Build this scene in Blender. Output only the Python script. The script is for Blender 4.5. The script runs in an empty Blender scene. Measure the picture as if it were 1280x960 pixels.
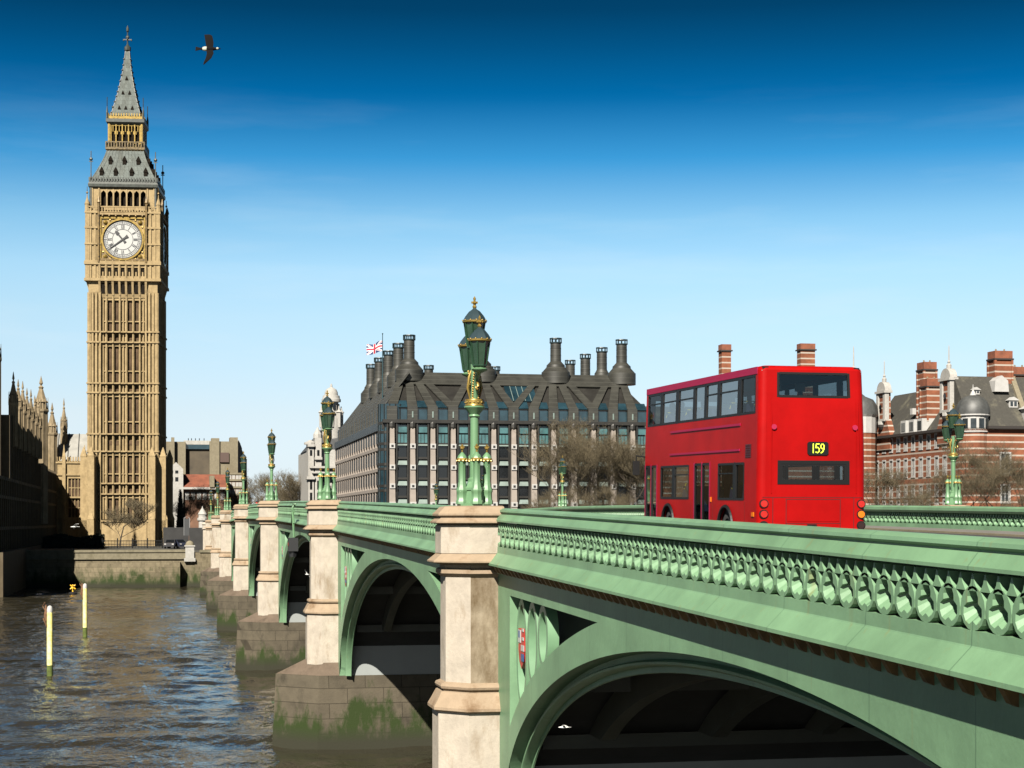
import bpy, bmesh, math, random
from math import sin, cos, pi, radians, sqrt, atan2, tan, degrees
from mathutils import Vector, Matrix
random.seed(7)
scene = bpy.context.scene
COL = scene.collection

# ------------------------------------------------------------------ camera
# world frame: +Y runs along the bridge towards the far bank, +X downstream, z = 0 is the river
FPX, PX0, HZ = 2150.0, 640.0, 652.5        # focal length, principal column and horizon row in 1280-px units
EYE = 9.3
YAW = math.atan((PX0 - 205.4) / FPX)
SY, CY = sin(YAW), cos(YAW)
cam_d = bpy.data.cameras.new('camera')
cam = bpy.data.objects.new('camera', cam_d)
COL.objects.link(cam)
cam.location = (0, 0, EYE)
cam.rotation_euler = (pi / 2, 0, -YAW)
cam_d.sensor_width = 36
cam_d.lens = FPX / 1280 * 36
cam_d.shift_y = (HZ - 480) / 1280
cam_d.clip_start = .5
cam_d.clip_end = 9000
scene.camera = cam

# ------------------------------------------------------------------ light
SUN_E, SUN_A = radians(39), radians(27.5)      # elevation; azimuth from -Y towards -X
S = Vector((-sin(SUN_A) * cos(SUN_E), -cos(SUN_A) * cos(SUN_E), sin(SUN_E)))
sd = bpy.data.lights.new('sun', 'SUN')
sd.energy = 5.0
sd.angle = radians(.5)
sd.color = (1.0, .93, .82)
so = bpy.data.objects.new('sun', sd)
COL.objects.link(so)
so.rotation_euler = (-S).to_track_quat('-Z', 'Y').to_euler()
so.location = (-60, -60, 120)

world = bpy.data.worlds.new('World')
scene.world = world
world.use_nodes = True
wt = world.node_tree
wt.nodes.clear()
def wn(t, **k):
    n = wt.nodes.new(t)
    for a, b in k.items(): setattr(n, a, b)
    return n
sky = wn('ShaderNodeTexSky', sky_type='NISHITA', sun_disc=False, sun_elevation=SUN_E, sun_rotation=pi + SUN_A,
         altitude=0, air_density=1.0, dust_density=.3, ozone_density=3.0)
tc = wn('ShaderNodeTexCoord')
sep = wn('ShaderNodeSeparateXYZ')
wt.links.new(tc.outputs['Generated'], sep.inputs[0])
ramp = wn('ShaderNodeValToRGB')
wt.links.new(sep.outputs['Z'], ramp.inputs[0])
SKY_STOPS = [(0.0, (0.6188, 0.7082, 0.964)), (0.03, (0.5706, 0.5959, 0.7562)), (0.061, (0.6603, 0.6226, 0.6747)), (0.117, (0.7225, 0.7279, 0.6986)), (0.144, (0.6857, 0.7581, 0.7275)), (0.171, (0.4814, 0.674, 0.6888)), (0.206, (0.0983, 0.4314, 0.5827)), (0.24, (0.0017, 0.2154, 0.3628)), (0.266, (0.0017, 0.1402, 0.2325)), (0.286, (0.0017, 0.0918, 0.1483)), (0.4, (0.0036, 0.0353, 0.0707)), (1.0, (0.0071, 0.0353, 0.0707))]
SKY_DIV = 2.0
el = ramp.color_ramp.elements
while len(el) < len(SKY_STOPS): el.new(.5)
for e, (p, c) in zip(el, SKY_STOPS):
    e.position = p
    e.color = (c[0] / SKY_DIV, c[1] / SKY_DIV, c[2] / SKY_DIV, 1)
# thin high cirrus
mp = wn('ShaderNodeMapping'); mp.inputs['Scale'].default_value = (2.2, 2.2, 16)
mp.inputs['Rotation'].default_value = (radians(6), radians(-7), 0)
wt.links.new(tc.outputs['Generated'], mp.inputs[0])
nz = wn('ShaderNodeTexNoise'); nz.inputs['Scale'].default_value = 2.6; nz.inputs['Detail'].default_value = 7; nz.inputs['Roughness'].default_value = .55
wt.links.new(mp.outputs[0], nz.inputs[0])
mr = wn('ShaderNodeMapRange'); mr.inputs[1].default_value = .50; mr.inputs[2].default_value = .86; mr.inputs[3].default_value = 0; mr.inputs[4].default_value = .55
wt.links.new(nz.outputs[0], mr.inputs[0])
lowband = wn('ShaderNodeMapRange'); lowband.inputs[1].default_value = .25; lowband.inputs[2].default_value = .06; lowband.inputs[3].default_value = 0; lowband.inputs[4].default_value = 1
wt.links.new(sep.outputs['Z'], lowband.inputs[0])
cm = wn('ShaderNodeMath', operation='MULTIPLY'); wt.links.new(mr.outputs[0], cm.inputs[0]); wt.links.new(lowband.outputs[0], cm.inputs[1])
mul = wn('ShaderNodeMix', data_type='RGBA', blend_type='MULTIPLY'); mul.inputs[0].default_value = 1.0
wt.links.new(sky.outputs[0], mul.inputs[6]); wt.links.new(ramp.outputs[0], mul.inputs[7])
cl = wn('ShaderNodeMix', data_type='RGBA', blend_type='MIX'); cl.inputs[7].default_value = (2.13, 2.48, 2.66, 1)
wt.links.new(cm.outputs[0], cl.inputs[0]); wt.links.new(mul.outputs[2], cl.inputs[6])
bg = wn('ShaderNodeBackground'); bg.inputs['Strength'].default_value = .1
wo = wn('ShaderNodeOutputWorld')
wt.links.new(cl.outputs[2], bg.inputs[0]); wt.links.new(bg.outputs[0], wo.inputs[0])

vs = scene.view_settings
vs.view_transform = 'Standard'
vs.look = 'None'
vs.exposure = 1.85
vs.gamma = 1.0
vs.use_curve_mapping = False
scene.render.engine = 'CYCLES'
try:
    scene.cycles.max_bounces = 6
    scene.cycles.diffuse_bounces = 2
    scene.cycles.glossy_bounces = 3
    scene.cycles.transparent_max_bounces = 12
    scene.cycles.use_denoising = True
except Exception:
    pass

# ------------------------------------------------------------------ helpers
def W(px, d, dx=0.0):
    """ground-plan point seen in column px at depth d"""
    k = (px - PX0) / FPX
    return (d * (k * CY + SY), d * (CY - k * SY))
def WY(px, y):
    """X of the point in column px lying on the plane Y = y"""
    return y * tan(math.atan((px - PX0) / FPX) + YAW)
def ZP(py, d): return EYE + (HZ - py) * d / FPX
def DEP(x, y): return x * SY + y * CY

MATS = {}
ALB = .268          # scales base colours down against the raised exposure, for deeper shade
def mat(name, c, rough=.7, metal=0.0, var=.0, vscale=1.0, bump=0.0, bscale=20.0, c2=None, stretch=(1, 1, 1), spec=.4, sel=(.35, .65), emit=None, coat=0):
    """procedural material: two tones mixed by noise in object space, with an optional bump"""
    if name in MATS: return MATS[name]
    if not emit: c = tuple(v * ALB for v in c); c2 = tuple(v * ALB for v in c2) if c2 else None
    m = bpy.data.materials.new(name); m.use_nodes = True
    t = m.node_tree; b = t.nodes['Principled BSDF']
    b.inputs['Roughness'].default_value = rough
    b.inputs['Metallic'].default_value = metal
    b.inputs['Specular IOR Level'].default_value = spec
    if coat: b.inputs['Coat Weight'].default_value = coat
    b.inputs['Base Color'].default_value = (*c, 1)
    def nd(k): return t.nodes.new(k)
    co = nd('ShaderNodeTexCoord'); mpn = nd('ShaderNodeMapping'); mpn.inputs['Scale'].default_value = stretch
    t.links.new(co.outputs['Object'], mpn.inputs[0])
    if var > 0 or c2:
        n = nd('ShaderNodeTexNoise'); n.inputs['Scale'].default_value = vscale; n.inputs['Detail'].default_value = 6; n.inputs['Roughness'].default_value = .62
        t.links.new(mpn.outputs[0], n.inputs[0])
        r = nd('ShaderNodeMapRange'); r.inputs[1].default_value = sel[0]; r.inputs[2].default_value = sel[1]
        t.links.new(n.outputs[0], r.inputs[0])
        mx = nd('ShaderNodeMix'); mx.data_type = 'RGBA'
        if c2 is None:
            mx.inputs[6].default_value = (*[v * (1 - var) for v in c], 1)
            mx.inputs[7].default_value = (*[min(1, v * (1 + var)) for v in c], 1)
        else:
            mx.inputs[6].default_value = (*c, 1); mx.inputs[7].default_value = (*c2, 1)
        t.links.new(r.outputs[0], mx.inputs[0])
        t.links.new(mx.outputs[2], b.inputs['Base Color'])
    if bump > 0:
        n2 = nd('ShaderNodeTexNoise'); n2.inputs['Scale'].default_value = bscale; n2.inputs['Detail'].default_value = 4
        t.links.new(mpn.outputs[0], n2.inputs[0])
        bp = nd('ShaderNodeBump'); bp.inputs['Strength'].default_value = bump; bp.inputs['Distance'].default_value = .03
        t.links.new(n2.outputs[0], bp.inputs['Height']); t.links.new(bp.outputs[0], b.inputs['Normal'])
    if emit:
        b.inputs['Emission Color'].default_value = (*emit[0], 1); b.inputs['Emission Strength'].default_value = emit[1]
    MATS[name] = m
    return m

class MB:
    """collects polygons, then links them as one mesh object"""
    def __init__(s): s.v = []; s.f = []; s.mi = []; s.cm = 0
    def V(s, p): s.v.append(tuple(p)); return len(s.v) - 1
    def F(s, *ids): s.f.append(ids); s.mi.append(s.cm)
    def poly(s, pts): s.F(*[s.V(p) for p in pts])
    def box(s, x0, x1, y0, y1, z0, z1, skip=''):
        a = [s.V((x, y, z)) for z in (z0, z1) for y in (y0, y1) for x in (x0, x1)]
        if 'b' not in skip: s.F(a[0], a[2], a[3], a[1])
        if 't' not in skip: s.F(a[4], a[5], a[7], a[6])
        s.F(a[0], a[1], a[5], a[4]); s.F(a[3], a[2], a[6], a[7]); s.F(a[2], a[0], a[4], a[6]); s.F(a[1], a[3], a[7], a[5])
        return s
    def hexa(s, lo, hi):
        """lo, hi: four corners each (counter-clockwise seen from above)"""
        a = [s.V(p) for p in lo]; b = [s.V(p) for p in hi]
        s.F(*a[::-1]); s.F(*b)
        for i in range(4): j = (i + 1) % 4; s.F(a[i], a[j], b[j], b[i])
        return s
    def loft(s, rings, cap=True, close=True):
        """rings: equal-length lists of points"""
        ids = [[s.V(p) for p in r] for r in rings]
        n = len(ids[0])
        for a, b in zip(ids, ids[1:]):
            for i in range(n if close else n - 1):
                j = (i + 1) % n; s.F(a[i], a[j], b[j], b[i])
        if cap and close: s.F(*ids[0][::-1]); s.F(*ids[-1])
        return s
    def lathe(s, prof, n=12, c=(0, 0, 0), rot=0.0, sx=1, sy=1):
        rings = []
        for r, z in prof:
            r = max(r, 1e-4)
            rings.append([(c[0] + sx * r * cos(rot + 2 * pi * i / n), c[1] + sy * r * sin(rot + 2 * pi * i / n), c[2] + z) for i in range(n)])
        return s.loft(rings)
    def tube(s, pts, rad, n=6, cap=True):
        pts = [Vector(p) for p in pts]
        if not isinstance(rad, (list, tuple)): rad = [rad] * len(pts)
        rings = []; ref = None
        for i, p in enumerate(pts):
            d = (pts[min(i + 1, len(pts) - 1)] - pts[max(i - 1, 0)])
            d = d.normalized() if d.length > 1e-9 else Vector((0, 0, 1))
            if ref is None: ref = Vector((1, 0, 0)) if abs(d.x) < .8 else Vector((0, 1, 0))
            u = d.cross(ref).normalized(); w = d.cross(u).normalized(); ref = -d.cross(u) if False else ref
            rings.append([p + (u * cos(2 * pi * k / n) + w * sin(2 * pi * k / n)) * rad[i] for k in range(n)])
        return s.loft(rings, cap)
    def ball(s, c, r, n=8, m=6, sx=1, sy=1, sz=1):
        prof = [(r * sin(pi * k / m), -r * cos(pi * k / m)) for k in range(m + 1)]
        rings = [[(c[0] + sx * max(a, 1e-4) * cos(2 * pi * i / n), c[1] + sy * max(a, 1e-4) * sin(2 * pi * i / n), c[2] + sz * z) for i in range(n)] for a, z in prof]
        return s.loft(rings)
    def holed(s, u0, u1, v0, v1, holes, place, th=.1):
        """flat wall of thickness th with rectangular holes; place(u, v, d) -> point, d = depth behind the face"""
        us = sorted({u0, u1, *[h[0] for h in holes], *[h[1] for h in holes]}); us = [u for u in us if u0 <= u <= u1]
        vv = sorted({v0, v1, *[h[2] for h in holes], *[h[3] for h in holes]}); vv = [v for v in vv if v0 <= v <= v1]
        def solid(i, j):
            if i < 0 or j < 0 or i >= len(us) - 1 or j >= len(vv) - 1: return False
            cu = (us[i] + us[i + 1]) / 2; cv = (vv[j] + vv[j + 1]) / 2
            return not any(h[0] < cu < h[1] and h[2] < cv < h[3] for h in holes)
        for i in range(len(us) - 1):
            for j in range(len(vv) - 1):
                if not solid(i, j): continue
                a, b, c, d = us[i], us[i + 1], vv[j], vv[j + 1]
                s.poly([place(a, c, 0), place(b, c, 0), place(b, d, 0), place(a, d, 0)])
                s.poly([place(a, c, th), place(a, d, th), place(b, d, th), place(b, c, th)])
                if not solid(i - 1, j): s.poly([place(a, c, 0), place(a, d, 0), place(a, d, th), place(a, c, th)])
                if not solid(i + 1, j): s.poly([place(b, c, 0), place(b, c, th), place(b, d, th), place(b, d, 0)])
                if not solid(i, j - 1): s.poly([place(a, c, 0), place(a, c, th), place(b, c, th), place(b, c, 0)])
                if not solid(i, j + 1): s.poly([place(a, d, 0), place(b, d, 0), place(b, d, th), place(a, d, th)])
        return s
    def xf(s, fn, start=0):
        s.v = s.v[:start] + [tuple(fn(*p)) for p in s.v[start:]]
        return s
    def build(s, name, m, parent=None, org=(0, 0, 0), smooth=False, fix=True):
        me = bpy.data.meshes.new(name)
        me.from_pydata([(p[0] - org[0], p[1] - org[1], p[2] - org[2]) for p in s.v], [], s.f)
        ms = m if isinstance(m, (list, tuple)) else [m]
        for q in ms: me.materials.append(q)
        if len(ms) > 1: me.polygons.foreach_set('material_index', s.mi)
        if fix:
            bm = bmesh.new(); bm.from_mesh(me)
            if len(bm.verts) < 60000: bmesh.ops.remove_doubles(bm, verts=bm.verts, dist=1e-5)
            bmesh.ops.recalc_face_normals(bm, faces=bm.faces)
            bm.to_mesh(me); bm.free()
        if smooth:
            me.polygons.foreach_set('use_smooth', [True] * len(me.polygons))
            try: me.set_sharp_from_angle(angle=radians(smooth if smooth is not True else 40))
            except Exception: pass
        me.update()
        o = bpy.data.objects.new(name, me)
        COL.objects.link(o)
        if parent: o.parent = parent
        return o

def org(p):
    """world position of a thing's base (things here that are built in world coordinates are unrotated)"""
    return tuple(p.location)
def thing(name, label, cat, loc=(0, 0, 0), rz=0.0, group=None):
    o = bpy.data.objects.new(name, None); COL.objects.link(o)
    o.empty_display_size = .5
    o.location = loc; o.rotation_euler = (0, 0, rz)
    o['label'] = label; o['category'] = cat
    if group: o['group'] = group
    return o
def tag(o, label, cat, group=None):
    o['label'] = label; o['category'] = cat
    if group: o['group'] = group
    return o
def stru(o): o['kind'] = 'structure'; return o
def inst(src, parent, loc=(0, 0, 0), rz=0.0, name=None):
    """another object on the same mesh data"""
    o = src.copy(); COL.objects.link(o); o.parent = parent; o.location = loc; o.rotation_euler = (0, 0, rz)
    return o
def dup(root, loc, rz=0.0, label=None, scale=1.0, group=None):
    r = root.copy(); COL.objects.link(r); r.location = loc; r.rotation_euler = (0, 0, rz); r.scale = (scale,) * 3
    if label: r['label'] = label
    if group: r['group'] = group
    for ch in list(root.children):
        c = ch.copy(); COL.objects.link(c); c.parent = r
        for g in list(ch.children):
            d = g.copy(); COL.objects.link(d); d.parent = c
    return r
# ------------------------------------------------------------------ materials
def green_paint(name, c, dirt):
    m = mat(name, c, rough=.46, var=.16, vscale=.7, spec=.35, bump=.12, bscale=9)
    t = m.node_tree; b = t.nodes['Principled BSDF']; src = b.inputs['Base Color'].links[0].from_socket
    co = t.nodes.new('ShaderNodeTexCoord'); mp_ = t.nodes.new('ShaderNodeMapping'); mp_.inputs['Scale'].default_value = (4.5, 4.5, .10)
    t.links.new(co.outputs['Object'], mp_.inputs[0])
    n = t.nodes.new('ShaderNodeTexNoise'); n.inputs['Scale'].default_value = 1.6; n.inputs['Detail'].default_value = 5
    t.links.new(mp_.outputs[0], n.inputs[0])
    r = t.nodes.new('ShaderNodeMapRange'); r.inputs[1].default_value = .64; r.inputs[2].default_value = .78; r.inputs[4].default_value = .55
    t.links.new(n.outputs[0], r.inputs[0])
    x = t.nodes.new('ShaderNodeMix'); x.data_type = 'RGBA'; x.inputs[7].default_value = (*[v * ALB for v in dirt], 1)
    t.links.new(r.outputs[0], x.inputs[0]); t.links.new(src, x.inputs[6]); # plate joints every few metres along the bridge
    g = t.nodes.new('ShaderNodeNewGeometry'); sp_ = t.nodes.new('ShaderNodeSeparateXYZ'); t.links.new(g.outputs['Position'], sp_.inputs[0])
    mo = t.nodes.new('ShaderNodeMath'); mo.operation = 'FLOORED_MODULO'; mo.inputs[1].default_value = 2.35; t.links.new(sp_.outputs[1], mo.inputs[0])
    ls = t.nodes.new('ShaderNodeMath'); ls.operation = 'LESS_THAN'; ls.inputs[1].default_value = .022; t.links.new(mo.outputs[0], ls.inputs[0])
    y = t.nodes.new('ShaderNodeMix'); y.data_type = 'RGBA'; y.inputs[7].default_value = (.02, .045, .025, 1)
    mf = t.nodes.new('ShaderNodeMath'); mf.operation = 'MULTIPLY'; mf.inputs[1].default_value = .45; t.links.new(ls.outputs[0], mf.inputs[0])
    t.links.new(mf.outputs[0], y.inputs[0]); t.links.new(x.outputs[2], y.inputs[6]); t.links.new(y.outputs[2], b.inputs['Base Color'])
    return m
M_GREEN = green_paint('green_bridge_paint', (.31, .56, .315), (.40, .36, .12))
M_GREEN2 = mat('green_tracery_paint', (.30, .56, .32), .4, var=.10, vscale=2.0)
M_DKGREEN = mat('dark_green_iron', (.05, .11, .075), .5, var=.3, vscale=2)
M_BRACKET = mat('rusty_gilt_bracket', (.30, .17, .05), .6, var=.4, vscale=4)
M_RIB = mat('grey_green_underside_iron', (.085, .095, .075), .6, var=.2, vscale=1)
M_SOFFIT = mat('dark_soffit_and_void_shade', (.035, .038, .036), .9, var=.3, vscale=.8)

def stone_mat(name, c, stain, amount=.8, zs=.5, block=None, sel=(.52, .68), vs_=1.1):
    m = mat(name, c, .85, var=.12, vscale=2.2, bump=.25, bscale=14, spec=.2)
    t = m.node_tree; b = t.nodes['Principled BSDF']; src = b.inputs['Base Color'].links[0].from_socket
    co = t.nodes.new('ShaderNodeTexCoord'); mp_ = t.nodes.new('ShaderNodeMapping'); mp_.inputs['Scale'].default_value = (1, 1, zs)
    t.links.new(co.outputs['Object'], mp_.inputs[0])
    n = t.nodes.new('ShaderNodeTexNoise'); n.inputs['Scale'].default_value = vs_; n.inputs['Detail'].default_value = 8; n.inputs['Roughness'].default_value = .68
    t.links.new(mp_.outputs[0], n.inputs[0])
    r = t.nodes.new('ShaderNodeMapRange'); r.inputs[1].default_value = sel[0]; r.inputs[2].default_value = sel[1]; r.inputs[4].default_value = amount
    t.links.new(n.outputs[0], r.inputs[0])
    x = t.nodes.new('ShaderNodeMix'); x.data_type = 'RGBA'; x.inputs[7].default_value = (*[v * ALB for v in stain], 1)
    t.links.new(r.outputs[0], x.inputs[0]); t.links.new(src, x.inputs[6])
    last = x.outputs[2]
    if block:
        br = t.nodes.new('ShaderNodeTexBrick'); br.inputs['Scale'].default_value = 1.0
        br.inputs['Mortar Size'].default_value = .018; br.inputs['Brick Width'].default_value = block[0]; br.inputs['Row Height'].default_value = block[1]
        br.inputs['Color1'].default_value = (1, 1, 1, 1); br.inputs['Color2'].default_value = (.78, .78, .78, 1); br.inputs['Mortar'].default_value = (.45, .44, .42, 1)
        sp_ = t.nodes.new('ShaderNodeSeparateXYZ'); cb = t.nodes.new('ShaderNodeCombineXYZ'); ad = t.nodes.new('ShaderNodeMath'); ad.operation = 'ADD'
        t.links.new(co.outputs['Object'], sp_.inputs[0]); t.links.new(sp_.outputs[0], ad.inputs[0]); t.links.new(sp_.outputs[1], ad.inputs[1])
        t.links.new(ad.outputs[0], cb.inputs[0]); t.links.new(sp_.outputs[2], cb.inputs[1]); t.links.new(cb.outputs[0], br.inputs[0])
        y = t.nodes.new('ShaderNodeMix'); y.data_type = 'RGBA'; y.blend_type = 'MULTIPLY'; y.inputs[0].default_value = 1
        t.links.new(last, y.inputs[6]); t.links.new(br.outputs[0], y.inputs[7]); last = y.outputs[2]
    t.links.new(last, b.inputs['Base Color'])
    return m
M_PIER = stone_mat('cream_pier_stone', (.80, .71, .585), (.36, .24, .12), .8, .35, None, (.54, .72), 1.3)
M_STAIN = stone_mat('weather_stained_stone', (.60, .50, .36), (.19, .125, .055), .95, .45, None, (.36, .66), 2.1)
M_CAP = stone_mat('stained_cap_stone', (.62, .47, .32), (.26, .15, .07), .85, 1.0)
M_PLINTH_DRY = stone_mat('sooty_plinth_slope', (.24, .18, .13), (.12, .09, .06), .8)
def moss_mat(name, c, stain, z_lo, z_hi, block):
    """wet quay stone; weed grows up to the tide line, breaking up at its edge"""
    m = stone_mat(name, c, stain, .75, .6, block)
    t = m.node_tree; b = t.nodes['Principled BSDF']; src = b.inputs['Base Color'].links[0].from_socket
    g = t.nodes.new('ShaderNodeNewGeometry'); sp_ = t.nodes.new('ShaderNodeSeparateXYZ'); t.links.new(g.outputs['Position'], sp_.inputs[0])
    n = t.nodes.new('ShaderNodeTexNoise'); n.inputs['Scale'].default_value = .9; n.inputs['Detail'].default_value = 8; n.inputs['Roughness'].default_value = .7
    mq = t.nodes.new('ShaderNodeMapping'); mq.inputs['Scale'].default_value = (1, 1, .45); t.links.new(g.outputs['Position'], mq.inputs[0]); t.links.new(mq.outputs[0], n.inputs[0])
    a = t.nodes.new('ShaderNodeMath'); a.operation = 'MULTIPLY_ADD'; a.inputs[1].default_value = -8.0; t.links.new(n.outputs[0], a.inputs[0]); t.links.new(sp_.outputs[2], a.inputs[2])
    r = t.nodes.new('ShaderNodeMapRange'); r.inputs[1].default_value = z_hi - 4.5; r.inputs[2].default_value = z_lo - 4.2; t.links.new(a.outputs[0], r.inputs[0])
    x = t.nodes.new('ShaderNodeMix'); x.data_type = 'RGBA'; x.inputs[7].default_value = (.011, .019, .003, 1)
    t.links.new(r.outputs[0], x.inputs[0]); t.links.new(src, x.inputs[6])
    # dark wet band by the water
    r2 = t.nodes.new('ShaderNodeMapRange'); r2.inputs[1].default_value = .9; r2.inputs[2].default_value = .25; t.links.new(sp_.outputs[2], r2.inputs[0])
    y = t.nodes.new('ShaderNodeMix'); y.data_type = 'RGBA'; y.inputs[7].default_value = (.014, .014, .008, 1)
    t.links.new(r2.outputs[0], y.inputs[0]); t.links.new(x.outputs[2], y.inputs[6]); t.links.new(y.outputs[2], b.inputs['Base Color'])
    return m
M_QUAY = moss_mat('mossy_pier_base_stone', (.19, .16, .11), (.07, .06, .04), .9, 2.1, (1.5, .62))
M_EMB = moss_mat('embankment_stone', (.36, .30, .19), (.15, .125, .07), .8, 3.1, (1.6, .7))
M_INWALL = mat('pale_painted_pier_side', (.50, .54, .53), .6, var=.06, vscale=.6)

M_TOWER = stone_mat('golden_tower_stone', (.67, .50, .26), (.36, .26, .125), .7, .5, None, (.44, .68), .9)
M_TOWER_D = stone_mat('shade_toned_tower_panel', (.30, .21, .105), (.15, .105, .055), .7, .35, None, (.45, .7), .5)  # darker tone paints shade into the panel floors between the ribs
M_SLIT = mat('leaded_glass_and_panel_shade', (.17, .11, .065), .7, var=.5, vscale=.6, spec=.08)
M_VOID = mat('opening_shade_paint', (.03, .025, .02), 1.0, spec=.02)  # near-black colour stands in for the shade inside openings
M_TROOF = stone_mat('grey_cast_iron_tiles', (.27, .31, .29), (.15, .15, .12), .55, .5, (.55, .8), (.48, .66), .5)
M_GILT = mat('gilding', (.62, .42, .10), .38, metal=.55, var=.3, vscale=3)
M_GILTDK = mat('gilded_carving', (.26, .165, .045), .5, metal=.3, var=.6, vscale=2.5)
M_BLKIRON = mat('black_iron', (.025, .027, .03), .5)
M_DIAL = mat('white_opal_dial', (.82, .83, .80), .35)
M_DIALMK = mat('dial_ironwork', (.015, .018, .03), .5)
M_PALACE = stone_mat('shade_darkened_palace_stone', (.20, .155, .095), (.10, .075, .04), .6, .4, None, (.45, .7), .4)  # darkened to paint in the deep shade of the palace walls

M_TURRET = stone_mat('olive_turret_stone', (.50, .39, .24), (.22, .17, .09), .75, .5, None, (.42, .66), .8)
M_BRONZE = mat('dark_bronze_cladding', (.058, .055, .048), .45, metal=.25, var=.25, vscale=.5)
M_ROOFBZ = None
M_PINK = mat('pinkish_facade_stone', (.55, .475, .41), .8, var=.10, vscale=.6)
M_TEAL = mat('teal_window_glass', (.10, .26, .27), .12, var=.35, vscale=.35, spec=.8)
M_TEALDK = mat('dark_teal_glass', (.03, .075, .10), .08, var=.4, vscale=.3, spec=.8)
M_SHELF = mat('grey_green_light_shelf', (.34, .44, .40), .4, var=.15, vscale=.5)
M_DARKIN = mat('dark_recess_glass', (.018, .020, .022), .15, spec=.6)
M_WHITE = mat('white_painted_trim', (.80, .79, .76), .6, var=.06, vscale=1)
M_SLATE = stone_mat('old_slate_roof', (.105, .10, .085), (.25, .235, .17), .8, 1.0, None, (.54, .68), .35)
M_LEAD = mat('grey_lead_dome', (.12, .125, .12), .55, var=.3, vscale=.8)
M_GUTTER = mat('dark_eaves_gutter', (.045, .035, .03), .7)
M_PORT = stone_mat('white_portland_stone', (.74, .72, .67), (.45, .43, .38), .5, .5, None, (.5, .72), .3)
M_CONC = stone_mat('weathered_beige_stone', (.40, .35, .24), (.24, .20, .12), .6, .4, None, (.5, .7), .12)
M_TILE = mat('red_clay_tiles', (.36, .11, .055), .8, var=.3, vscale=.6)
M_BRICKBG = mat('brown_red_brick', (.30, .15, .085), .85, var=.25, vscale=.5)
M_BARK = mat('winter_bark', (.085, .062, .038), .9, var=.25, vscale=1)
M_TWIG = mat('brown_bare_twigs', (.19, .15, .08), .9, var=.25, vscale=.4)
M_CONIFER = mat('dark_conifer_needles', (.018, .03, .014), .9, var=.4, vscale=1)

def brick_mat():
    """red brick with white stone bands at even heights, the bands part of the wall"""
    m = mat('banded_red_brick', (.40, .14, .07), .85, var=.28, vscale=.5, spec=.2)
    t = m.node_tree; b = t.nodes['Principled BSDF']; src = b.inputs['Base Color'].links[0].from_socket
    g = t.nodes.new('ShaderNodeNewGeometry'); sp_ = t.nodes.new('ShaderNodeSeparateXYZ'); t.links.new(g.outputs['Position'], sp_.inputs[0])
    mo = t.nodes.new('ShaderNodeMath'); mo.operation = 'FLOORED_MODULO'; mo.inputs[1].default_value = 1.3; t.links.new(sp_.outputs[2], mo.inputs[0])
    ls = t.nodes.new('ShaderNodeMath'); ls.operation = 'LESS_THAN'; ls.inputs[1].default_value = .32; t.links.new(mo.outputs[0], ls.inputs[0])
    x = t.nodes.new('ShaderNodeMix'); x.data_type = 'RGBA'; x.inputs[7].default_value = (.205, .18, .152, 1)
    t.links.new(ls.outputs[0], x.inputs[0]); t.links.new(src, x.inputs[6]); t.links.new(x.outputs[2], b.inputs['Base Color'])
    return m
M_BRICK = brick_mat()
M_PLAINBRICK = mat('plain_red_brick', (.38, .12, .055), .85, var=.25, vscale=.8)

def roof_bz():
    m = mat('bronze_roof_panels', (.078, .077, .064), .5, metal=.15, var=.3, vscale=.4)
    t = m.node_tree; b = t.nodes['Principled BSDF']; src = b.inputs['Base Color'].links[0].from_socket
    g = t.nodes.new('ShaderNodeNewGeometry'); sp_ = t.nodes.new('ShaderNodeSeparateXYZ'); t.links.new(g.outputs['Position'], sp_.inputs[0])
    mo = t.nodes.new('ShaderNodeMath'); mo.operation = 'FLOORED_MODULO'; mo.inputs[1].default_value = .85; t.links.new(sp_.outputs[2], mo.inputs[0])
    ls = t.nodes.new('ShaderNodeMath'); ls.operation = 'LESS_THAN'; ls.inputs[1].default_value = .13; t.links.new(mo.outputs[0], ls.inputs[0])
    x = t.nodes.new('ShaderNodeMix'); x.data_type = 'RGBA'; x.inputs[7].default_value = (.03, .03, .025, 1)
    t.links.new(ls.outputs[0], x.inputs[0]); t.links.new(src, x.inputs[6]); t.links.new(x.outputs[2], b.inputs['Base Color'])
    return m
M_ROOFBZ = roof_bz()

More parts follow.
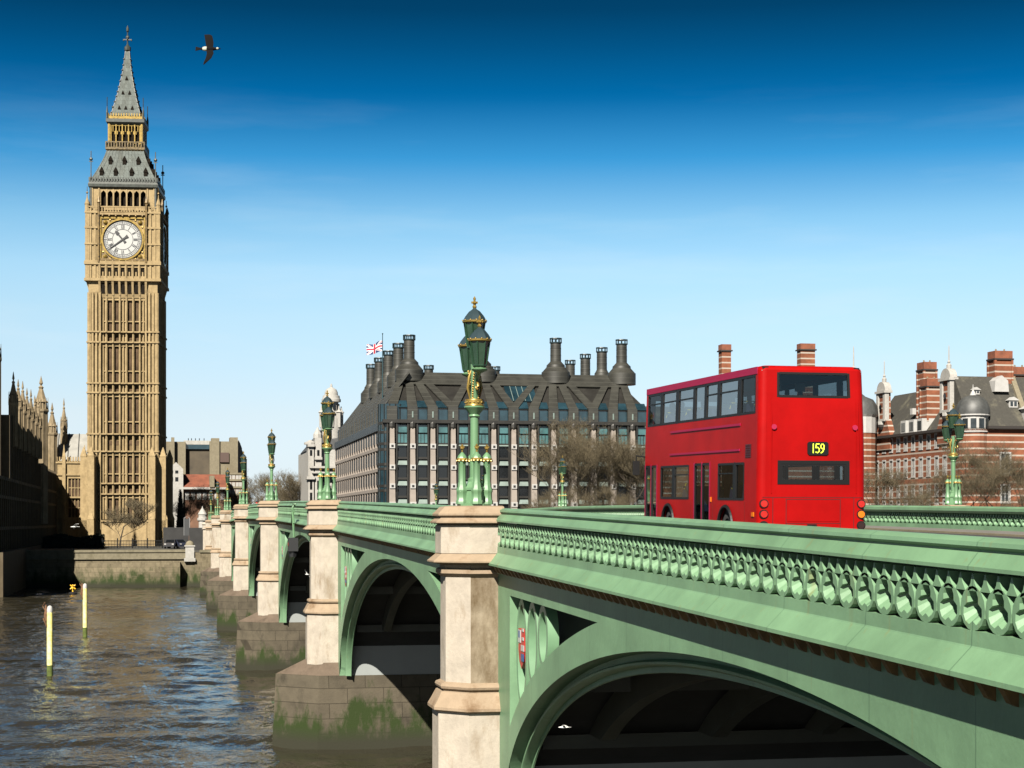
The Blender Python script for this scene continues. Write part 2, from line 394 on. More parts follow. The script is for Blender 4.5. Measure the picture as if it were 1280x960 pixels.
# water: silty brown, rippled; the ripple strength varies in patches as gusts and eddies do
def water_mat():
    m = bpy.data.materials.new('silty_river_water'); m.use_nodes = True
    t = m.node_tree; b = t.nodes['Principled BSDF']
    b.inputs['Roughness'].default_value = .07; b.inputs['IOR'].default_value = 1.33
    g = t.nodes.new('ShaderNodeNewGeometry')
    def noise(sc, stretch, det=4, rot=0, rough=.55):
        mp_ = t.nodes.new('ShaderNodeMapping'); mp_.inputs['Scale'].default_value = stretch; mp_.inputs['Rotation'].default_value = (0, 0, rot)
        t.links.new(g.outputs['Position'], mp_.inputs[0])
        n = t.nodes.new('ShaderNodeTexNoise'); n.inputs['Scale'].default_value = sc; n.inputs['Detail'].default_value = det; n.inputs['Roughness'].default_value = rough
        t.links.new(mp_.outputs[0], n.inputs[0]); return n.outputs[0]
    big = noise(.05, (1, .55, 1), 3, .3)
    cr = t.nodes.new('ShaderNodeMix'); cr.data_type = 'RGBA'
    cr.inputs[6].default_value = (.013, .012, .008, 1); cr.inputs[7].default_value = (.021, .018, .011, 1)
    t.links.new(big, cr.inputs[0]); t.links.new(cr.outputs[2], b.inputs['Base Color'])
    w1 = noise(.42, (1, .6, 1), 3, .35); w2 = noise(1.7, (1, .55, 1), 4, -.2); w3 = noise(5.5, (1, .7, 1), 3, .5)
    def ma(op, a, bb, c=None):
        q = t.nodes.new('ShaderNodeMath'); q.operation = op
        for i, s_ in enumerate((a, bb, c)):
            if s_ is None: continue
            if isinstance(s_, (int, float)): q.inputs[i].default_value = s_
            else: t.links.new(s_, q.inputs[i])
        return q.outputs[0]
    patch = t.nodes.new('ShaderNodeMapRange'); patch.inputs[1].default_value = .36; patch.inputs[2].default_value = .62; patch.inputs[3].default_value = .35; patch.inputs[4].default_value = 1.0
    t.links.new(noise(.085, (1, .5, 1), 3, -.5), patch.inputs[0])
    h = ma('ADD', ma('MULTIPLY', w1, 1.15), ma('ADD', ma('MULTIPLY', w2, .42), ma('MULTIPLY', w3, .10)))
    h = ma('MULTIPLY', h, patch.outputs[0])
    bp = t.nodes.new('ShaderNodeBump'); bp.inputs['Strength'].default_value = 1.0; bp.inputs['Distance'].default_value = WATER_BUMP
    t.links.new(h, bp.inputs['Height']); t.links.new(bp.outputs[0], b.inputs['Normal'])
    return m
WATER_BUMP = .35
M_WATER = water_mat()
M_ASPH = mat('worn_asphalt', (.055, .054, .052), .9, var=.2, vscale=.8, bump=.2, bscale=40)
M_PAVE = mat('grey_paving_flags', (.30, .28, .25), .85, var=.15, vscale=1.5)
M_LAND = mat('riverside_ground', (.10, .095, .07), .95, var=.3, vscale=.1)
# ------------------------------------------------------------------ ground, water
def sheet(name, x0, x1, y0, y1, z, m):
    b = MB(); b.poly([(x0, y0, z), (x1, y0, z), (x1, y1, z), (x0, y1, z)])
    return stru(b.build(name, m))
def river():
    """one water sheet: real ripples where the photo looks, calm beyond"""
    rg = random.Random(4); waves = []
    for k in range(34):
        L = 1.1 * 1.13 ** rg.uniform(0, 17); a = radians(rg.gauss(78, 38)); A = .0105 * L ** .74 * rg.uniform(.5, 1.15)
        waves.append((2 * pi / L * cos(a), 2 * pi / L * sin(a), rg.uniform(0, 2 * pi), A))
    xs = [-90 + 4 * k for k in range(8)] + [-58 + .5 * k for k in range(135)] + [10 + 3 * k for k in range(9)]
    ys = [-12.0]; 
    while ys[-1] < 251: ys.append(ys[-1] + (4 if ys[-1] < 24 else .30 + max(0, ys[-1] - 40) * .0042))
    ys.append(251.6)
    b = MB(); ids = []
    for j, y in enumerate(ys):
        row = []
        for i, x in enumerate(xs):
            f = min(1, (x + 90) / 25, (34 - x) / 20, (y + 12) / 20) if 0 < i < len(xs) - 1 and 0 < j < len(ys) - 1 else 0
            z = 0
            if f > 0:
                gust = .62 + .38 * sin(x * .071 + y * .023 + 1.3) * sin(y * .047 - x * .03)
                z = f * gust * sum(A * sin(kx * x + ky * y + p) for kx, ky, p, A in waves)
            row.append(b.V((x, y, z)))
        ids.append(row)
    for r, s_ in zip(ids, ids[1:]):
        for i in range(len(xs) - 1): b.F(r[i], r[i + 1], s_[i + 1], s_[i])
    x0, x1, y0, y1 = xs[0], xs[-1], ys[0], ys[-1]
    for a, c, d, e in ((-2600, 2600, -400, y0), (-2600, x0, y0, y1), (x1, 2600, y0, y1), (-2600, 2600, y1, 258)): b.poly([(a, d, 0), (c, d, 0), (c, e, 0), (a, e, 0)])
    return stru(b.build('river_water', M_WATER, smooth=80))
river()
YEMB = 253.0                                     # line of the far embankment
b = MB(); b.box(-2600, 2600, YEMB + 2, 4200, .3, 4.9, 'b')
stru(b.build('far_bank_ground', M_LAND))
b = MB(); b.box(8, 33, YEMB + 14, 700, 4.95, 7.7, 'b'); stru(b.build('approach_street', M_ASPH))
b = MB(); b.box(33.6, 400, YEMB + 2, YEMB + 40, 4.95, 6.0, 'b'); stru(b.build('embankment_road', M_ASPH))

# ------------------------------------------------------------------ the bridge
XF, XB, T0 = 7.04, 34.4, 36.33
def top(t): return EYE + 1.48 - .00045 * abs(t - 108.65) ** 1.68     # coping height along the hump
def top_d(t): return top(t) - .15                                     # downstream side
PC = [-31.03, .87, 35.72, 73.77, 113.37, 151.47, 186.27, 218.17]      # centres of abutment, six piers, abutment
bridge = thing('road_bridge', 'long green iron arch bridge on cream stone piers across the brown river', 'bridge', (XF, T0, 0))
BO = org(bridge)
def ell(i, off=0.0):
    """arch i: centre, half width, rise of the outer edge of the arch moulding (off > 0: further out)"""
    tm = (PC[i] + PC[i + 1]) / 2; a = (PC[i + 1] - PC[i]) / 2 - 1.50
    return tm, a + off, top(tm) - 1.80 - 3.0 + off
def arch_z(i, t, off=0.0):
    tm, a, h = ell(i, off); q = 1 - ((t - tm) / a) ** 2
    return 3.0 + (h * q ** .5 if q > 0 else 0)

def sweep(mb, ts, prof, x0, sgn, zf):
    """profile of (out, down) points swept along the bridge; out is measured away from the bridge"""
    rings = [[(x0 + sgn * o, T0 + t, zf(t) - d) for o, d in prof] for t in ts]
    mb.loft(rings, cap=False, close=False)
def frange(a, b, n): return [a + (b - a) * i / n for i in range(n + 1)]

COPING = [(-.42, .05), (-.40, .01), (-.22, 0), (-.09, .0), (-.02, .035), (-.01, .075), (-.05, .11), (-.05, .125), (-.02, .13), (.075, .25), (.075, .285), (-.08, .30), (-.42, .30)]
BASE = [(-.42, .82), (.035, .82), (.04, .955), (.05, .97), (.25, 1.17), (.25, 1.215), (.05, 1.22), (.05, 1.40), (-.02, 1.41)]
def trefoil_ring(n):
    """outer oval and inner three-lobed opening, as (along, down) pairs"""
    out, inn = [], []
    for k in range(n):
        a = 2 * pi * k / n
        out.append((.236 * sin(a), .625 - .20 * cos(a)))
        d = max(cos(a - radians(125)), cos(a + radians(125)), cos(a) * .92)
        r = .105 + .075 * max(0, (d - .55) / .45) ** .6
        inn.append((r * 1.08 * sin(a), .618 - r * cos(a)))
    return out, inn
def tracery_run(mb, t0, t1, x0, sgn, zf, n, pitch=.48):
    cnt = max(1, round((t1 - t0) / pitch)); p = (t1 - t0) / cnt; th = .17
    out, inn = trefoil_ring(n)
    for q in range(cnt):
        tc_ = t0 + (q + .5) * p; z = zf(tc_); sl = (zf(tc_ + .1) - zf(tc_ - .1)) / .2; k = p / .48
        def P(a, d, dep): return (x0 + sgn * (.03 - dep), T0 + tc_ + a * k, z - d + sl * a * k)
        fo = [mb.V(P(a, d, 0)) for a, d in out]; fi = [mb.V(P(a, d, 0)) for a, d in inn]
        bo = [mb.V(P(a, d, th)) for a, d in out]; bi = [mb.V(P(a * .46 + .030, .560 + (d - .618) * .40, th)) for a, d in inn]
        for i in range(n):
            j = (i + 1) % n
            mb.F(fo[i], fo[j], fi[j], fi[i]); mb.F(fi[i], fi[j], bi[j], bi[i]); mb.F(fo[j], fo[i], bo[i], bo[j])
        for c in (0.0, .24):                      # ogee points between the openings
            pts = [(c - .012, .315), (c + .012, .315), (c + .04, .40), (c + .10, .47), (c - .10, .47), (c - .04, .40)]
            f = [mb.V(P(a, d, .0)) for a, d in pts]; g = [mb.V(P(a, d, th)) for a, d in pts]
            mb.F(*f)
            for i in range(len(pts)): j = (i + 1) % len(pts); mb.F(f[j], f[i], g[i], g[j])

for i in range(7):
    ta, tb = PC[i] + .80, PC[i + 1] - .80
    if i == 0: ta = PC[0] - 24
    n = max(24, int((tb - ta) / 1.0)); ts = frange(ta, tb, n)
    seg = 16 if i < 2 else (12 if i < 4 else 8)
    # upstream parapet
    m = MB(); sweep(m, ts, BASE, XF, -1, top)
    sweep(m, ts, [(-.42, .30), (-.42, 1.2)], XF, -1, top)
    tracery_run(m, ta + .05, tb - .05, XF, -1, top, seg)
    par = m.build('parapet', M_GREEN, bridge, BO)
    m = MB(); sweep(m, ts, COPING, XF, -1, top)
    m.build('coping', M_GREEN, par, BO, smooth=35)
    m = MB()
    cnt = int((tb - ta) / .40); st = (tb - ta) / cnt; single = 0
    for q in range(cnt):
        t = ta + (q + .5) * st; z = top(t)
        m.hexa([(XF - .12, T0 + t - .045, z - 1.36), (XF - .05, T0 + t - .045, z - 1.39), (XF - .05, T0 + t + .045, z - 1.39), (XF - .12, T0 + t + .045, z - 1.36)],
               [(XF - .20, T0 + t - .045, z - 1.225), (XF - .05, T0 + t - .045, z - 1.225), (XF - .05, T0 + t + .045, z - 1.225), (XF - .20, T0 + t + .045, z - 1.225)])
        if i < 2 and t > -24 and t < 14: m.build('cornice_bracket', M_BRACKET, par, BO); m = MB()
    m.build('cornice_bracket', M_BRACKET, par, BO)['kind'] = 'stuff'
    # downstream parapet, unbroken on the road side
    ta, tb = (PC[i] if i else ta), PC[i + 1] - .002; n = max(24, int((tb - ta) / 1.0)); ts = frange(ta, tb, n)
    m = MB(); sweep(m, ts, BASE, XB, 1, top_d); sweep(m, ts, [(-.42, .82), (-.42, 1.25)], XB, 1, top_d)
    tracery_run(m, ta + .05, tb - .05, XB - .30, -1, top_d, seg if i < 3 else 8)
    sweep(m, ts, [(.12, .30), (.12, .82)], XB, 1, top_d)
    par2 = m.build('parapet', M_GREEN, bridge, BO)
    m = MB(); sweep(m, ts, COPING, XB, 1, top_d); sweep(m, ts, [(-.42, .05), (-.50, .07), (-.50, .2), (-.42, .30)], XB, 1, top_d)
    m.build('coping', M_GREEN, par2, BO, smooth=35)

    # spandrel face with its pierced corners
    ta, tb = PC[i] + .60, PC[i + 1] - .60
    tm, a, h = ell(i)
    def zo(t, i=i): return arch_z(i, t, .62)
    def zt(t): return top(t) - 1.80
    ledge = .97 - .25
    ts = sorted(set([ta, tb, PC[i] + .87 + 1.27, PC[i + 1] - .87 - 1.27] + frange(tm - a, tm + a, 90)))
    def openq(t): return PC[i] + .87 + 1.27 <= t <= PC[i + 1] - .87 - 1.27 and zo(t) < zt(t) - .01
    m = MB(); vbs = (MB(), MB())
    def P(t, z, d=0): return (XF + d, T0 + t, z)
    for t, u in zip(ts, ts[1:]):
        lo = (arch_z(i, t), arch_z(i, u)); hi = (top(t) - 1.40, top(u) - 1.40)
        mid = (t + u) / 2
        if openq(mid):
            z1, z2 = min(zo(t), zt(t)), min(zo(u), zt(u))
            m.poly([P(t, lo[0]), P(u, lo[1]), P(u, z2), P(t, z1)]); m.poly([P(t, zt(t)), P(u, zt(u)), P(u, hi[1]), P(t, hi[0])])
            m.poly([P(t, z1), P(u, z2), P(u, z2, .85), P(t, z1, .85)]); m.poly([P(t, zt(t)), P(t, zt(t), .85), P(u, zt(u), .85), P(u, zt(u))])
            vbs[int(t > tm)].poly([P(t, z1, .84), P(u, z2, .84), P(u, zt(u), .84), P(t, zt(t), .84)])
        else:
            m.poly([P(t, lo[0]), P(u, lo[1]), P(u, hi[1]), P(t, hi[0])])
    for t in (PC[i] + .87 + 1.27, PC[i + 1] - .87 - 1.27):
        if zo(t) < zt(t): m.poly([P(t, zo(t)), P(t, zt(t)), P(t, zt(t), .85), P(t, zo(t), .85)])
    fas = m.build('arch_fascia', M_GREEN, bridge, BO, fix=False)
    m = MB()
    # downstream spandrel, plain
    for t, u in zip(ts, ts[1:]):
        m.poly([(XB, T0 + t, arch_z(i, t)), (XB, T0 + t, top(t) - 1.4), (XB, T0 + u, top(u) - 1.4), (XB, T0 + u, arch_z(i, u))])
    m.build('arch_fascia', M_GREEN, bridge, BO, fix=False)
    # loops of tracery inside it
    mb2 = MB()
    for s_ in (1, -1):
        te = PC[i] + .87 if s_ == 1 else PC[i + 1] - .87
        edge = [te + s_ * d for d in frange(1.27, 13, 80)]
        edge = [t for t in edge if zo(t) < zt(t)]
        if len(edge) < 3: continue
        tip = edge[-1]
        d = 1.27 + .10
        rx = .52
        while d < 4.0 and rx > .12:
            c = te + s_ * (d + rx)
            if c * s_ > tip * s_: break
            zl, zh = zo(c), zt(c)
            if zh - zl < .45: break
            cz, rz = (zl + zh) / 2, (zh - zl) / 2 - .02
            N = 28
            for r0, x_ in ((1.0, .12),):
                outr = [(XF + x_, T0 + c + rx * r0 * sin(2 * pi * k / N), cz + rz * r0 * cos(2 * pi * k / N)) for k in range(N)]
                w = .13
                innr = [(XF + x_, T0 + c + max(rx * r0 - w, .03) * sin(2 * pi * k / N), cz + max(rz * r0 - w, .05) * cos(2 * pi * k / N)) for k in range(N)]
                bo_ = [(p[0] + .22, p[1], p[2]) for p in innr]; fo_ = [(p[0] + .22, p[1], p[2]) for p in outr]
                ids = [[mb2.V(p) for p in r] for r in (fo_, outr, innr, bo_)]
                for A, B in zip(ids, ids[1:]):
                    for k in range(N): mb2.F(A[k], A[(k + 1) % N], B[(k + 1) % N], B[k])
            mb2.build('tracery_loop', M_GREEN2, fas, BO, smooth=50); mb2 = MB()
            d += 2 * rx + .04; rx *= .93
        # coat of arms hung in the first loop
        if i < 5:
            c = te + s_ * (1.37 + .50); zl, zh = zo(c), zt(c); zc = zl + (zh - zl) * .55
            k = .74 * min(1, (zh - zl) / 2.2)
            sh = []
            for p_ in ((-.40, .52), (.40, .52), (.40, -.08), (.26, -.40), (0, -.58), (-.26, -.40), (-.40, -.08)): sh.append((p_[0] * k, p_[1] * k))
            q = MB()
            q.loft([[(XF + .20, T0 + c + u, zc + v) for u, v in sh], [(XF + .12, T0 + c + u, zc + v) for u, v in sh]])
            shield = q.build('heraldic_shield', mat('shield_red', (.85, .04, .03), .4, var=.3, vscale=6), fas, BO)
            shield['label'] = 'painted heraldic shield, red with white and blue quarters'
            q = MB()
            q.box(XF + .105, XF + .118, T0 + c - .40 * k, T0 + c - .02, zc - .06, zc + .06); q.box(XF + .105, XF + .118, T0 + c + .02, T0 + c + .38 * k, zc + .10, zc + .48 * k)
            q.box(XF + .105, XF + .118, T0 + c - .36 * k, T0 + c - .10, zc + .16, zc + .22); q.box(XF + .105, XF + .118, T0 + c - .36 * k, T0 + c - .10, zc + .34, zc + .40)
            q.cm = 1
            q.box(XF + .102, XF + .118, T0 + c - .36 * k, T0 + c - .04, zc - .36 * k, zc - .12)
            q.box(XF + .102, XF + .118, T0 + c + .10, T0 + c + .30 * k, zc + .20, zc + .34)
            q.build('shield_charge', [M_WHITE, mat('shield_blue', (.05, .16, .45), .4)], fas, BO)
    for vb in vbs:
        if vb.f: vb.build('spandrel_shade_sheet', M_SOFFIT, fas, BO)  # dark sheet paints the shade in the depth of the opening
    # moulded edge of the arch
    prof = [(0, 0), (.30, .02), (.32, .12), (.26, .13), (.22, .16), (.23, .20), (.28, .225), (.42, .235), (.42, .33), (.45, .34), (.45, -.3)]
    def along(off_r, x, N=72):
        pts = []
        for k in range(N + 1):
            th = pi * k / N
            pts.append((x, T0 + tm - (a - off_r) * cos(th), 3.0 + (h - off_r) * sin(th)))
        return pts
    m = MB()
    m.loft([along(r, XF + x) for x, r in prof], cap=False, close=False)
    m.build('arch_moulding', M_GREEN, fas, BO, smooth=30)
    # ribs, cross girders and deck plate
    def along_up(off_r, x, zmin=4.9, N=60):
        th0 = math.asin(min(.95, (zmin - 3.0) / (h - off_r)))
        return [(x, T0 + tm - (a - off_r) * cos(th0 + (pi - 2 * th0) * k / N), 3.0 + (h - off_r) * sin(th0 + (pi - 2 * th0) * k / N)) for k in range(N + 1)]
    nr = 11 if i < 3 else 5
    for q in range(nr):
        x = XF + 1.75 + q * 2.35
        m = MB()
        A = along_up(.42, x - .15); B = along_up(-.20, x - .15); C_ = along_up(-.20, x + .15); D_ = along_up(.42, x + .15)
        m.loft([A, B, C_, D_, A], cap=False, close=False)
        m.build('arch_rib', M_RIB, fas, BO)
    for k in range(2, 15, 2):
        th = pi * k / 16; y = T0 + tm - (a + .05) * cos(th); z = 3.0 + (h + .05) * sin(th)
        m = MB(); m.box(XF + .60, XB - .3, y - .07, y + .07, z - .13, z + .16); m.build('cross_girder', M_RIB, fas, BO)
    m = MB()
    m.loft([along(-.40, XF + .45, 48), along(-.40, XB - .05, 48)], cap=False, close=False)
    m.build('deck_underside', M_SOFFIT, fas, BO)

# piers
def octo(g, c, z, ex=0.0):
    """half-octagon pier plan on the upstream face, grown by g"""
    h = .87 + g; k = .36 + g * .41; s_ = XF - 1.06 - g; e = XF - .60 - g * .41
    bk = XF + .12 + .1 * g
    return [(bk, c - h, z), (bk, c + h, z), (e, c + h, z), (s_, c + k, z), (s_, c - k, z), (e, c - h, z)]
RINGZ = [5.6, 5.65, 5.92, 6.0, 6.0, 5.95, 5.8, 5.7]
def octo_loft(m, c, prof):
    m.loft([octo(g, c, z) for g, z in prof])
def two(prof, c, name, ma, parent):
    """one piece on the upstream face, its twin on the downstream face"""
    m = MB(); octo_loft(m, c, prof); o = m.build(name, ma, parent, BO)
    m = MB(); octo_loft(m, c, prof); m.xf(lambda x, y, z: (XF + XB - x, y, z - .15 if z > 6.5 else z)); m.build(name, ma, parent, BO)
    return o
for i in range(8):
    c = T0 + PC[i]; zt_ = top(PC[i]); rz = RINGZ[i]
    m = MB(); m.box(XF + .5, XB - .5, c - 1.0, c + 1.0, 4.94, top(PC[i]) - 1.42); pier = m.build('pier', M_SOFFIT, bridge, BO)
    sh_ = two([(.0, rz + .18), (0, zt_ - 1.18)], c, 'pier_shaft', M_PIER, pier)
    if i == 1:                                   # the nearest shaft is badly weather-stained on its east side
        sh_.data.materials.append(M_STAIN)
        for p in sh_.data.polygons:
            if p.normal.y < -.95: p.material_index = 1
    two([(.17, 3.4), (.17, rz - .44)], c, 'pier_shaft', M_PIER, pier)
    two([(.20, rz - .44), (.27, rz - .40), (.27, rz - .34), (.20, rz - .22), (.10, rz - .02), (.02, rz + .0), (.10, rz + .05), (.12, rz + .10), (.10, rz + .15), (.0, rz + .19)], c, 'string_course', M_CAP, pier)
    two([(.0, zt_ - 1.50), (.10, zt_ - 1.42), (.10, zt_ - 1.34), (.02, zt_ - 1.30), (.02, zt_ - 1.24), (.28, zt_ - 1.18), (.28, zt_ - 1.15), (.10, zt_ - 1.0), (.10, zt_ - .38), (.06, zt_ - .355), (.22, zt_ - .33), (.22, zt_ - .30), (.11, zt_ - .22), (.11, zt_ - .19), (.17, zt_ - .17), (.17, zt_ - .13), (.02, zt_ + .02), (-.1, zt_ + .04)], c, 'pier_cap', M_CAP, pier)
    two([(.11, zt_ - .985), (.11, zt_ - .395)], c, 'cap_drum', M_PIER, pier)
    # cutwater: pointed base, sloping shoulders
    m = MB()
    def plan(g, z, nose): return [(XF + .3, c - 1.52 - g, z), (XB - .3, c - 1.52 - g, z), (XB + .84 + g, c - 1.52 - g, z), (XB + nose + g * 1.4, c, z), (XB + .84 + g, c + 1.52 + g, z), (XF - .84 - g, c + 1.52 + g, z), (XF - nose - g * 1.4, c, z), (XF - .84 - g, c - 1.52 - g, z)]
    m.loft([plan(.12, -1.5, 2.55), plan(0, 3.0, 2.5)])
    m.build('cutwater', M_QUAY, pier, BO)
    for s_, bx in ((1, XF), (-1, XB)):
        A = [(bx - s_ * .84, c - 1.50, 3.004), (bx - s_ * 2.48, c, 3.004), (bx - s_ * .84, c + 1.50, 3.004), (bx + s_ * .25, c + 1.50, 3.004), (bx + s_ * .25, c - 1.50, 3.004)]
        B = [(bx - s_ * .55, c - .95, 3.60), (bx - s_ * 1.24, c, 3.60), (bx - s_ * .55, c + .95, 3.60), (bx + s_ * .25, c + .95, 3.60), (bx + s_ * .25, c - .95, 3.60)]
        m = MB(); m.loft([A, B]); m.build('cutwater_shoulder', M_PLINTH_DRY, pier, BO)
    m = MB(); m.box(XF + .46, XB - .46, c - 1.50, c + 1.50, 3.0, 4.95); m.build('pier_side', M_INWALL, pier, BO)
# near abutment and far abutment masses
for y0, y1, z in ((T0 + PC[7] + 1.3, T0 + PC[7] + 26, 7.6), (T0 + PC[0] - 30, T0 + PC[0] - 1.3, 7.4)):
    m = MB(); m.box(XF + .3, XB - .3, y0, y1, -1, z); m.build('abutment', M_EMB, bridge, BO)
# end pillar beyond the far abutment
m = MB(); c2 = T0 + PC[7] + 7.6; zt_ = top(PC[7] + 7) - .2
octo_loft(m, c2, [(.3, 3), (.3, zt_ - 1.1), (.5, zt_ - 1.0), (.34, zt_ - .9), (.34, zt_ - .4), (.5, zt_ - .3), (.3, zt_)])
m.build('end_pillar', M_PIER, bridge, BO)

# roadway
ts = frange(-62, 240, 150)
m = MB()
m.loft([[(XF + .32, T0 + t, top(t) - 1.02), (XF + 4.2, T0 + t, top(t) - .99)] for t in ts], cap=False, close=False)
m.loft([[(XB - 4.2, T0 + t, top(t) - 1.10), (XB - .32, T0 + t, top(t) - 1.15)] for t in ts], cap=False, close=False)
stru(m.build('bridge_pavements', M_PAVE))
m = MB()
for xk, s_ in ((XF + 4.2, 1), (XB - 4.2, -1)):
    dz = .99 if s_ == 1 else 1.10
    m.loft([[(xk, T0 + t, top(t) - dz), (xk + s_ * .25, T0 + t, top(t) - dz), (xk + s_ * .25, T0 + t, top(t) - dz - .14)] for t in ts], cap=False, close=False)
stru(m.build('bridge_kerbs', M_CONC))
m = MB()
xs = frange(XF + 4.45, XB - 4.45, 8)
m.loft([[(x, T0 + t, top(t) - 1.17 + .22 * (1 - ((x - (XF + XB) / 2) / 9.1) ** 2)) for x in xs] for t in ts], cap=False, close=False)
stru(m.build('bridge_road', M_ASPH))
def road_z(x, t): return top(t) - 1.17 + .22 * (1 - ((x - (XF + XB) / 2) / 9.1) ** 2)
m = MB()
for k in range(-14, 55):
    t = k * 4.5
    for x in ((XF + XB) / 2,):
        m.poly([(x - .07, T0 + t, road_z(x, t) + .005), (x + .07, T0 + t, road_z(x, t) + .005), (x + .07, T0 + t + 2.4, road_z(x, t + 2.4) + .005), (x - .07, T0 + t + 2.4, road_z(x, t + 2.4) + .005)])
stru(m.build('road_markings', M_WHITE))
# ------------------------------------------------------------------ bridge lamps
M_LGREEN = mat('lamp_green_paint', (.24, .47, .24), .38, var=.08, vscale=2)
M_LDK = mat('lantern_dark_green', (.035, .10, .05), .35, var=.2, vscale=3)
M_LGLASS = mat('lantern_smoky_glass', (.045, .10, .06), .08, spec=.8, var=.3, vscale=2)
M_LROOF = mat('lantern_blue_grey_roof', (.07, .12, .14), .35, metal=.3)
def make_lamp(loc, label):
    L = thing('bridge_lamp', label, 'street lamp', loc, 0, 'triple lantern lamps on the bridge piers')
    # base: octagonal stepped plinth
    m = MB()
    m.lathe([(.36, 0), (.36, .05), (.24, .08), (.20, .34), (.23, .36), (.23, .41), (.19, .46), (.15, .56)], 8, rot=pi / 8)
    m.build('base', M_LGREEN, L, smooth=30)
    m = MB()
    m.lathe([(.15, .45), (.15, .60), (.11, .64), (.098, 1.3), (.092, 1.95), (.13, 1.98), (.11, 2.02), (.14, 2.06), (.20, 2.13), (.235, 2.17), (.235, 2.2), (.1, 2.2)], 12)
    m.build('column', M_LGREEN, L, smooth=35)
    m = MB()
    m.lathe([(.21, 2.2), (.22, 2.21), (.20, 2.27), (.22, 2.33), (.21, 2.35), (.16, 2.35)], 16)
    for k in range(14):
        a = 2 * pi * k / 14; m.ball((.205 * cos(a), .205 * sin(a), 2.28), .024, 6, 4)
    m.build('gilt_gallery', M_GILT, L, smooth=60)
    for k in range(4):
        a = k * pi / 2; x, y = .275 * cos(a), .275 * sin(a)
        m = MB()
        m.lathe([(.14, .05), (.14, .12), (.12, .15), (.115, .30), (.13, .33), (.13, .37), (.095, .44), (.095, .50), (.08, .54), (.08, .95), (.105, .99), (.105, 1.01)], 8, (x, y, 0))
        c = m.build('colonnette', M_LGREEN, L, smooth=35)
        m = MB()
        m.lathe([(.12, 1.0), (.125, 1.03), (.115, 1.06)], 10, (x, y, 0))
        for q in range(8): m.ball((x + .115 * cos(q * pi / 4), y + .115 * sin(q * pi / 4), 1.0), .022, 5, 4)
        m.lathe([(.02, 1.18), (.02, 1.24), (.045, 1.26), (.045, 1.28), (.02, 1.30), (.03, 1.34), (.0, 1.37)], 6, (x, y, 0))
        m.box(x - .05, x + .05, y - .015, y + .015, 1.29, 1.32)
        m.build('gilt_finial', M_GILT, c)
        m = MB(); m.lathe([(.115, 1.05), (.085, 1.12), (.04, 1.17), (.02, 1.19)], 8, (x, y, 0)); m.build('cap', M_LGREEN, c, smooth=40)
    # scrolled brackets carrying the side lanterns
    m = MB(); g = MB()
    m.tube([(0, 0, 2.3), (0, 0, 2.7), (0, 0, 3.12)], [.10, .07, .09], 10)
    for s_ in (1, -1):
        m.tube([(0, s_ * .08, 2.36), (0, s_ * .16, 2.62), (0, s_ * .34, 2.82), (0, s_ * .60, 2.93)], [.07, .06, .055, .06], 8)
        m.lathe([(.05, 2.88), (.16, 2.93), (.18, 2.96), (.12, 3.0)], 8, (0, s_ * .62, 0))
        for q in range(13):
            f = q / 12; z = 2.38 + .62 * f; y = s_ * (.12 + .30 * f ** 2.0)
            g.ball((.06, y, z), .032, 5, 4); g.ball((-.06, y, z), .032, 5, 4)
        pts = []
        for q in range(15):
            a = q / 14 * 1.6 * pi; r = .15 * (1 - .055 * q)
            pts.append((0, s_ * (.30 + r * cos(a)), 2.60 + r * sin(a)))
        g.tube(pts, .028, 6)
    for x in (.10, -.10):
        g.tube([(x, 0, 2.36), (x * 1.5, 0, 2.6), (x * 1.2, 0, 2.85), (x * .6, 0, 3.02)], [.02, .035, .035, .015], 6)
    m.build('lantern_bracket', M_LGREEN, L, smooth=40)
    g.build('gilt_scrolls', M_GILT, L, smooth=60)
    # lanterns
    def lantern(x, y, z, k=1.0):
        q = MB()
        def rr(r): return r * k
        R_ = .86 * k
        for i in range(8):                       # glazing bars
            a = 2 * pi * i / 8 + pi / 8
            q.tube([(x + R_ * .175 * cos(a), y + R_ * .175 * sin(a), z + .05), (x + R_ * .262 * cos(a), y + R_ * .262 * sin(a), z + rr(.56))], .016, 4)
        q.lathe([(R_ * .05, -.02), (R_ * .15, .0), (R_ * .185, .03), (R_ * .185, .06), (R_ * .15, .06)], 8, (x, y, z), rot=pi / 8)
        o = q.build('lantern', M_LDK, L)
        q = MB(); q.lathe([(R_ * .165, .055), (R_ * .25, rr(.56))], 8, (x, y, z), rot=pi / 8); q.build('lantern_glass', M_LGLASS, o)
        q = MB(); q.lathe([(R_ * .30, rr(.60)), (R_ * .235, rr(.70)), (R_ * .14, rr(.80)), (R_ * .06, rr(.845)), (R_ * .03, rr(.88))], 8, (x, y, z), rot=pi / 8); q.build('lantern_roof', M_LROOF, o, smooth=20)
        q = MB(); q.lathe([(R_ * .26, rr(.55)), (R_ * .30, rr(.565)), (R_ * .305, rr(.60)), (R_ * .26, rr(.61))], 16, (x, y, z))
        for i in range(12): q.ball((x + R_ * .295 * cos(i * pi / 6), y + R_ * .295 * sin(i * pi / 6), z + rr(.605)), .02, 5, 4)
        q.lathe([(.03, rr(.86)), (.05, rr(.90)), (.025, rr(.94)), (.06, rr(.99)), (.02, rr(1.03)), (.035, rr(1.07)), (.0, rr(1.13))], 6, (x, y, z))
        q.box(x - .07, x + .07, y - .02, y + .02, z + rr(.97), z + rr(1.01)); q.box(x - .02, x + .02, y - .07, y + .07, z + rr(.97), z + rr(1.01))
        q.build('gilt_crown', M_GILT, o, smooth=50)
    lantern(0, .63, 3.0); lantern(0, -.63, 3.0); lantern(0, 0, 3.45, 1.04)
    return L
XL, XLD = XF - .36, XB + .36
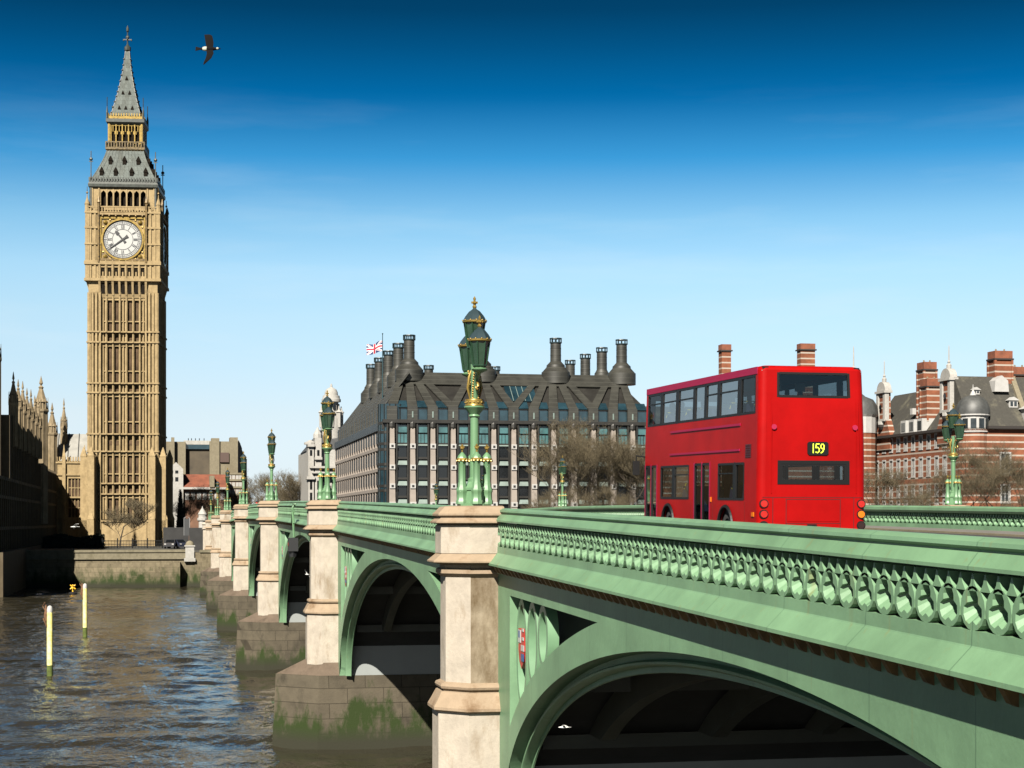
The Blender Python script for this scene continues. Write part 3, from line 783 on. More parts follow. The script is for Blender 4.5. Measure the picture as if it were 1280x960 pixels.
lamp0 = make_lamp((XL, T0 + PC[1], top(PC[1]) + .03), 'largest green and gold triple lamp, on the nearest stone pier left of the bus')
UPL = {2: 'green triple lamp on the second pier, just left of the dark-roofed office block', 3: 'green triple lamp on the third pier, standing against clear sky above a brown treetop',
       4: 'smaller green triple lamp on the fourth pier, in front of the beige block', 5: 'small green triple lamp on the fifth pier, third from the far end of the row',
       6: 'tiny green triple lamp on the sixth pier, next to last in the row', 7: 'tiniest green triple lamp at the far end of the bridge beside the white pillar'}
for i, lb in UPL.items(): dup(lamp0, (XL, T0 + PC[i], top(PC[i]) + .03), 0, lb)
DNL = {2: 'green triple lamp right of the bus, before the red brick building', 4: 'distant triple lamp among the bare trees, left of the bus',
       5: 'distant triple lamp on the far parapet hidden behind the nearest lamp', 6: 'far-off triple lamp low against the office block, left of the nearest lamp'}
for i, lb in DNL.items(): dup(lamp0, (XLD + .1, T0 + PC[i], top_d(PC[i]) + .03), 0, lb)
# ------------------------------------------------------------------ clock tower
TX, TY, TZ = -6.76, 330.8, 4.8
tower = thing('clock_tower', 'tall golden gothic clock tower with white dial and grey iron spire on the far bank', 'clock tower', (TX, TY, TZ), radians(-6.4))
def Z(z): return z - TZ
def ring4(fn):
    """call fn(P) for each of the four faces; P(u, d, z): u along the face, d out from the tower axis"""
    for k in range(4):
        a = k * pi / 2; ca, sa = cos(a), sin(a)
        fn(lambda u, d, z, ca=ca, sa=sa: (u * ca + d * sa, u * sa - d * ca, z))
def fbox(m, P, u0, u1, d0, d1, z0, z1):
    m.hexa([P(u0, d1, z0), P(u1, d1, z0), P(u1, d0, z0), P(u0, d0, z0)], [P(u0, d1, z1), P(u1, d1, z1), P(u1, d0, z1), P(u0, d0, z1)])
def sq(m, prof):
    m.loft([[(-r, -r, z), (r, -r, z), (r, r, z), (-r, r, z)] for r, z in prof])
def garch(m, P, u, w, d0, d1, z0, zs, zt, N=5):
    """solid with a pointed-arch outline"""
    out = [(-w, z0), (w, z0), (w, zs)] + [(w * cos(q / N * pi / 2) ** .8 if q < N else 0, zs + (zt - zs) * sin(q / N * pi / 2)) for q in range(1, N + 1)]
    out += [(-x, z) for x, z in out[3:-1][::-1]] + [(-w, zs)]
    m.loft([[P(u + x, d0, z) for x, z in out], [P(u + x, d1, z) for x, z in out]])
BANDS = [(Z(14.45), Z(16.4)), (Z(22.3), Z(25.5)), (Z(33.1), Z(34.85)), (Z(42.4), Z(44.3))]   # panelled bands between storeys
STAGES = [(Z(9.8), Z(14.45)), (Z(16.4), Z(22.3)), (Z(25.5), Z(33.1)), (Z(34.85), Z(42.4)), (Z(44.3), Z(50.9))]
ZC = Z(50.9)
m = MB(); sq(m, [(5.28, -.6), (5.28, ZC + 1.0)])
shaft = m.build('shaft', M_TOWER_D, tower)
bayw = 8.5 / 7
m = MB()
def shaft_face(P):
    for k in range(8):
        u = -4.25 + k * bayw
        fbox(m, P, u - .17, u + .17, 5.2, 6.0, 5.0, ZC)
        fbox(m, P, u - .07, u + .07, 5.98, 6.14, 5.0, ZC)
    for k in range(7):
        u = -4.25 + (k + .5) * bayw
        if k in (0, 3, 6): fbox(m, P, u - .09, u + .09, 5.2, 5.85, 5.0, ZC); fbox(m, P, u - .40, u + .40, 5.2, 5.50, 5.0, ZC)
        for z0, z1 in STAGES[1:]:
            for f in (.62,):
                z = z0 + (z1 - z0) * .30; fbox(m, P, u - .44, u + .44, 5.2, 5.72, z - .10, z + .10)
        for z0, z1 in STAGES:                               # traceried heads
            fbox(m, P, u - .44, u + .44, 5.2, 5.8, z1 - .75, z1 - .3)
ring4(shaft_face)
m.build('mullions', M_TOWER, shaft)
def bands_face(P):
    for z0, z1 in [cur]:
        for z in (z0, z1):
            fbox(m, P, -5.9, 5.9, 5.2, 6.32, z - .13, z + .13); fbox(m, P, -6.5, -4.2, 6.2, 6.60, z - .15, z + .15); fbox(m, P, 4.2, 6.5, 6.2, 6.60, z - .15, z + .15)
            for k in range(8):
                u = -4.25 + k * bayw; fbox(m, P, u - .13, u + .13, 6.2, 6.46, z - .1, z + .32)
for cur in BANDS:
    m = MB(); ring4(bands_face); m.build('string_course', M_TOWER, shaft)
m = MB(); sq(m, [(6.25, -.6), (6.25, 4.4)]); m.build('plain_base', M_TOWER, shaft)
m = MB(); sq(m, [(6.45, Z(9.5) - .2), (6.45, Z(9.5) + .18)]); m.build('string_course', M_TOWER, shaft)
# quatrefoil panels in the bands: dark blocks paint the shade of their recesses
m = MB()
def quat(P):
    for z0, z1 in BANDS:
        for k in range(7):
            u = -4.25 + (k + .5) * bayw; zc = (z0 + z1) / 2; r = min(.30, (z1 - z0) * .2)
            m = MB(); fbox(m, P, u - r, u + r, 5.2, 5.34, zc - r * 1.3, zc + r * 1.3); m.build('panel_shade_block', M_SLIT, shaft)
for k in (0, 1):
    a = k * pi / 2; ca, sa = cos(a), sin(a)
    quat(lambda u, d, z, ca=ca, sa=sa: (u * ca + d * sa, u * sa - d * ca, z))
# corner buttresses: slim above, deeper stepped ones at the foot
for sx in (-1, 1):
    for sy in (-1, 1):
        m = MB(); cx, cy = sx * 5.15, sy * 5.15
        m.box(cx - .85, cx + .85, cy - .85, cy + .85, -.6, ZC + 1)
        for e in (-1.05, -.35, .35, 1.05):
            m.box(cx + e * .95 - .17, cx + e * .95 + .17, cy + sy * .95 - .35, cy + sy * .95 + .35, -.5, ZC + .6); m.box(cx + sx * .95 - .35, cx + sx * .95 + .35, cy + e * .95 - .17, cy + e * .95 + .17, -.5, ZC + .6)
        # foot buttresses
        for dx, dy in ((0, sy), (sx, 0)):
            w = .62
            ox = cx + sx * .35 if dx == 0 else cx + sx * 1.15; oy = cy + sy * .35 if dy == 0 else cy + sy * 1.15
            for (dep, zt_) in ((1.75, Z(9.6)), (1.45, Z(21.2))):
                if dx == 0: m.box(ox - w, ox + w, min(oy, oy + sy * (dep + .8)), max(oy, oy + sy * (dep + .8)), -.6, zt_)
                else: m.box(min(ox, ox + sx * dep), max(ox, ox + sx * dep), oy - w, oy + w, -.6, zt_)
                gx, gy = (ox, oy + sy * (dep + .8 - .55)) if dx == 0 else (ox + sx * (dep - .55), oy)
                m.lathe([(w * 1.25, zt_), (w * 1.35, zt_ + .25), (.1, zt_ + 1.9)], 4, (gx, gy, 0), rot=pi / 4)
        m.build('corner_buttress', M_TOWER, tower)
# lancet slits, one object each
slit = None
for (z0, z1) in STAGES:
    for k in (1, 2, 4, 5):
        for face in range(2):
            a = face * pi / 2; u = -4.25 + (k + .5) * bayw; d = 5.32
            mm = MB(); mm.cm = 0
            garch(mm, lambda uu, dd, z: (uu, dd, z), 0, .19, 0, -.05, 0, (z1 - z0) - 1.6, (z1 - z0) - .9)
            o = mm.build('lancet_window', M_SLIT, shaft)
            o.location = (u * cos(a) + d * sin(a), u * sin(a) - d * cos(a), z0 + .35); o.rotation_euler = (0, 0, a)
# corbelled gallery under the clock
m = MB(); sq(m, [(5.95, Z(50.6)), (6.25, Z(51.6)), (6.25, Z(53.4)), (6.95, Z(53.6)), (6.95, Z(54.1)), (6.35, Z(54.15)), (6.35, Z(56.4)), (6.95, Z(56.6)), (6.95, Z(57.2)), (6.5, Z(57.25))])
def gal(P):
    for k in range(8):
        u = -4.2 + k * 1.2
        m.loft([[P(u - .16, 6.2, Z(51.0)), P(u + .16, 6.2, Z(51.0)), P(u + .16, 5.9, Z(51.0)), P(u - .16, 5.9, Z(51.0))], [P(u - .2, 6.9, Z(53.5)), P(u + .2, 6.9, Z(53.5)), P(u + .2, 5.9, Z(53.5)), P(u - .2, 5.9, Z(53.5))]])
        fbox(m, P, u - .22, u + .22, 6.3, 6.78, Z(54.1), Z(56.6)); fbox(m, P, u - .1, u + .1, 6.7, 6.92, Z(53.8), Z(57.4))
    for k in range(7):
        u = -3.6 + k * 1.2; fbox(m, P, u - .45, u + .45, 6.3, 6.7, Z(54.1), Z(54.5)); fbox(m, P, u - .45, u + .45, 6.3, 6.62, Z(56.1), Z(56.6))
        fbox(m, P, u - .12, u + .12, 6.3, 6.6, Z(54.4), Z(55.3))
ring4(gal)
gal_o = m.build('corbelled_gallery', M_TOWER, tower)
m = MB()
def galr(P):
    for k in range(7):
        u = -3.6 + k * 1.2; garch(m, P, u, .32, 6.36, 6.40, Z(54.4), Z(55.4), Z(56.2))
        garch(m, P, u, .34, 6.24, 6.30, Z(51.4), Z(52.6), Z(53.3))
ring4(galr); m.build('gallery_niche_shade', M_VOID, gal_o)  # dark arch shapes paint the shade of niches
# clock stage
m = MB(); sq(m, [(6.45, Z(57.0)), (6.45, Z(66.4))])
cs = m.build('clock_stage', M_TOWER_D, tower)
m = MB()
for sx in (-1, 1):
    for sy in (-1, 1):
        cx, cy = sx * 5.42, sy * 5.42
        m.box(cx - 1.15, cx + 1.15, cy - 1.15, cy + 1.15, Z(53.8), Z(66.6))
        for e in (-1.15, -.4, .4, 1.15):
            m.box(cx + e - .17, cx + e + .17, cy + sy * 1.0 - .36, cy + sy * 1.0 + .36, Z(54), Z(66.9)); m.box(cx + sx * 1.0 - .36, cx + sx * 1.0 + .36, cy + e - .17, cy + e + .17, Z(54), Z(66.9))
        for z in (57.2, 60.4, 63.4, 66.2): m.box(cx - 1.45, cx + 1.45, cy - 1.45, cy + 1.45, Z(z) - .16, Z(z) + .16)
        m.lathe([(.42, Z(66.4)), (.42, Z(67.6)), (.5, Z(67.7)), (.12, Z(68.9)), (.05, Z(69.6))], 8, (sx * 6.45, sy * 6.45, 0))
def par(P):
    fbox(m, P, -4.3, 4.3, 6.4, 6.95, Z(65.75), Z(66.1)); fbox(m, P, -6.7, 6.7, 6.3, 6.8, Z(66.2), Z(66.35)); fbox(m, P, -6.7, 6.7, 6.45, 6.7, Z(67.15), Z(67.35))
    for k in range(28): fbox(m, P, -6.75 + k * .5 - .09, -6.75 + k * .5 + .09, 6.5, 6.65, Z(66.3), Z(67.2))
ring4(par)
m.build('corner_piers', M_TOWER, cs)
m = MB()
def fin(P):
    for u in (-6.45, 6.45): m.ball(P(u, 6.45, Z(69.8)), .22, 6, 4); m.lathe([(.06, Z(69.6)), (.05, Z(70.9))], 4, P(u, 6.45, 0))
    for u in (-4.3, 4.3): m.lathe([(.22, Z(57)), (.22, Z(67.8)), (.34, Z(68)), (.05, Z(69.2))], 6, P(u, 6.9, 0))
    for k in range(7): m.ball(P(-3.6 + k * 1.2, 6.95, Z(65.55)), .2, 6, 4)
    fbox(m, P, -4.1, 4.1, 6.4, 6.8, Z(57.3), Z(57.75))
ring4(fin); m.build('gilded_ornament', M_GILTDK, cs)
# the four clocks
DR = 3.55
ZD = Z(61.25)
for face in range(2):
    a = face * pi / 2
    fr = MB()
    P0 = lambda u, d, z: (u, -d, z)
    for u0, u1, z0, z1 in ((-4.15, -3.85, -4.1, 4.1), (3.85, 4.15, -4.1, 4.1), (-3.85, 3.85, 3.8, 4.1), (-3.85, 3.85, -4.1, -3.8)): fbox(fr, P0, u0, u1, 6.4, 6.75, ZD + z0, ZD + z1)
    N = 40
    for r0, r1, d in ((3.55, 3.86, .74),):
        ids = []
        for r, dd in ((r1, 6.45), (r1, 6.4 + d - .25), (r0, 6.4 + d - .25), (r0, 6.45)): ids.append([(r * cos(2 * pi * q / N), -dd, ZD + r * sin(2 * pi * q / N)) for q in range(N)])
        fr.loft(ids + [ids[0]], cap=False)
    fo = fr.build('clock_frame', M_GILT, cs); fo.rotation_euler = (0, 0, a)
    s_ = MB()
    fbox(s_, P0, -3.9, 3.9, 6.4, 6.5, ZD - 3.9, ZD + 3.9); so_ = s_.build('frame_spandrel', mat('dark_gilded_field', (.20, .13, .04), .5, vscale=1.5, c2=(.7, .46, .11)), fo)
    s_ = MB()
    for su in (-1, 1):
        for sz in (-1, 1):
            s_.ball((su * 3.15, -6.55, ZD + sz * 3.15), .42, 8, 6); s_.ball((su * 3.55, -6.52, ZD + sz * 2.3), .2, 6, 4); s_.ball((su * 2.3, -6.52, ZD + sz * 3.55), .2, 6, 4)
    s_.build('corner_rosette', M_GILT, fo)
    dmb = MB(); dmb.lathe([(0.001, 0), (DR, 0), (DR, .06), (.001, .06)], 48)
    dmb.xf(lambda x, y, z: (x, -6.56 - z, ZD + y)); dl = dmb.build('clock_dial', M_DIAL, fo)
    k_ = MB(); dd = 6.66
    def ringm(r0, r1):
        ids = [[(r * cos(2 * pi * q / 64), -d, ZD + r * sin(2 * pi * q / 64)) for q in range(64)] for r, d in ((r0, 6.63), (r0, dd), (r1, dd), (r1, 6.63))]
        k_.loft(ids, cap=False)
    ringm(3.36, 3.55); ringm(2.78, 2.85); ringm(1.82, 1.90); ringm(3.08, 3.11)
    def bar(ang, r0, r1, w0, w1=None, d=None, off=0.0):
        w1 = w0 if w1 is None else w1; d = d or dd
        ux, uz = sin(ang), cos(ang); nx, nz = uz, -ux
        q = [(ux * r0 + nx * (off - w0), uz * r0 + nz * (off - w0)), (ux * r0 + nx * (off + w0), uz * r0 + nz * (off + w0)), (ux * r1 + nx * (off + w1), uz * r1 + nz * (off + w1)), (ux * r1 + nx * (off - w1), uz * r1 + nz * (off - w1))]
        return [(x, -d + .03, ZD + z) for x, z in q], [(x, -d, ZD + z) for x, z in q]
    def addbar(mm, *aa, **kk): A, B = bar(*aa, **kk); mm.loft([A, B])
    for q in range(60):
        addbar(k_, q * pi / 30, 2.86, 3.37, .022)
        if q % 5: 
            addbar(k_, (q + .5) * pi / 30, 3.1, 3.36, .016)
    NUM = {12: 'XII', 1: 'I', 2: 'II', 3: 'III', 4: 'IV', 5: 'V', 6: 'VI', 7: 'VII', 8: 'VIII', 9: 'IX', 10: 'X', 11: 'XI'}
    def seg(mm, ang, p, q, w):
        """stroke between (across, radius) points in the frame of one hour"""
        def G(o, r): return (sin(ang) * r + cos(ang) * o, cos(ang) * r - sin(ang) * o)
        (x0, z0), (x1, z1) = G(*p), G(*q); L_ = math.hypot(x1 - x0, z1 - z0); nx, nz = -(z1 - z0) / L_ * w, (x1 - x0) / L_ * w
        c4 = [(x0 - nx, z0 - nz), (x1 - nx, z1 - nz), (x1 + nx, z1 + nz), (x0 + nx, z0 + nz)]
        mm.loft([[(x, -dd + .03, ZD + z) for x, z in c4], [(x, -dd - .01, ZD + z) for x, z in c4]])
    nm = MB()
    for hr, tx in NUM.items():
        ang = hr * pi / 6; adv = {'I': .16, 'V': .36, 'X': .36}; tot = sum(adv[c] for c in tx); x = -tot / 2
        for ch in tx:
            w = adv[ch]; c0 = x + w / 2
            if ch == 'I': seg(nm, ang, (c0, 1.98), (c0, 2.70), .042)
            elif ch == 'V': seg(nm, ang, (c0 - .13, 2.70), (c0, 1.98), .05); seg(nm, ang, (c0 + .13, 2.70), (c0, 1.98), .025)
            else: seg(nm, ang, (c0 - .13, 2.70), (c0 + .13, 1.98), .05); seg(nm, ang, (c0 + .13, 2.70), (c0 - .13, 1.98), .025)
            x += w
        addbar(nm, ang, 2.86, 3.40, .05)
    nm.build('roman_numerals', M_DIALMK, dl); k_.build('dial_tracery', M_DIALMK, dl)
    hh = MB(); mn = MB()
    ha = 2 * pi * (10 + 39 / 60) / 12; ma_ = 2 * pi * 39 / 60
    addbar(hh, ha, -.75, 0, .26, .12, d=6.76); addbar(hh, ha, 0, 1.35, .12, .15, d=6.76); addbar(hh, ha, 1.25, 1.7, .32, .30, d=6.76); addbar(hh, ha, 1.7, 2.1, .26, .02, d=6.76)
    addbar(mn, ma_, -1.15, -.6, .30, .16, d=6.80); addbar(mn, ma_, -.6, 3.3, .16, .035, d=6.80)
    hh.build('hour_hand', M_BLKIRON, dl); mn.build('minute_hand', M_BLKIRON, dl)
# belfry with seven arches a side
m = MB(); sq(m, [(4.9, Z(66.2)), (4.9, Z(71))]); bel = m.build('belfry', M_VOID, tower)
m = MB()
for sx in (-1, 1):
    for sy in (-1, 1):
        m.box(sx * 5.0 - .85, sx * 5.0 + .85, sy * 5.0 - .85, sy * 5.0 + .85, Z(66.2), Z(71.0))
        for e in (-.6, .6): m.box(sx * 5.0 + e - .13, sx * 5.0 + e + .13, sy * 5.9 - .12, sy * 5.9 + .12, Z(67), Z(71)); m.box(sx * 5.9 - .12, sx * 5.9 + .12, sy * 5.0 + e - .13, sy * 5.0 + e + .13, Z(67), Z(71))
def belf(P):
    for k in range(8):
        u = -4.2 + k * 1.2; fbox(m, P, u - .14, u + .14, 5.3, 5.85, Z(66.2), Z(71))
    for k in range(7):
        u = -3.6 + k * 1.2
        for s_ in (-1, 1):
            m.loft([[P(u + s_ * .62, 5.8, Z(69.4)), P(u + s_ * .62, 5.8, Z(71)), P(u, 5.8, Z(71)), P(u, 5.8, Z(70.4)), P(u + s_ * .36, 5.8, Z(70.05))], [P(u + s_ * .62, 5.4, Z(69.4)), P(u + s_ * .62, 5.4, Z(71)), P(u, 5.4, Z(71)), P(u, 5.4, Z(70.4)), P(u + s_ * .36, 5.4, Z(70.05))]])
        fbox(m, P, u - .5, u + .5, 5.4, 5.75, Z(66.2), Z(67.55))
ring4(belf); m.build('belfry_arcade', M_TOWER, bel)
m = MB(); sq(m, [(5.9, Z(70.7)), (6.3, Z(71.0)), (6.35, Z(71.5)), (6.15, Z(71.9)), (6.15, Z(72.1))]); 
def cren(P):
    for k in range(25): fbox(m, P, -6 + k * .5 - .12, -6 + k * .5 + .12, 6.05, 6.25, Z(72.0), Z(72.75))
ring4(cren); gut = m.build('iron_gutter', mat('verdigris_black_iron', (.06, .075, .06), .5, var=.5, vscale=2), tower)
# lower roof
def roofpts(z): 
    f = (z - 72.2) / (78.3 - 72.2); return 5.95 + (3.35 - 5.95) * (1 - (1 - f) ** 1.25)
m = MB(); sq(m, [(roofpts(72.2 + 6.1 * q / 6), Z(72.2 + 6.1 * q / 6)) for q in range(7)])
lr = m.build('lower_roof', M_TROOF, tower)
m = MB()
def ribs(P):
    for k in range(13):
        f = -1 + k / 6
        m.loft([[P(f * r - .05, r + .07, Z(z)), P(f * r + .05, r + .07, Z(z)), P(f * r + .05, r - .1, Z(z)), P(f * r - .05, r - .1, Z(z))] for z, r in [(72.3 + 6 * q / 6, roofpts(72.3 + 6 * q / 6)) for q in range(7)]])
ring4(ribs); m.build('roof_ribs', M_TROOF, lr)
for face in range(2):
    a = face * pi / 2
    for z, us in ((73.2, (-4.0, -1.45, 1.45, 4.0)), (75.5, (-2.55, 0, 2.55))):
        for u in us:
            mm = MB(); P0 = lambda uu, dd, zz: (uu, -dd, zz); r = roofpts(z)
            garch(mm, P0, u, .34, r - .9, r + .10, Z(z), Z(z) + .75, Z(z) + 1.25)
            mm.loft([[P0(u - .45, r + .2, Z(z) + .7), P0(u, r + .2, Z(z) + 1.6), P0(u + .45, r + .2, Z(z) + .7)], [P0(u - .45, r - .8, Z(z) + .85), P0(u, r - .8, Z(z) + 1.7), P0(u + .45, r - .8, Z(z) + .85)]])
            o = mm.build('dormer', M_VOID, lr); o.rotation_euler = (0, 0, a)
# corner standards with flying finials
for sx in (-1, 1):
    for sy in (-1, 1):
        m = MB(); c = (sx * 5.85, sy * 5.85, 0)
        m.tube([(c[0], c[1], Z(67)), (c[0], c[1], Z(77.6))], .09, 5); m.box(c[0] - .35, c[0] + .35, c[1] - .06, c[1] + .06, Z(75.6), Z(75.75)); m.ball((c[0], c[1], Z(76.1)), .34, 6, 4); m.lathe([(.28, Z(67)), (.28, Z(71)), (.1, Z(73.4))], 6, c)
        m.build('corner_standard', MATS['verdigris_black_iron'], tower)
# upper lantern
m = MB(); sq(m, [(3.35, Z(78.2)), (3.6, Z(78.5)), (3.6, Z(78.9)), (3.45, Z(79.0))])
def bal(P):
    for k in range(15): fbox(m, P, -3.5 + k * .5 - .1, -3.5 + k * .5 + .1, 3.4, 3.55, Z(78.9), Z(79.9))
    fbox(m, P, -3.55, 3.55, 3.4, 3.58, Z(79.8), Z(79.98))
ring4(bal); m.build('lantern_balcony', mat('dark_gilt_iron', (.20, .14, .05), .5, metal=.3, var=.7, vscale=3), tower)
m = MB(); sq(m, [(2.5, Z(78.6)), (2.5, Z(83.4))]); la = m.build('lantern_chamber', M_VOID, tower)
m = MB()
def lan(P):
    for k in range(6): u = -2.85 + k * 1.14; fbox(m, P, u - .10, u + .10, 2.55, 3.1, Z(78.8), Z(83.4))
    for k in range(5):
        u = -2.28 + k * 1.14; fbox(m, P, u - .5, u + .5, 2.55, 2.95, Z(83.0), Z(83.4)); fbox(m, P, u - .06, u + .06, 2.55, 2.95, Z(81.9), Z(83.0))
        for s_ in (-1, 1): fbox(m, P, u + s_ * .38 - .11, u + s_ * .38 + .11, 2.55, 2.98, Z(81.4), Z(82.0))
    for s_ in (-1, 1): fbox(m, P, s_ * 3.0 - .12, s_ * 3.0 + .12, 2.9, 3.2, Z(78.8), Z(83.6))
ring4(lan); m.build('lantern_arcade', M_GILT, la)
m = MB(); sq(m, [(3.1, Z(83.2)), (3.5, Z(83.6)), (3.5, Z(84.2)), (3.0, Z(84.35))]); m.build('lantern_cornice', MATS['verdigris_black_iron'], tower)
m = MB()
def crest(P):
    fbox(m, P, -3.2, 3.2, 3.05, 3.2, Z(84.3), Z(84.75))
    for k in range(14): fbox(m, P, -3.1 + k * .477 - .1, -3.1 + k * .477 + .1, 3.02, 3.2, Z(84.7), Z(85.3))
ring4(crest); m.build('gilt_cresting', M_GILT, tower)
# spire
SPR = [(2.85, 84.4), (2.3, 86.6), (1.75, 88.7), (1.35, 90.6), (.92, 92.9), (.62, 94.9), (.40, 97.2), (.34, 97.6)]
m = MB(); sq(m, [(r, Z(z)) for r, z in SPR]); sp = m.build('spire', M_TROOF, tower)
m = MB()
for sx in (-1, 1):
    for sy in (-1, 1):
        m.tube([(sx * r, sy * r, Z(z)) for r, z in SPR], .10, 5)
        for q in range(12):
            f = q / 12 * 6; i_ = int(f); f -= i_; r = SPR[i_][0] * (1 - f) + SPR[i_ + 1][0] * f; z = SPR[i_][1] * (1 - f) + SPR[i_ + 1][1] * f
            m.ball((sx * (r + .1), sy * (r + .1), Z(z)), .17, 5, 4)
        m.tube([(sx * 3.3, sy * 3.3, Z(83.6)), (sx * 3.3, sy * 3.3, Z(88.2))], .07, 4); m.lathe([(.2, Z(84)), (.2, Z(85.4)), (.05, Z(86.6))], 5, (sx * 3.3, sy * 3.3, 0))
m.build('spire_crockets', MATS['verdigris_black_iron'], sp)
for face in range(2):
    a = face * pi / 2
    for z, us in ((86.2, (-1.2, 0, 1.2)), (89.2, (-.62, .62)), (92.0, (0,))):
        for u in us:
            r = 2.85 - (z - 84.4) * .245 if z < 90 else 1.1
            mm = MB(); P0 = lambda uu, dd, zz: (uu, -dd, zz)
            mm.loft([[P0(u - .3, r + .12, Z(z)), P0(u + .3, r + .12, Z(z)), P0(u, r + .12, Z(z) + .75)], [P0(u - .3, r - .5, Z(z)), P0(u + .3, r - .5, Z(z)), P0(u, r - .5, Z(z) + .75)]])
            o = mm.build('spire_light', M_VOID, sp); o.rotation_euler = (0, 0, a)
m = MB()
m.lathe([(.34, Z(97.5)), (.62, Z(97.8)), (.62, Z(98.4)), (.3, Z(98.7)), (.14, Z(99.0)), (.10, Z(101.2)), (.24, Z(101.4)), (.24, Z(101.9)), (.05, Z(102.5))], 8)
m.box(-.75, .75, -.07, .07, Z(99.75), Z(99.95)); m.box(-.07, .07, -.75, .75, Z(99.75), Z(99.95)); m.ball((0, 0, Z(100.3)), .36, 6, 5)
for s_ in (-1, 1): m.ball((s_ * .72, 0, Z(99.7)), .16, 5, 4)
m.build('finial', MATS['verdigris_black_iron'], tower)

# ------------------------------------------------------------------ palace along the river, in its own shade
pal = thing('gothic_palace', 'long shadowed gothic palace with a row of spiky turrets, left of the clock tower', 'palace', (-32, 290, TZ))
PO = org(pal)
WX = -20.2
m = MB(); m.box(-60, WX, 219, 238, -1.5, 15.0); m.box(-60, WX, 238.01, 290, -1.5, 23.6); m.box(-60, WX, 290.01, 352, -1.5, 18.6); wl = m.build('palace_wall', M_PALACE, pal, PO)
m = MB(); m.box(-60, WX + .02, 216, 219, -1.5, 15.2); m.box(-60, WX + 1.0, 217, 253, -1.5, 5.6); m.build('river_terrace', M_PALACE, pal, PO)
m = MB()
for k in range(46):
    y = 221 + k * 2.8
    m.box(WX - .2, WX + .22, y - .2, y + .2, 5.5, 15 if y < 238 else (23.7 if y < 290 else 18.7))
for z in (8.5, 12.5, 14.9): m.box(WX - .2, WX + .16, 219.2, 351.8, z - .2, z + .2)
m.build('wall_tracery', M_PALACE, wl, PO)
# slate roof behind the parapet
m = MB(); m.loft([[(-58, y, 18.2), (WX - 1.6, y, 18.2), (-38, y, 24.4)] for y in (242, 350)]); m.build('palace_roof', M_SLATE, pal, PO)
def turret(x, y, z0, zb, zt_, r):
    q = MB()
    q.lathe([(r, z0), (r, zb - .6), (r * 1.2, zb - .3), (r * 1.2, zb), (r * .98, zb + .1), (r * .9, zb + .1 + (zt_ - zb) * .18), (r * 1.12, zb + (zt_ - zb) * .22), (r * .78, zb + (zt_ - zb) * .30), (r * .30, zb + (zt_ - zb) * .62), (r * .42, zb + (zt_ - zb) * .66), (r * .12, zb + (zt_ - zb) * .72), (r * .3, zb + (zt_ - zb) * .78), (.03, zt_)], 8, (x, y, 0), rot=pi / 8)
    for k in range(8):
        a = pi / 4 * k; q.tube([(x + r * .98 * cos(a + pi / 8), y + r * .98 * sin(a + pi / 8), z0), (x + r * .98 * cos(a + pi / 8), y + r * .98 * sin(a + pi / 8), zb - .3)], .09, 4)
    for k in range(8): 
        a = pi / 4 * k
        q.tube([(x + r * cos(a), y + r * sin(a), zb), (x + r * 1.02 * cos(a), y + r * 1.02 * sin(a), zb + (zt_ - zb) * .36)], [.10, .02], 4)
    return q
for k in range(7):
    y = 241 + k * 7.8
    q = turret(WX + .22, y, 19.5, 25.4 - k * .1, 29.2 + (0 if k % 2 else .4), .58)
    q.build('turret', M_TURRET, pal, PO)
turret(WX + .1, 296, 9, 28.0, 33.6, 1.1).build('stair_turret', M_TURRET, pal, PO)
turret(-22.0, 236.5, 5, 31.0, 36.2, .8).build('stair_turret', M_PALACE, pal, PO)  # the darkened palace stone paints this turret as shaded
# link range beside the tower: lit east wall with a tall traceried window, lead roof
hall = thing('gothic_hall', 'low sunlit gothic hall with pale roof and tall traceried window beside the clock tower', 'hall', (-19, 345, TZ)); HO = org(hall)
m = MB()
HY = 337.5
m.holed(-28, -12.5, TZ - .5, 20.9, [(-17.9, -15.5, 10.2, 17.6)], lambda u, v, d: (u, HY + d, v), .6)
m.build('hall_wall', M_TOWER, hall, HO)
m = MB()
for x in (-21.2, -18.7, -14.9, -13.4): m.box(x - .3, x + .3, HY - .55, HY + .2, TZ, 20.6); m.lathe([(.4, 20.6), (.4, 21.8), (.05, 24.0)], 4, (x, HY - .2, 0), rot=pi / 4)
for z in (9.4, 14, 18.3, 20.6): m.box(-27.9, -12.6, HY - .25, HY + .1, z - .15, z + .15)
for k in range(24): m.box(-24 + k * .5 - .12, -24 + k * .5 + .12, HY - .1, HY + .2, 20.9, 21.7)
m.build('hall_buttresses', M_TOWER, hall, HO)
m = MB(); m.box(-17.9, -15.5, HY + .35, HY + .42, 10.2, 17.6); w = m.build('traceried_window', M_SLIT, hall, HO)
m = MB()
for x in (-17.3, -16.7, -16.1): m.box(x - .07, x + .07, HY + .15, HY + .34, 10.2, 17.6)
for z in (12.0, 13.9, 15.8): m.box(-17.9, -15.5, HY + .17, HY + .33, z - .09, z + .09)
m.build('window_tracery', M_TOWER, w, HO)
m = MB(); m.loft([[(-30, HY + .8, 20.9), (-30, HY + 14, 20.9), (-30, HY + 7.0, 26.4)], [(-11.5, HY + .8, 20.9), (-11.5, HY + 14, 20.9), (-11.5, HY + 7.0, 26.4)]])
hr = m.build('hall_roof', mat('pale_lead_roof', (.55, .54, .49), .6, var=.15, vscale=.5), hall, HO)
m = MB()
for k in range(10): x = -29.5 + k * 1.9; m.tube([(x, HY + .75, 20.95), (x, HY + 7, 26.5)], .08, 4)
m.build('roof_rolls', M_LEAD, hr, HO)
m = MB()
turret(-20.9, HY + .3, TZ, 26.2, 32.0, .95).build('hall_turret', M_TURRET, hall, HO)
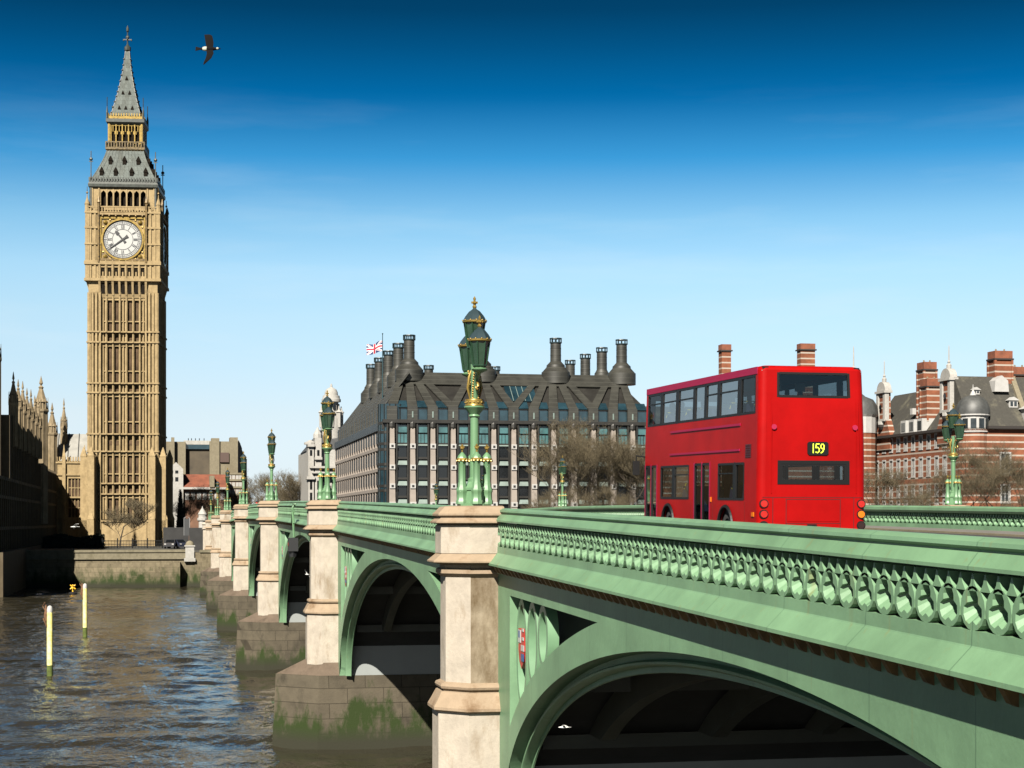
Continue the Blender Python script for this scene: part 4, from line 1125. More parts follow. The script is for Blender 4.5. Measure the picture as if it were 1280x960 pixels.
turret(-19.0, HY + 5, 20, 27.6, 33.2, .62).build('hall_turret', M_TURRET, hall, HO)

# ------------------------------------------------------------------ embankment
emb = thing('embankment_wall', 'low weed-stained stone river wall in front of the clock tower', 'river wall', (-7, YEMB, 0)); EO = org(emb)
m = MB(); m.loft([[(-19.2, YEMB - .9, -1), (6.9, YEMB - .9, -1), (6.9, YEMB + 1.4, -1), (-19.2, YEMB + 1.4, -1)], [(-19.2, YEMB, 4.2), (6.9, YEMB, 4.2), (6.9, YEMB + 1.4, 4.2), (-19.2, YEMB + 1.4, 4.2)]]); m.build('wall_face', M_EMB, emb, EO)
m = MB(); m.box(-19.2, 3.0, YEMB - .14, YEMB + 1.2, 4.2, 4.95); m.build('wall_parapet', stone_mat('pale_parapet_stone', (.36, .32, .22), (.18, .16, .09), .7), emb, EO)
m = MB(); m.box(-19.2, 3.0, YEMB - .3, YEMB + 1.3, 4.95, 5.3); m.box(5.0, 9.0, YEMB - .5, YEMB + .8, 4.9, 5.25); m.box(-19.2, 3.0, YEMB - .36, YEMB + .2, 3.95, 4.2); m.build('wall_coping', MATS['pale_parapet_stone'], emb, EO)
m = MB(); m.box(4.3, 9, YEMB - .3, YEMB + .6, 2.5, 4.9); m.build('wall_return', M_EMB, emb, EO)
# mooring stairs slanting down the wall
m = MB()
for k in range(14):
    x = 2.2 - k * .75; z = 3.7 - k * .27
    m.box(x - .75, x, YEMB - 2.6, YEMB - .35, -1, z)
m.build('river_steps', M_EMB, emb, EO)
gp = thing('gate_pillar', 'squat domed stone pillar at the end of the river wall', 'pillar', (3.6, YEMB, 4.0))
m = MB(); m.box(-.62, .62, -.62, .62, 0, 1.75); m.box(-.75, .75, -.75, .75, 1.75, 1.95); m.box(-.8, .8, -.8, .8, -.4, .1)
m.build('shaft', M_PORT, gp)
m = MB(); m.lathe([(.62, 1.95), (.6, 2.15), (.45, 2.42), (.2, 2.58), (.0, 2.62)], 12); m.build('dome_cap', M_CONC, gp, smooth=50)
# ------------------------------------------------------------------ office block with dark bronze roof and ventilation chimneys
OY = 298.5; OX0, OX1 = 37.6, 85.6; OYB = 385.0
off = thing('office_block', 'large office block with stone columns, dark bronze hipped roof and round chimneys', 'office building', (60, 340, 5)); OO = org(off)
ZG, ZE, ZK = 5.0, 27.0, 29.3                       # ground, eaves line, roof knee
ZR, SB = 36.2, 9.0                                 # ridge height and set-back
PX_P = [490.2, 515.9, 541.2, 566.7, 592.0, 617.3, 642.3, 667.5, 692.3, 717.3, 742.0, 766.8, 791.0]
pier_x = [WY(p, OY) for p in PX_P]
m = MB(); m.box(OX0 + .9, OX1 - .6, OY + 1.0, OYB - 1, ZG, ZE + .6); core = m.build('office_walls', M_BRONZE, off, OO)
FL = [(26.0, 24.0), (24.0, 20.6), (20.6, 17.0), (17.0, 13.8), (13.8, 10.6), (10.6, 7.4)]   # storeys, top to bottom
# front columns, flaring towards the foot, with stone brackets
for i, x in enumerate(pier_x):
    m = MB()
    m.loft([[(x - w, OY - d, z), (x + w, OY - d, z), (x + w, OY + 1.0, z), (x - w, OY + 1.0, z)] for z, w, d in ((ZG, .66, .9), (13, .52, .45), (19, .44, .25), (25.7, .38, .1))])
    col = m.build('facade_column', M_PINK, off, OO)
    for z in (22.6, 18.9, 15.6, 12.4):
        m = MB(); k = .47 if z > 15 else .56
        d = .1 + (25.7 - z) / 12.7 * .4
        m.box(x - k, x + k, OY - d - .16, OY - d + .1, z - .42, z + .42)
        m.build('stone_bracket', M_WHITE, col, OO)
    for z in (22.6, 18.9, 15.6, 12.4):
        m = MB(); d = .1 + (25.7 - z) / 12.7 * .4
        m.box(x - .2, x + .2, OY - d - .24, OY - d - .14, z - .18, z + .18)
        m.build('bracket_bolt', M_BLKIRON, col, OO)
    m = MB()
    for s_ in (-1, 1): m.box(x + s_ * .82 - .12, x + s_ * .82 + .12, OY + .1, OY + 1.1, ZG, ZE)
    m.lathe([(.5, 25.6), (.62, 26.0), (.62, 26.6), (.4, 27.0)], 8, (x, OY + .35, 0))
    m.build('column_frame', M_BRONZE, col, OO)
# bays: light shelf, glass and dark recess per storey
bays = [(a + b) / 2 for a, b in zip(pier_x, pier_x[1:])] + [pier_x[-1] + 1.8]
rg = random.Random(3)
gl0 = sh0 = None
for bi, x in enumerate(bays):
    for fi, (z1, z0) in enumerate(FL):
        w = .86
        m = MB()
        if fi == 0:
            m.box(x - w, x + w, OY + .62, OY + .95, 25.0, 26.3); m.box(x - w, x + w, OY + .42, OY + .95, 23.2, 24.7)
            o = m.build('bay_window', M_TEAL, core, OO)
            m = MB()
            for e in (-.30, .30): m.box(x + e - .04, x + e + .04, OY + .34, OY + .5, 23.2, 24.7)
            m.box(x - w - .1, x + w + .1, OY + .3, OY + .9, 22.95, 23.18)
            m.build('glazing_bar', M_BRONZE, o, OO)
        else:
            zt_ = z1 - .35
            m.loft([[(x - w, OY + .20, zt_ - .95), (x + w, OY + .20, zt_ - .95), (x + w, OY + .9, zt_ - .95), (x - w, OY + .9, zt_ - .95)], [(x - w, OY + .75, zt_), (x + w, OY + .75, zt_), (x + w, OY + .95, zt_), (x - w, OY + .95, zt_)]])
            o = m.build('light_shelf', M_SHELF, core, OO)
            m = MB()
            m.box(x - w, x + w, OY + .70, OY + .98, z0 + .1, zt_ - 1.0); m.build('bay_glass', M_DARKIN, o, OO)
            m = MB(); m.box(x - w - .02, x + w + .02, OY + .35, OY + .98, z0 - .28, z0 + .1)
            m.build('bay_sill', M_BRONZE, o, OO)
# side towards the bridge street: banded stone grid, sunlit
m = MB()
nb = 20; st = (OYB - OY - 4) / nb
for k in range(nb + 1):
    y = OY + 4 + k * st; m.box(OX0 - .12, OX0 + 1.0, y - .20, y + .20, ZG, 25.6)
side = m.build('side_columns', M_PINK, off, OO)
m = MB()
for z in (22.4, 18.6, 15.0, 11.6, 8.2): m.box(OX0 - .15, OX0 + .9, OY + 3.6, OYB, z - .30, z + .25)
m.build('side_stone_bands', M_PINK, off, OO)
m = MB()
for k in range(nb):
    for z0, z1 in ((22.9, 25.4), (19.1, 21.8), (15.5, 18.0), (12.1, 14.4), (8.7, 11.0)):
        y = OY + 4 + (k + .5) * st; m = MB(); m.box(OX0 - .03, OX0 + .95, y - 1.6, y + 1.6, z0 + .45, z1 - .15); m.build('side_oriel', M_BRONZE, off, OO)
m = MB(); m.box(OX0 + .62, OX0 + .9, OY + 4.5, OYB, ZG, 26); m.build('side_glazing', M_DARKIN, off, OO)
# rounded glass corner
m = MB()
m.lathe([(2.2, ZG), (2.2, 30.0)], 14, (OX0 + 1.5, OY + 2.6, 0))
cg = m.build('corner_bay', M_TEALDK, off, OO)
m = MB()
for z in (8, 11.6, 14.6, 15.4, 18.4, 19.2, 21.8, 22.8, 24.8, 26.4): m.lathe([(2.28, z), (2.28, z + .45)], 14, (OX0 + 1.5, OY + 2.6, 0))
for k in range(14):
    a = 2 * pi * k / 14; m.tube([(OX0 + 1.5 + 2.25 * cos(a), OY + 2.6 + 2.25 * sin(a), ZG), (OX0 + 1.5 + 2.25 * cos(a), OY + 2.6 + 2.25 * sin(a), 30)], .09, 4)
m.build('corner_frame', M_BRONZE, cg, OO)
# eaves band and attic windows
m = MB()
m.box(OX0 - .2, OX1, OY - .1, OY + 1.2, ZE - .35, ZE + .25); m.box(OX0 - .3, OX0 + 1.2, OY + 1, OYB, 25.6, ZE)
m.build('eaves_band', M_BRONZE, off, OO)
m = MB(); m.box(OX0 + .6, OX1 - .3, OY + .9, OY + 1.4, ZE + .25, ZK); m.box(OX0 + .8, OX0 + 1.4, OY + 2, OYB, ZE, ZK); m.build('attic_glazing', M_TEALDK, off, OO)
# roof: recessed bronze and glass between broad panelled ribs that fan out from the chimneys
def roof_pt(x, f, up=0.0):
    """front slope: f = 0 at the knee, 1 at the ridge"""
    return (x, OY + .5 + SB * f - up * .6, ZK + (ZR - ZK) * f + up * .8)
L_, R_ = OX0 + .3, OX1
RL, RR_ = L_ + 5.0, R_ - 4.0
m = MB()
A = [(L_, OY + .7, ZK - .05), (R_, OY + .7, ZK - .05), (R_, OYB, ZK - .05), (L_, OYB, ZK - .05)]
B = [(RL, OY + .7 + SB, ZR - .25), (RR_, OY + .7 + SB, ZR - .25), (RR_, OYB - 2, ZR - .25), (RL, OYB - 2, ZR - .25)]
m.loft([A, B]); roof = m.build('office_roof', M_BRONZE, off, OO)
CHX = [WY(511.5, OY + SB), WY(602.5, OY + SB), WY(694.6, OY + SB), WY(777.0, OY + SB)]
m = MB()
def strip(p0, p1, q0, q1, th=.24):
    """thick strip between foot edge p0-p1 and head edge q0-q1"""
    n = (Vector(p1) - Vector(p0)).cross(Vector(q0) - Vector(p0)).normalized()
    if n.z < 0: n = -n
    m.loft([[Vector(p0), Vector(p1), Vector(q1), Vector(q0)], [Vector(p) + n * th for p in (p0, p1, q1, q0)]])
feet = [pier_x[0] - 3.6] + pier_x + [pier_x[-1] + 3.6]
own = [0, 0, 0, 0, 0, 1, 1, 1, 2, 2, 2, 2, 3, 3, 3]
for x, c in zip(feet, own):
    cx = CHX[c]; hx = cx + (x - cx) * .26
    if x < L_ + .8 or x > R_ - .8: continue
    strip(roof_pt(x - .88, 0), roof_pt(x + .88, 0), roof_pt(hx - .62, .97), roof_pt(hx + .62, .97))
    m.box(x - .88, x + .88, OY + .15, OY + 1.3, ZE + .2, ZK + .3)
for x, c in ((pier_x[3], 1), (pier_x[6] , 2), (pier_x[10], 3), (pier_x[6] - .1, 1)):
    cx = CHX[c]; hx = cx + (x - cx) * .30
    strip(roof_pt(x - .8, 0), roof_pt(x + .8, 0), roof_pt(hx - .6, .97), roof_pt(hx + .6, .97), .22)
strip(roof_pt(L_ + 3.3, .66), roof_pt(RR_ + 1.5, .66), roof_pt(RL - .05, 1.0), roof_pt(RR_ + .5, 1.0), .20)
rr = m.build('roof_fan_ribs', M_ROOFBZ, roof, OO)
m = MB()
for x in pier_x[1:]:
    m.box(x - .12, x + .12, OY + .02, OY + .2, ZE + .6, ZE + 1.7)
m.build('rib_vent', M_SHELF, roof, OO)
# glass in the slope between chimneys two and three, and low in every bay
m = MB()
def pane(x0, x1, f0, f1, y_=.04):
    m.loft([[roof_pt(x0, f0, -.1), roof_pt(x1, f0, -.1), roof_pt(x1, f1, -.1), roof_pt(x0, f1, -.1)], [roof_pt(x0, f0, y_), roof_pt(x1, f0, y_), roof_pt(x1, f1, y_), roof_pt(x0, f1, y_)]])
for x in bays: pane(x - 1.0, x + 1.0, .02, .20); m.build('roof_glazing', M_TEALDK, roof, OO); m = MB()
gx0, gx1 = WY(634, OY + 3), WY(671, OY + 3); pane(gx0, gx1, .22, .64, .12)
sk = m.build('roof_glazing', M_TEALDK, roof, OO)
m = MB()
for k in range(1, 5):
    x = gx0 + (gx1 - gx0) * k / 5; m.tube([roof_pt(x, .22, .16), roof_pt(x, .64, .16)], .06, 4)
m.build('glazing_bars', M_SHELF, sk, OO)
# side slope ribs
m = MB()
for k in range(18):
    y = OY + 6 + k * 4.3
    p0 = (L_ - .1, y - .8, ZK); p1 = (L_ - .1, y + .8, ZK); q0 = (RL, y - .6, ZR - .2); q1 = (RL, y + .6, ZR - .2)
    strip(p0, p1, q0, q1, .24)
    m.box(L_ - .4, L_ + .8, y - .8, y + .8, ZE, ZK + .2)
m.build('side_roof_ribs', M_ROOFBZ, roof, OO)
def chimney(x, y, zt_=43.0, zb=35.2, k=1.0):
    c = MB()
    c.lathe([(2.75 * k, zb - .6), (2.75 * k, zb + 1.5), (2.6 * k, zb + 1.6), (1.8 * k, zb + 2.45), (1.75 * k, zb + 2.85), (1.6 * k, zb + 2.95), (1.0, zb + 3.5), (.98, zt_ - .9)], 20, (x, y, 0))
    for z in (zb + 4.6, zb + 5.8): c.lathe([(1.02, z), (1.02, z + .1)], 20, (x, y, 0))
    o = c.build('roof_chimney', M_ROOFBZ, off, OO, smooth=19)
    c = MB(); c.lathe([(1.12, zt_ - .95), (1.16, zt_ - .78), (.9, zt_ - .78)], 20, (x, y, 0)); c.lathe([(.9, zt_ - .15), (1.16, zt_ - .15), (1.12, zt_), (.5, zt_)], 20, (x, y, 0))
    for q in range(10): a = 2 * pi * q / 10; c.tube([(x + 1.05 * cos(a), y + 1.05 * sin(a), zt_ - .85), (x + 1.05 * cos(a), y + 1.05 * sin(a), zt_ - .1)], .09, 4)
    c.build('chimney_crown', mat('dark_teal_metal', (.05, .09, .10), .4), o, OO)
for cx in CHX: chimney(cx, OY + SB, k=.95)
for k in range(1, 5):                               # rows running back on either flank
    chimney(CHX[0], OY + SB + 14.6 * k, k=.8)
for px, tp in ((751, 435.7), (729.4, 444.3), (709.6, 452.4)):
    k_ = (px - 205.4) / (777 - 205.4); y = (OY + SB) / k_; chimney(CHX[3] * 1.0, y, k=.8 if px > 740 else .5)
for px in (535.8, 619): chimney(WY(px, 366), 366, k=.6)
# flagpole and flag
fx, fy = CHX[0] - 3.2, OY + 22
fp = thing('flagpole', 'slim dark flagpole standing on the roof of the office block', 'flagpole', (fx, fy, 31))
m = MB(); m.tube([(0, 0, -1), (0, 0, 13.5)], [.13, .07], 8); m.ball((0, 0, 13.55), .14, 8, 5); m.build('pole', mat('teal_grey_steel', (.07, .15, .17), .4, metal=.4), fp)
FW_, FH_ = 3.1, 1.9
nx, ny = 36, 24
m = MB(); 
ids = {}
for i in range(nx + 1):
    for j in range(ny + 1):
        u, v = i / nx, j / ny
        ids[i, j] = m.V((-.10 - u * FW_ * .93, .20 * sin(u * 7.5 + v * 1.2) * u - .1, 12.1 - (1 - v) * FH_ - .75 * u ** 1.1 + .12 * sin(u * 6 + 1) - .0 + .10 * v * sin(u * 9)))
def union(u, v):
    x, y = u * 60, v * 30
    if abs(x - 30) < 3 or abs(y - 15) < 3: return 1
    if abs(x - 30) < 5 or abs(y - 15) < 5: return 0
    for sg in (1, -1):
        d = ((y - 15) - sg * (x - 30) / 2) / 1.118
        if 0 < d * (1 if sg * (x - 30) > 0 else -1) * sg < 2 : return 1
        if abs(d) < 3: return 0
    return 2
for i in range(nx):
    for j in range(ny):
        m.cm = union((i + .5) / nx, (j + .5) / ny); m.F(ids[i, j], ids[i + 1, j], ids[i + 1, j + 1], ids[i, j + 1])
fl = m.build('flag', [mat('flag_white', (1.5, 1.5, 1.5), .8), mat('flag_red', (.85, .03, .09), .8), mat('flag_blue', (.03, .06, .25), .8)], None, (fx * 0, 0, 0))
fl.location = (fx, fy, 31)
tag(fl, 'red, white and blue crossed flag blowing left from the rooftop pole', 'flag')
md = fl.modifiers.new('thickness', 'SOLIDIFY'); md.thickness = .02

# ------------------------------------------------------------------ red brick building with white stone bands
def brick_building():
    B = thing('brick_building', 'ornate red brick building with white stone bands, steep slate roofs and a domed corner turret', 'building', (156, 330, 5)); BO_ = org(B)
    EX, EY = 153.0, 309.0                            # south-east corner
    zg, ze, zr = 5.0, 27.4, 38.2
    wins = []
    def wall_s(u, v, d): return (EX + d, EY + u, v)
    def wall_e(u, v, d): return (EX + u, EY + d, v)
    # south front (runs back from the corner), east front (runs right)
    hs, he = [], []
    SL, EL = 52.0, 70.0
    for k in range(13):
        u = 3.6 + k * 3.7
        for z0, z1, w in ((8.2, 10.4, .62), (11.4, 13.6, .62), (14.6, 16.8, .62), (18.8, 22.4, .72), (24.4, 27.0, .66)):
            hs.append((u - w, u + w, z0, z1))
    for k in range(12):
        u = 7.4 + k * 5.2
        for z0, z1, w in ((8.4, 11.4, .8), (13.2, 16.4, .8), (18.8, 22.6, .95)):
            he.append((u - w, u + w, z0, z1))
    m = MB(); m.holed(2.8, SL, zg, ze, hs, wall_s, .5); south = m.build('brick_wall', M_BRICK, B, BO_)
    m = MB(); m.holed(3.2, EL, zg, ze, he, wall_e, .5); east = m.build('brick_wall', M_BRICK, B, BO_)
    m = MB(); m.box(EX + .6, EX + EL, EY + .6, EY + SL, zg, ze - .2); m.build('inner_block', M_PLAINBRICK, B, BO_)
    def window(parent, place, h):
        u0, u1, z0, z1 = h; a = MB()
        for (p, q, r, s_) in ((u0, u0 + .13, z0, z1), (u1 - .13, u1, z0, z1), (u0 + .13, u1 - .13, z0, z0 + .15), (u0 + .13, u1 - .13, z1 - .13, z1), ((u0 + u1) / 2 - .05, (u0 + u1) / 2 + .05, z0 + .15, z1 - .13), (u0 + .13, (u0 + u1) / 2 - .05, (z0 + z1) / 2 - .05, (z0 + z1) / 2 + .05), ((u0 + u1) / 2 + .05, u1 - .13, (z0 + z1) / 2 - .05, (z0 + z1) / 2 + .05)):
            c = [place(x, z, d) for d in (.12, .24) for z in (r, s_) for x in (p, q)]
            xs = [t[0] for t in c]; ys = [t[1] for t in c]; a.box(min(xs), max(xs), min(ys), max(ys), r, s_)
        # stone surround and sill
        for (p, q, r, s_, d0) in ((u0 - .28, u0, z0 - .1, z1 + .3, -.06), (u1, u1 + .28, z0 - .1, z1 + .3, -.06), (u0, u1, z1, z1 + .34, -.08), (u0 - .3, u1 + .3, z0 - .28, z0 - .1, -.16), (u0, u1, z0 - .1, z0, -.05)):
            c = [place(x, z, d) for d in (d0, .1) for z in (r, s_) for x in (p, q)]
            xs = [t[0] for t in c]; ys = [t[1] for t in c]; a.box(min(xs), max(xs), min(ys), max(ys), r, s_)
        o = a.build('window', M_WHITE, parent, BO_)
        g = MB(); g.poly([place(u0, z0, .2), place(u1, z0, .2), place(u1, z1, .2), place(u0, z1, .2)])
        g.build('pane', mat('dark_sash_glass', (.04, .05, .055), .1, spec=.8, var=.5, vscale=.8), o, BO_)
    for h in hs: window(B, wall_s, h)
    for h in he: window(B, wall_e, h)
    m = MB(); m.box(EX - .9, EX + .2, EY + 3, EY + SL, ze, ze + .55); m.box(EX + 3.4, EX + EL, EY - .9, EY + .2, ze, ze + .55); m.build('eaves_gutter', M_GUTTER, B, BO_)
    # steep roofs
    m = MB()
    m.loft([[(EX + .2, EY + .2, ze + .5), (EX + .2, EY + 14, ze + .5), (EX + .2, EY + 7.5, zr)][::1], [(EX + EL, EY + .2, ze + .5), (EX + EL, EY + 14, ze + .5), (EX + EL, EY + 7.5, zr)]])
    roof = m.build('slate_roof', M_SLATE, B, BO_)
    m = MB()
    m.loft([[(EX + .2, EY + 7.6, ze + .5), (EX + 15, EY + 7.6, ze + .5), (EX + 7.5, EY + 7.6, zr - .6)], [(EX + .2, EY + SL, ze + .5), (EX + 15, EY + SL, ze + .5), (EX + 7.5, EY + SL, zr - .6)]])
    m.build('slate_roof', M_SLATE, B, BO_)
    # parapet ribs and dormers on the east slope
    for u in (12.5, 24.0):
        m = MB(); m.loft([[(EX + u - .5, EY - .2, ze + .5), (EX + u + .5, EY - .2, ze + .5), (EX + u + .5, EY + .8, ze + .5), (EX + u - .5, EY + .8, ze + .5)], [(EX + u - .5, EY + 6.9, zr + .1), (EX + u + .5, EY + 6.9, zr + .1), (EX + u + .5, EY + 7.9, zr + .1), (EX + u - .5, EY + 7.9, zr + .1)]])
        m.build('roof_coping', M_CONC, roof, BO_)
    def dormer_e(u, z, w, h, big):
        d = MB(); f = (z - ze) / (zr - ze); y = EY + .2 + 7.3 * f
        d.box(EX + u - w, EX + u + w, y - .35, y + 2.5, z, z + h)
        d.loft([[(EX + u - w * 1.35, y - .6, z + h), (EX + u + w * 1.35, y - .6, z + h), (EX + u, y - .6, z + h + w * .8)], [(EX + u - w * 1.35, y + 3.0, z + h), (EX + u + w * 1.35, y + 3.0, z + h), (EX + u, y + 3.0, z + h + w * .8)]])
        o = d.build('dormer', M_WHITE, B, BO_); d = MB()
        n = 2 if big else 1
        for s_ in (-1, 1): d.box(EX + u + s_ * w * .45 - w * .3, EX + u + s_ * w * .45 + w * .3, y - .42, y - .33, z + .3, z + h - .25)
        d.build('dormer_pane', MATS['dark_sash_glass'], o, BO_)
    for u, z, w, h, big in ((13.2, 28.4, 1.3, 3.0, True), (33, 28.4, 1.3, 3.0, True), (10.6, 31.8, .9, 1.4, False), (3.6, 34.4, .7, .9, False), (18.6, 34.6, .7, .9, False), (28, 31.8, .9, 1.4, False)): dormer_e(u, z, w, h, big)
    # south dormers with a white lead front
    for k in range(3):
        y = EY + 21.5 + k * 4.0; d = MB()
        d.box(EX - .6, EX + 4, y - 1.25, y + 1.25, ze + .4, ze + 3.2)
        o = d.build('dormer', M_WHITE, B, BO_); d = MB(); d.box(EX - .68, EX - .55, y - .85, y + .85, ze + .9, ze + 2.7); d.box(EX - .5, EX + .5, y - .8, y + .8, ze + 3.2, ze + 3.3); d.build('dormer_pane', MATS['dark_sash_glass'], o, BO_)
    for k in range(3):
        y = EY + 22.5 + k * 4.0; d = MB(); d.box(EX + 1.7, EX + 4, y - .6, y + .6, ze + 4.6, ze + 5.9); d.build('dormer', M_WHITE, B, BO_)
    # gables
    def gable(y, zt_, w):
        g = MB()
        g.loft([[(EX - .35, y - w, ze - 2.5), (EX - .35, y + w, ze - 2.5), (EX - .35, y + w, ze + .6), (EX - .35, y + w * .72, ze + 2.8), (EX - .35, y + w * .42, ze + 4.6), (EX - .35, y + w * .42, zt_ - 3.2), (EX - .35, y - w * .42, zt_ - 3.2), (EX - .35, y - w * .42, ze + 4.6), (EX - .35, y - w * .72, ze + 2.8), (EX - .35, y - w, ze + .6)],
                [(EX + .9, y - w, ze - 2.5), (EX + .9, y + w, ze - 2.5), (EX + .9, y + w, ze + .6), (EX + .9, y + w * .72, ze + 2.8), (EX + .9, y + w * .42, ze + 4.6), (EX + .9, y + w * .42, zt_ - 3.2), (EX + .9, y - w * .42, zt_ - 3.2), (EX + .9, y - w * .42, ze + 4.6), (EX + .9, y - w * .72, ze + 2.8), (EX + .9, y - w, ze + .6)]])
        go = g.build('gable', M_BRICK, B, BO_)
        g = MB(); h = w * .42
        for s_ in (-1, 1): g.box(EX - .7, EX + .3, y + s_ * h - .5, y + s_ * h + .5, ze + 3.9, zt_ - 3.0)
        g.box(EX - .95, EX + 1.0, y - h - .8, y + h + .8, zt_ - 3.2, zt_ - 2.7); g.box(EX - .8, EX + .3, y - h - .4, y + h + .4, ze + 3.7, ze + 4.2)
        g.loft([[(EX - .6, y + (h + .5) * cos(pi * q / 10), zt_ - 2.7 + 2.0 * sin(pi * q / 10)) for q in range(11)], [(EX + .9, y + (h + .5) * cos(pi * q / 10), zt_ - 2.7 + 2.0 * sin(pi * q / 10)) for q in range(11)]])
        g.lathe([(1.0, ze + 3.0), (1.05, ze + 3.7)], 8, (EX - .2, y, 0))
        g.lathe([(.5, zt_ - .8), (.55, zt_), (.22, zt_ + .3), (.35, zt_ + .6), (.14, zt_ + .9), (.10, zt_ + 3.6), (.02, zt_ + 4.0)], 8, (EX + .2, y, 0))
        g.build('gable_stonework', M_PORT, go, BO_)
        g = MB(); g.lathe([(.55, 0), (.55, .1)], 12); g.xf(lambda a, b_, c: (EX - .78 + c, y + a, zt_ - 6.2 + b_)); g.build('gable_window', M_DARKIN, go, BO_)
        g = MB(); g.lathe([(.45, ze + 1.9), (.9, ze + 2.5), (1.0, ze + 3.0)], 8, (EX - .35, y, 0)); g.build('gable_bracket', M_GUTTER, go, BO_)
    gable(318.6, 40.6, 4.2); gable(350, 40.4, 4.2)
    # corner turret
    m = MB(); m.lathe([(2.85, zg), (2.85, ze + .2)], 20, (EX + 1.7, EY + 2.2, 0)); tu = m.build('corner_turret', M_BRICK, B, BO_)
    m = MB(); m.lathe([(2.9, ze - .8), (3.1, ze - .6), (2.85, ze - .4), (2.85, ze + 2.3), (3.25, ze + 2.6), (3.25, ze + 2.9)], 20, (EX + 1.7, EY + 2.2, 0)); m.build('turret_drum', M_WHITE, tu, BO_)
    m = MB()
    for k in range(11):
        a = 2 * pi * (k + .5) / 11; c = (EX + 1.7 + 2.86 * cos(a), EY + 2.2 + 2.86 * sin(a)); t = (-sin(a), cos(a)); n = (cos(a), sin(a))
        m.loft([[(c[0] + t[0] * s_ * .55 + n[0] * d, c[1] + t[1] * s_ * .55 + n[1] * d, z) for s_, d in ((-1, -.1), (1, -.1), (1, .06), (-1, .06))] for z in (ze + .1, ze + 2.0)])
    m.build('turret_window', MATS['dark_sash_glass'], tu, BO_)
    m = MB(); m.lathe([(3.3, ze + 2.9), (3.3, ze + 3.5), (3.15, ze + 4.3), (2.7, ze + 5.4), (1.9, ze + 6.2), (.8, ze + 6.6), (.3, ze + 6.7)], 20, (EX + 1.7, EY + 2.2, 0)); m.build('turret_dome', M_LEAD, tu, BO_, smooth=50)
    m = MB(); m.lathe([(.75, ze + 6.4), (.5, ze + 7.0), (.12, ze + 7.7), (.04, ze + 8.8)], 10, (EX + 1.7, EY + 2.2, 0)); m.build('turret_finial', M_WHITE, tu, BO_)
    # chimney stacks
    def stack(x, y, w, d, z0, z1):
        c = MB(); c.box(x - w, x + w, y - d, y + d, z0, z1 - 1.3)
        for s_ in (-1, 1):
            for e in (-1, 1): c.box(x + s_ * w - .22, x + s_ * w + .22, y + e * d - .22, y + e * d + .22, z0, z1 - 1.5)
        o = c.build('chimney_stack', M_BRICK, B, BO_)
        c = MB(); c.box(x - w - .3, x + w + .3, y - d - .3, y + d + .3, z1 - 1.5, z1 - 1.2); c.build('stack_cornice', M_GUTTER, o, BO_)
        c = MB(); c.box(x - w - .1, x + w + .1, y - d - .1, y + d + .1, z1 - 1.2, z1 + .3); c.build('stack_top', M_PLAINBRICK, o, BO_)
        c = MB()
        for s_ in (-.5, .5): c.lathe([(.22, z1 + .3), (.18, z1 + .8)], 6, (x + s_ * w, y, 0))
        c.build('chimney_pot', M_CONC, o, BO_)
    def sx(px, y): return WY(px, y)
    stack(sx(1250, EY + 8), EY + 8, 1.8, 1.5, 33, 43.0); stack(sx(1273, EY + 12), EY + 12, 1.6, 1.2, 33, 40.3)
    stack(sx(1158.5, EY + 27), EY + 27, 1.35, 1.6, 31, 42.4); stack(sx(1163.5, EY + 22), EY + 22, 1.5, 1.6, 30, 38.5)
    m = MB(); x = sx(1246, EY + 5); m.loft([[(x - .9, EY + 4.2, 35.0), (x + 2.2, EY + 4.2, 35.0), (x + 2.0, EY + 4.2, 37.2), (x + .7, EY + 4.2, 38.2), (x - .7, EY + 4.2, 37.2)], [(x - .9, EY + 8, 35.0), (x + 2.2, EY + 8, 35.0), (x + 2.0, EY + 8, 37.2), (x + .7, EY + 8, 38.2), (x - .7, EY + 8, 37.2)]]); m.build('stack_base', M_WHITE, B, BO_)
    return B
brick = brick_building()
# second brick range behind the bus: only its chimneys, spire and a turret show
b2 = thing('brick_building', 'further brick range mostly hidden behind the bus, with banded chimneys showing above its roof', 'building', (118, 380, 5)); B2 = org(b2)
m = MB(); m.box(94, 152, 372, 420, 5, 27); m.build('brick_wall', M_BRICK, b2, B2)
m = MB(); m.loft([[(93.5, 371.5, 27), (93.5, 395, 27), (93.5, 383, 36)], [(152.5, 371.5, 27), (152.5, 395, 27), (152.5, 383, 36)]]); m.build('slate_roof', M_SLATE, b2, B2)
for px, py, w in ((906, 431, 1.1), (1007.5, 430, 1.75)):
    y = 376; x = WY(px, y); d = DEP(x, y); z1 = ZP(py, d)
    c = MB(); c.box(x - w, x + w, y - 1.2, y + 1.2, 30, z1 - 1.4); o = c.build('chimney_stack', M_BRICK, b2, B2)
    c = MB(); c.box(x - w - .3, x + w + .3, y - 1.5, y + 1.5, z1 - 1.6, z1 - 1.3); c.build('stack_cornice', M_GUTTER, o, B2)
    c = MB(); c.box(x - w - .05, x + w + .05, y - 1.25, y + 1.25, z1 - 1.3, z1); c.build('stack_top', M_PLAINBRICK, o, B2)
y = 374; x = WY(1067, y); c = MB(); zz = ZP(458, DEP(x, y)); c.lathe([(.9, 5), (.8, zz - 1.5), (.45, zz - 1), (.6, zz - .4), (.2, zz), (.12, zz + 4.2), (.03, zz + 4.8)], 8, (x, y, 0)); c.build('stone_spirelet', M_PORT, b2, B2)
y = 352; x = WY(1088, y); c = MB(); dd_ = DEP(x, y)
c.lathe([(3.6, 5), (3.6, ZP(518, dd_))], 16, (x - 2.6, y, 0)); tt_ = c.build('corner_turret', M_BRICK, b2, B2)
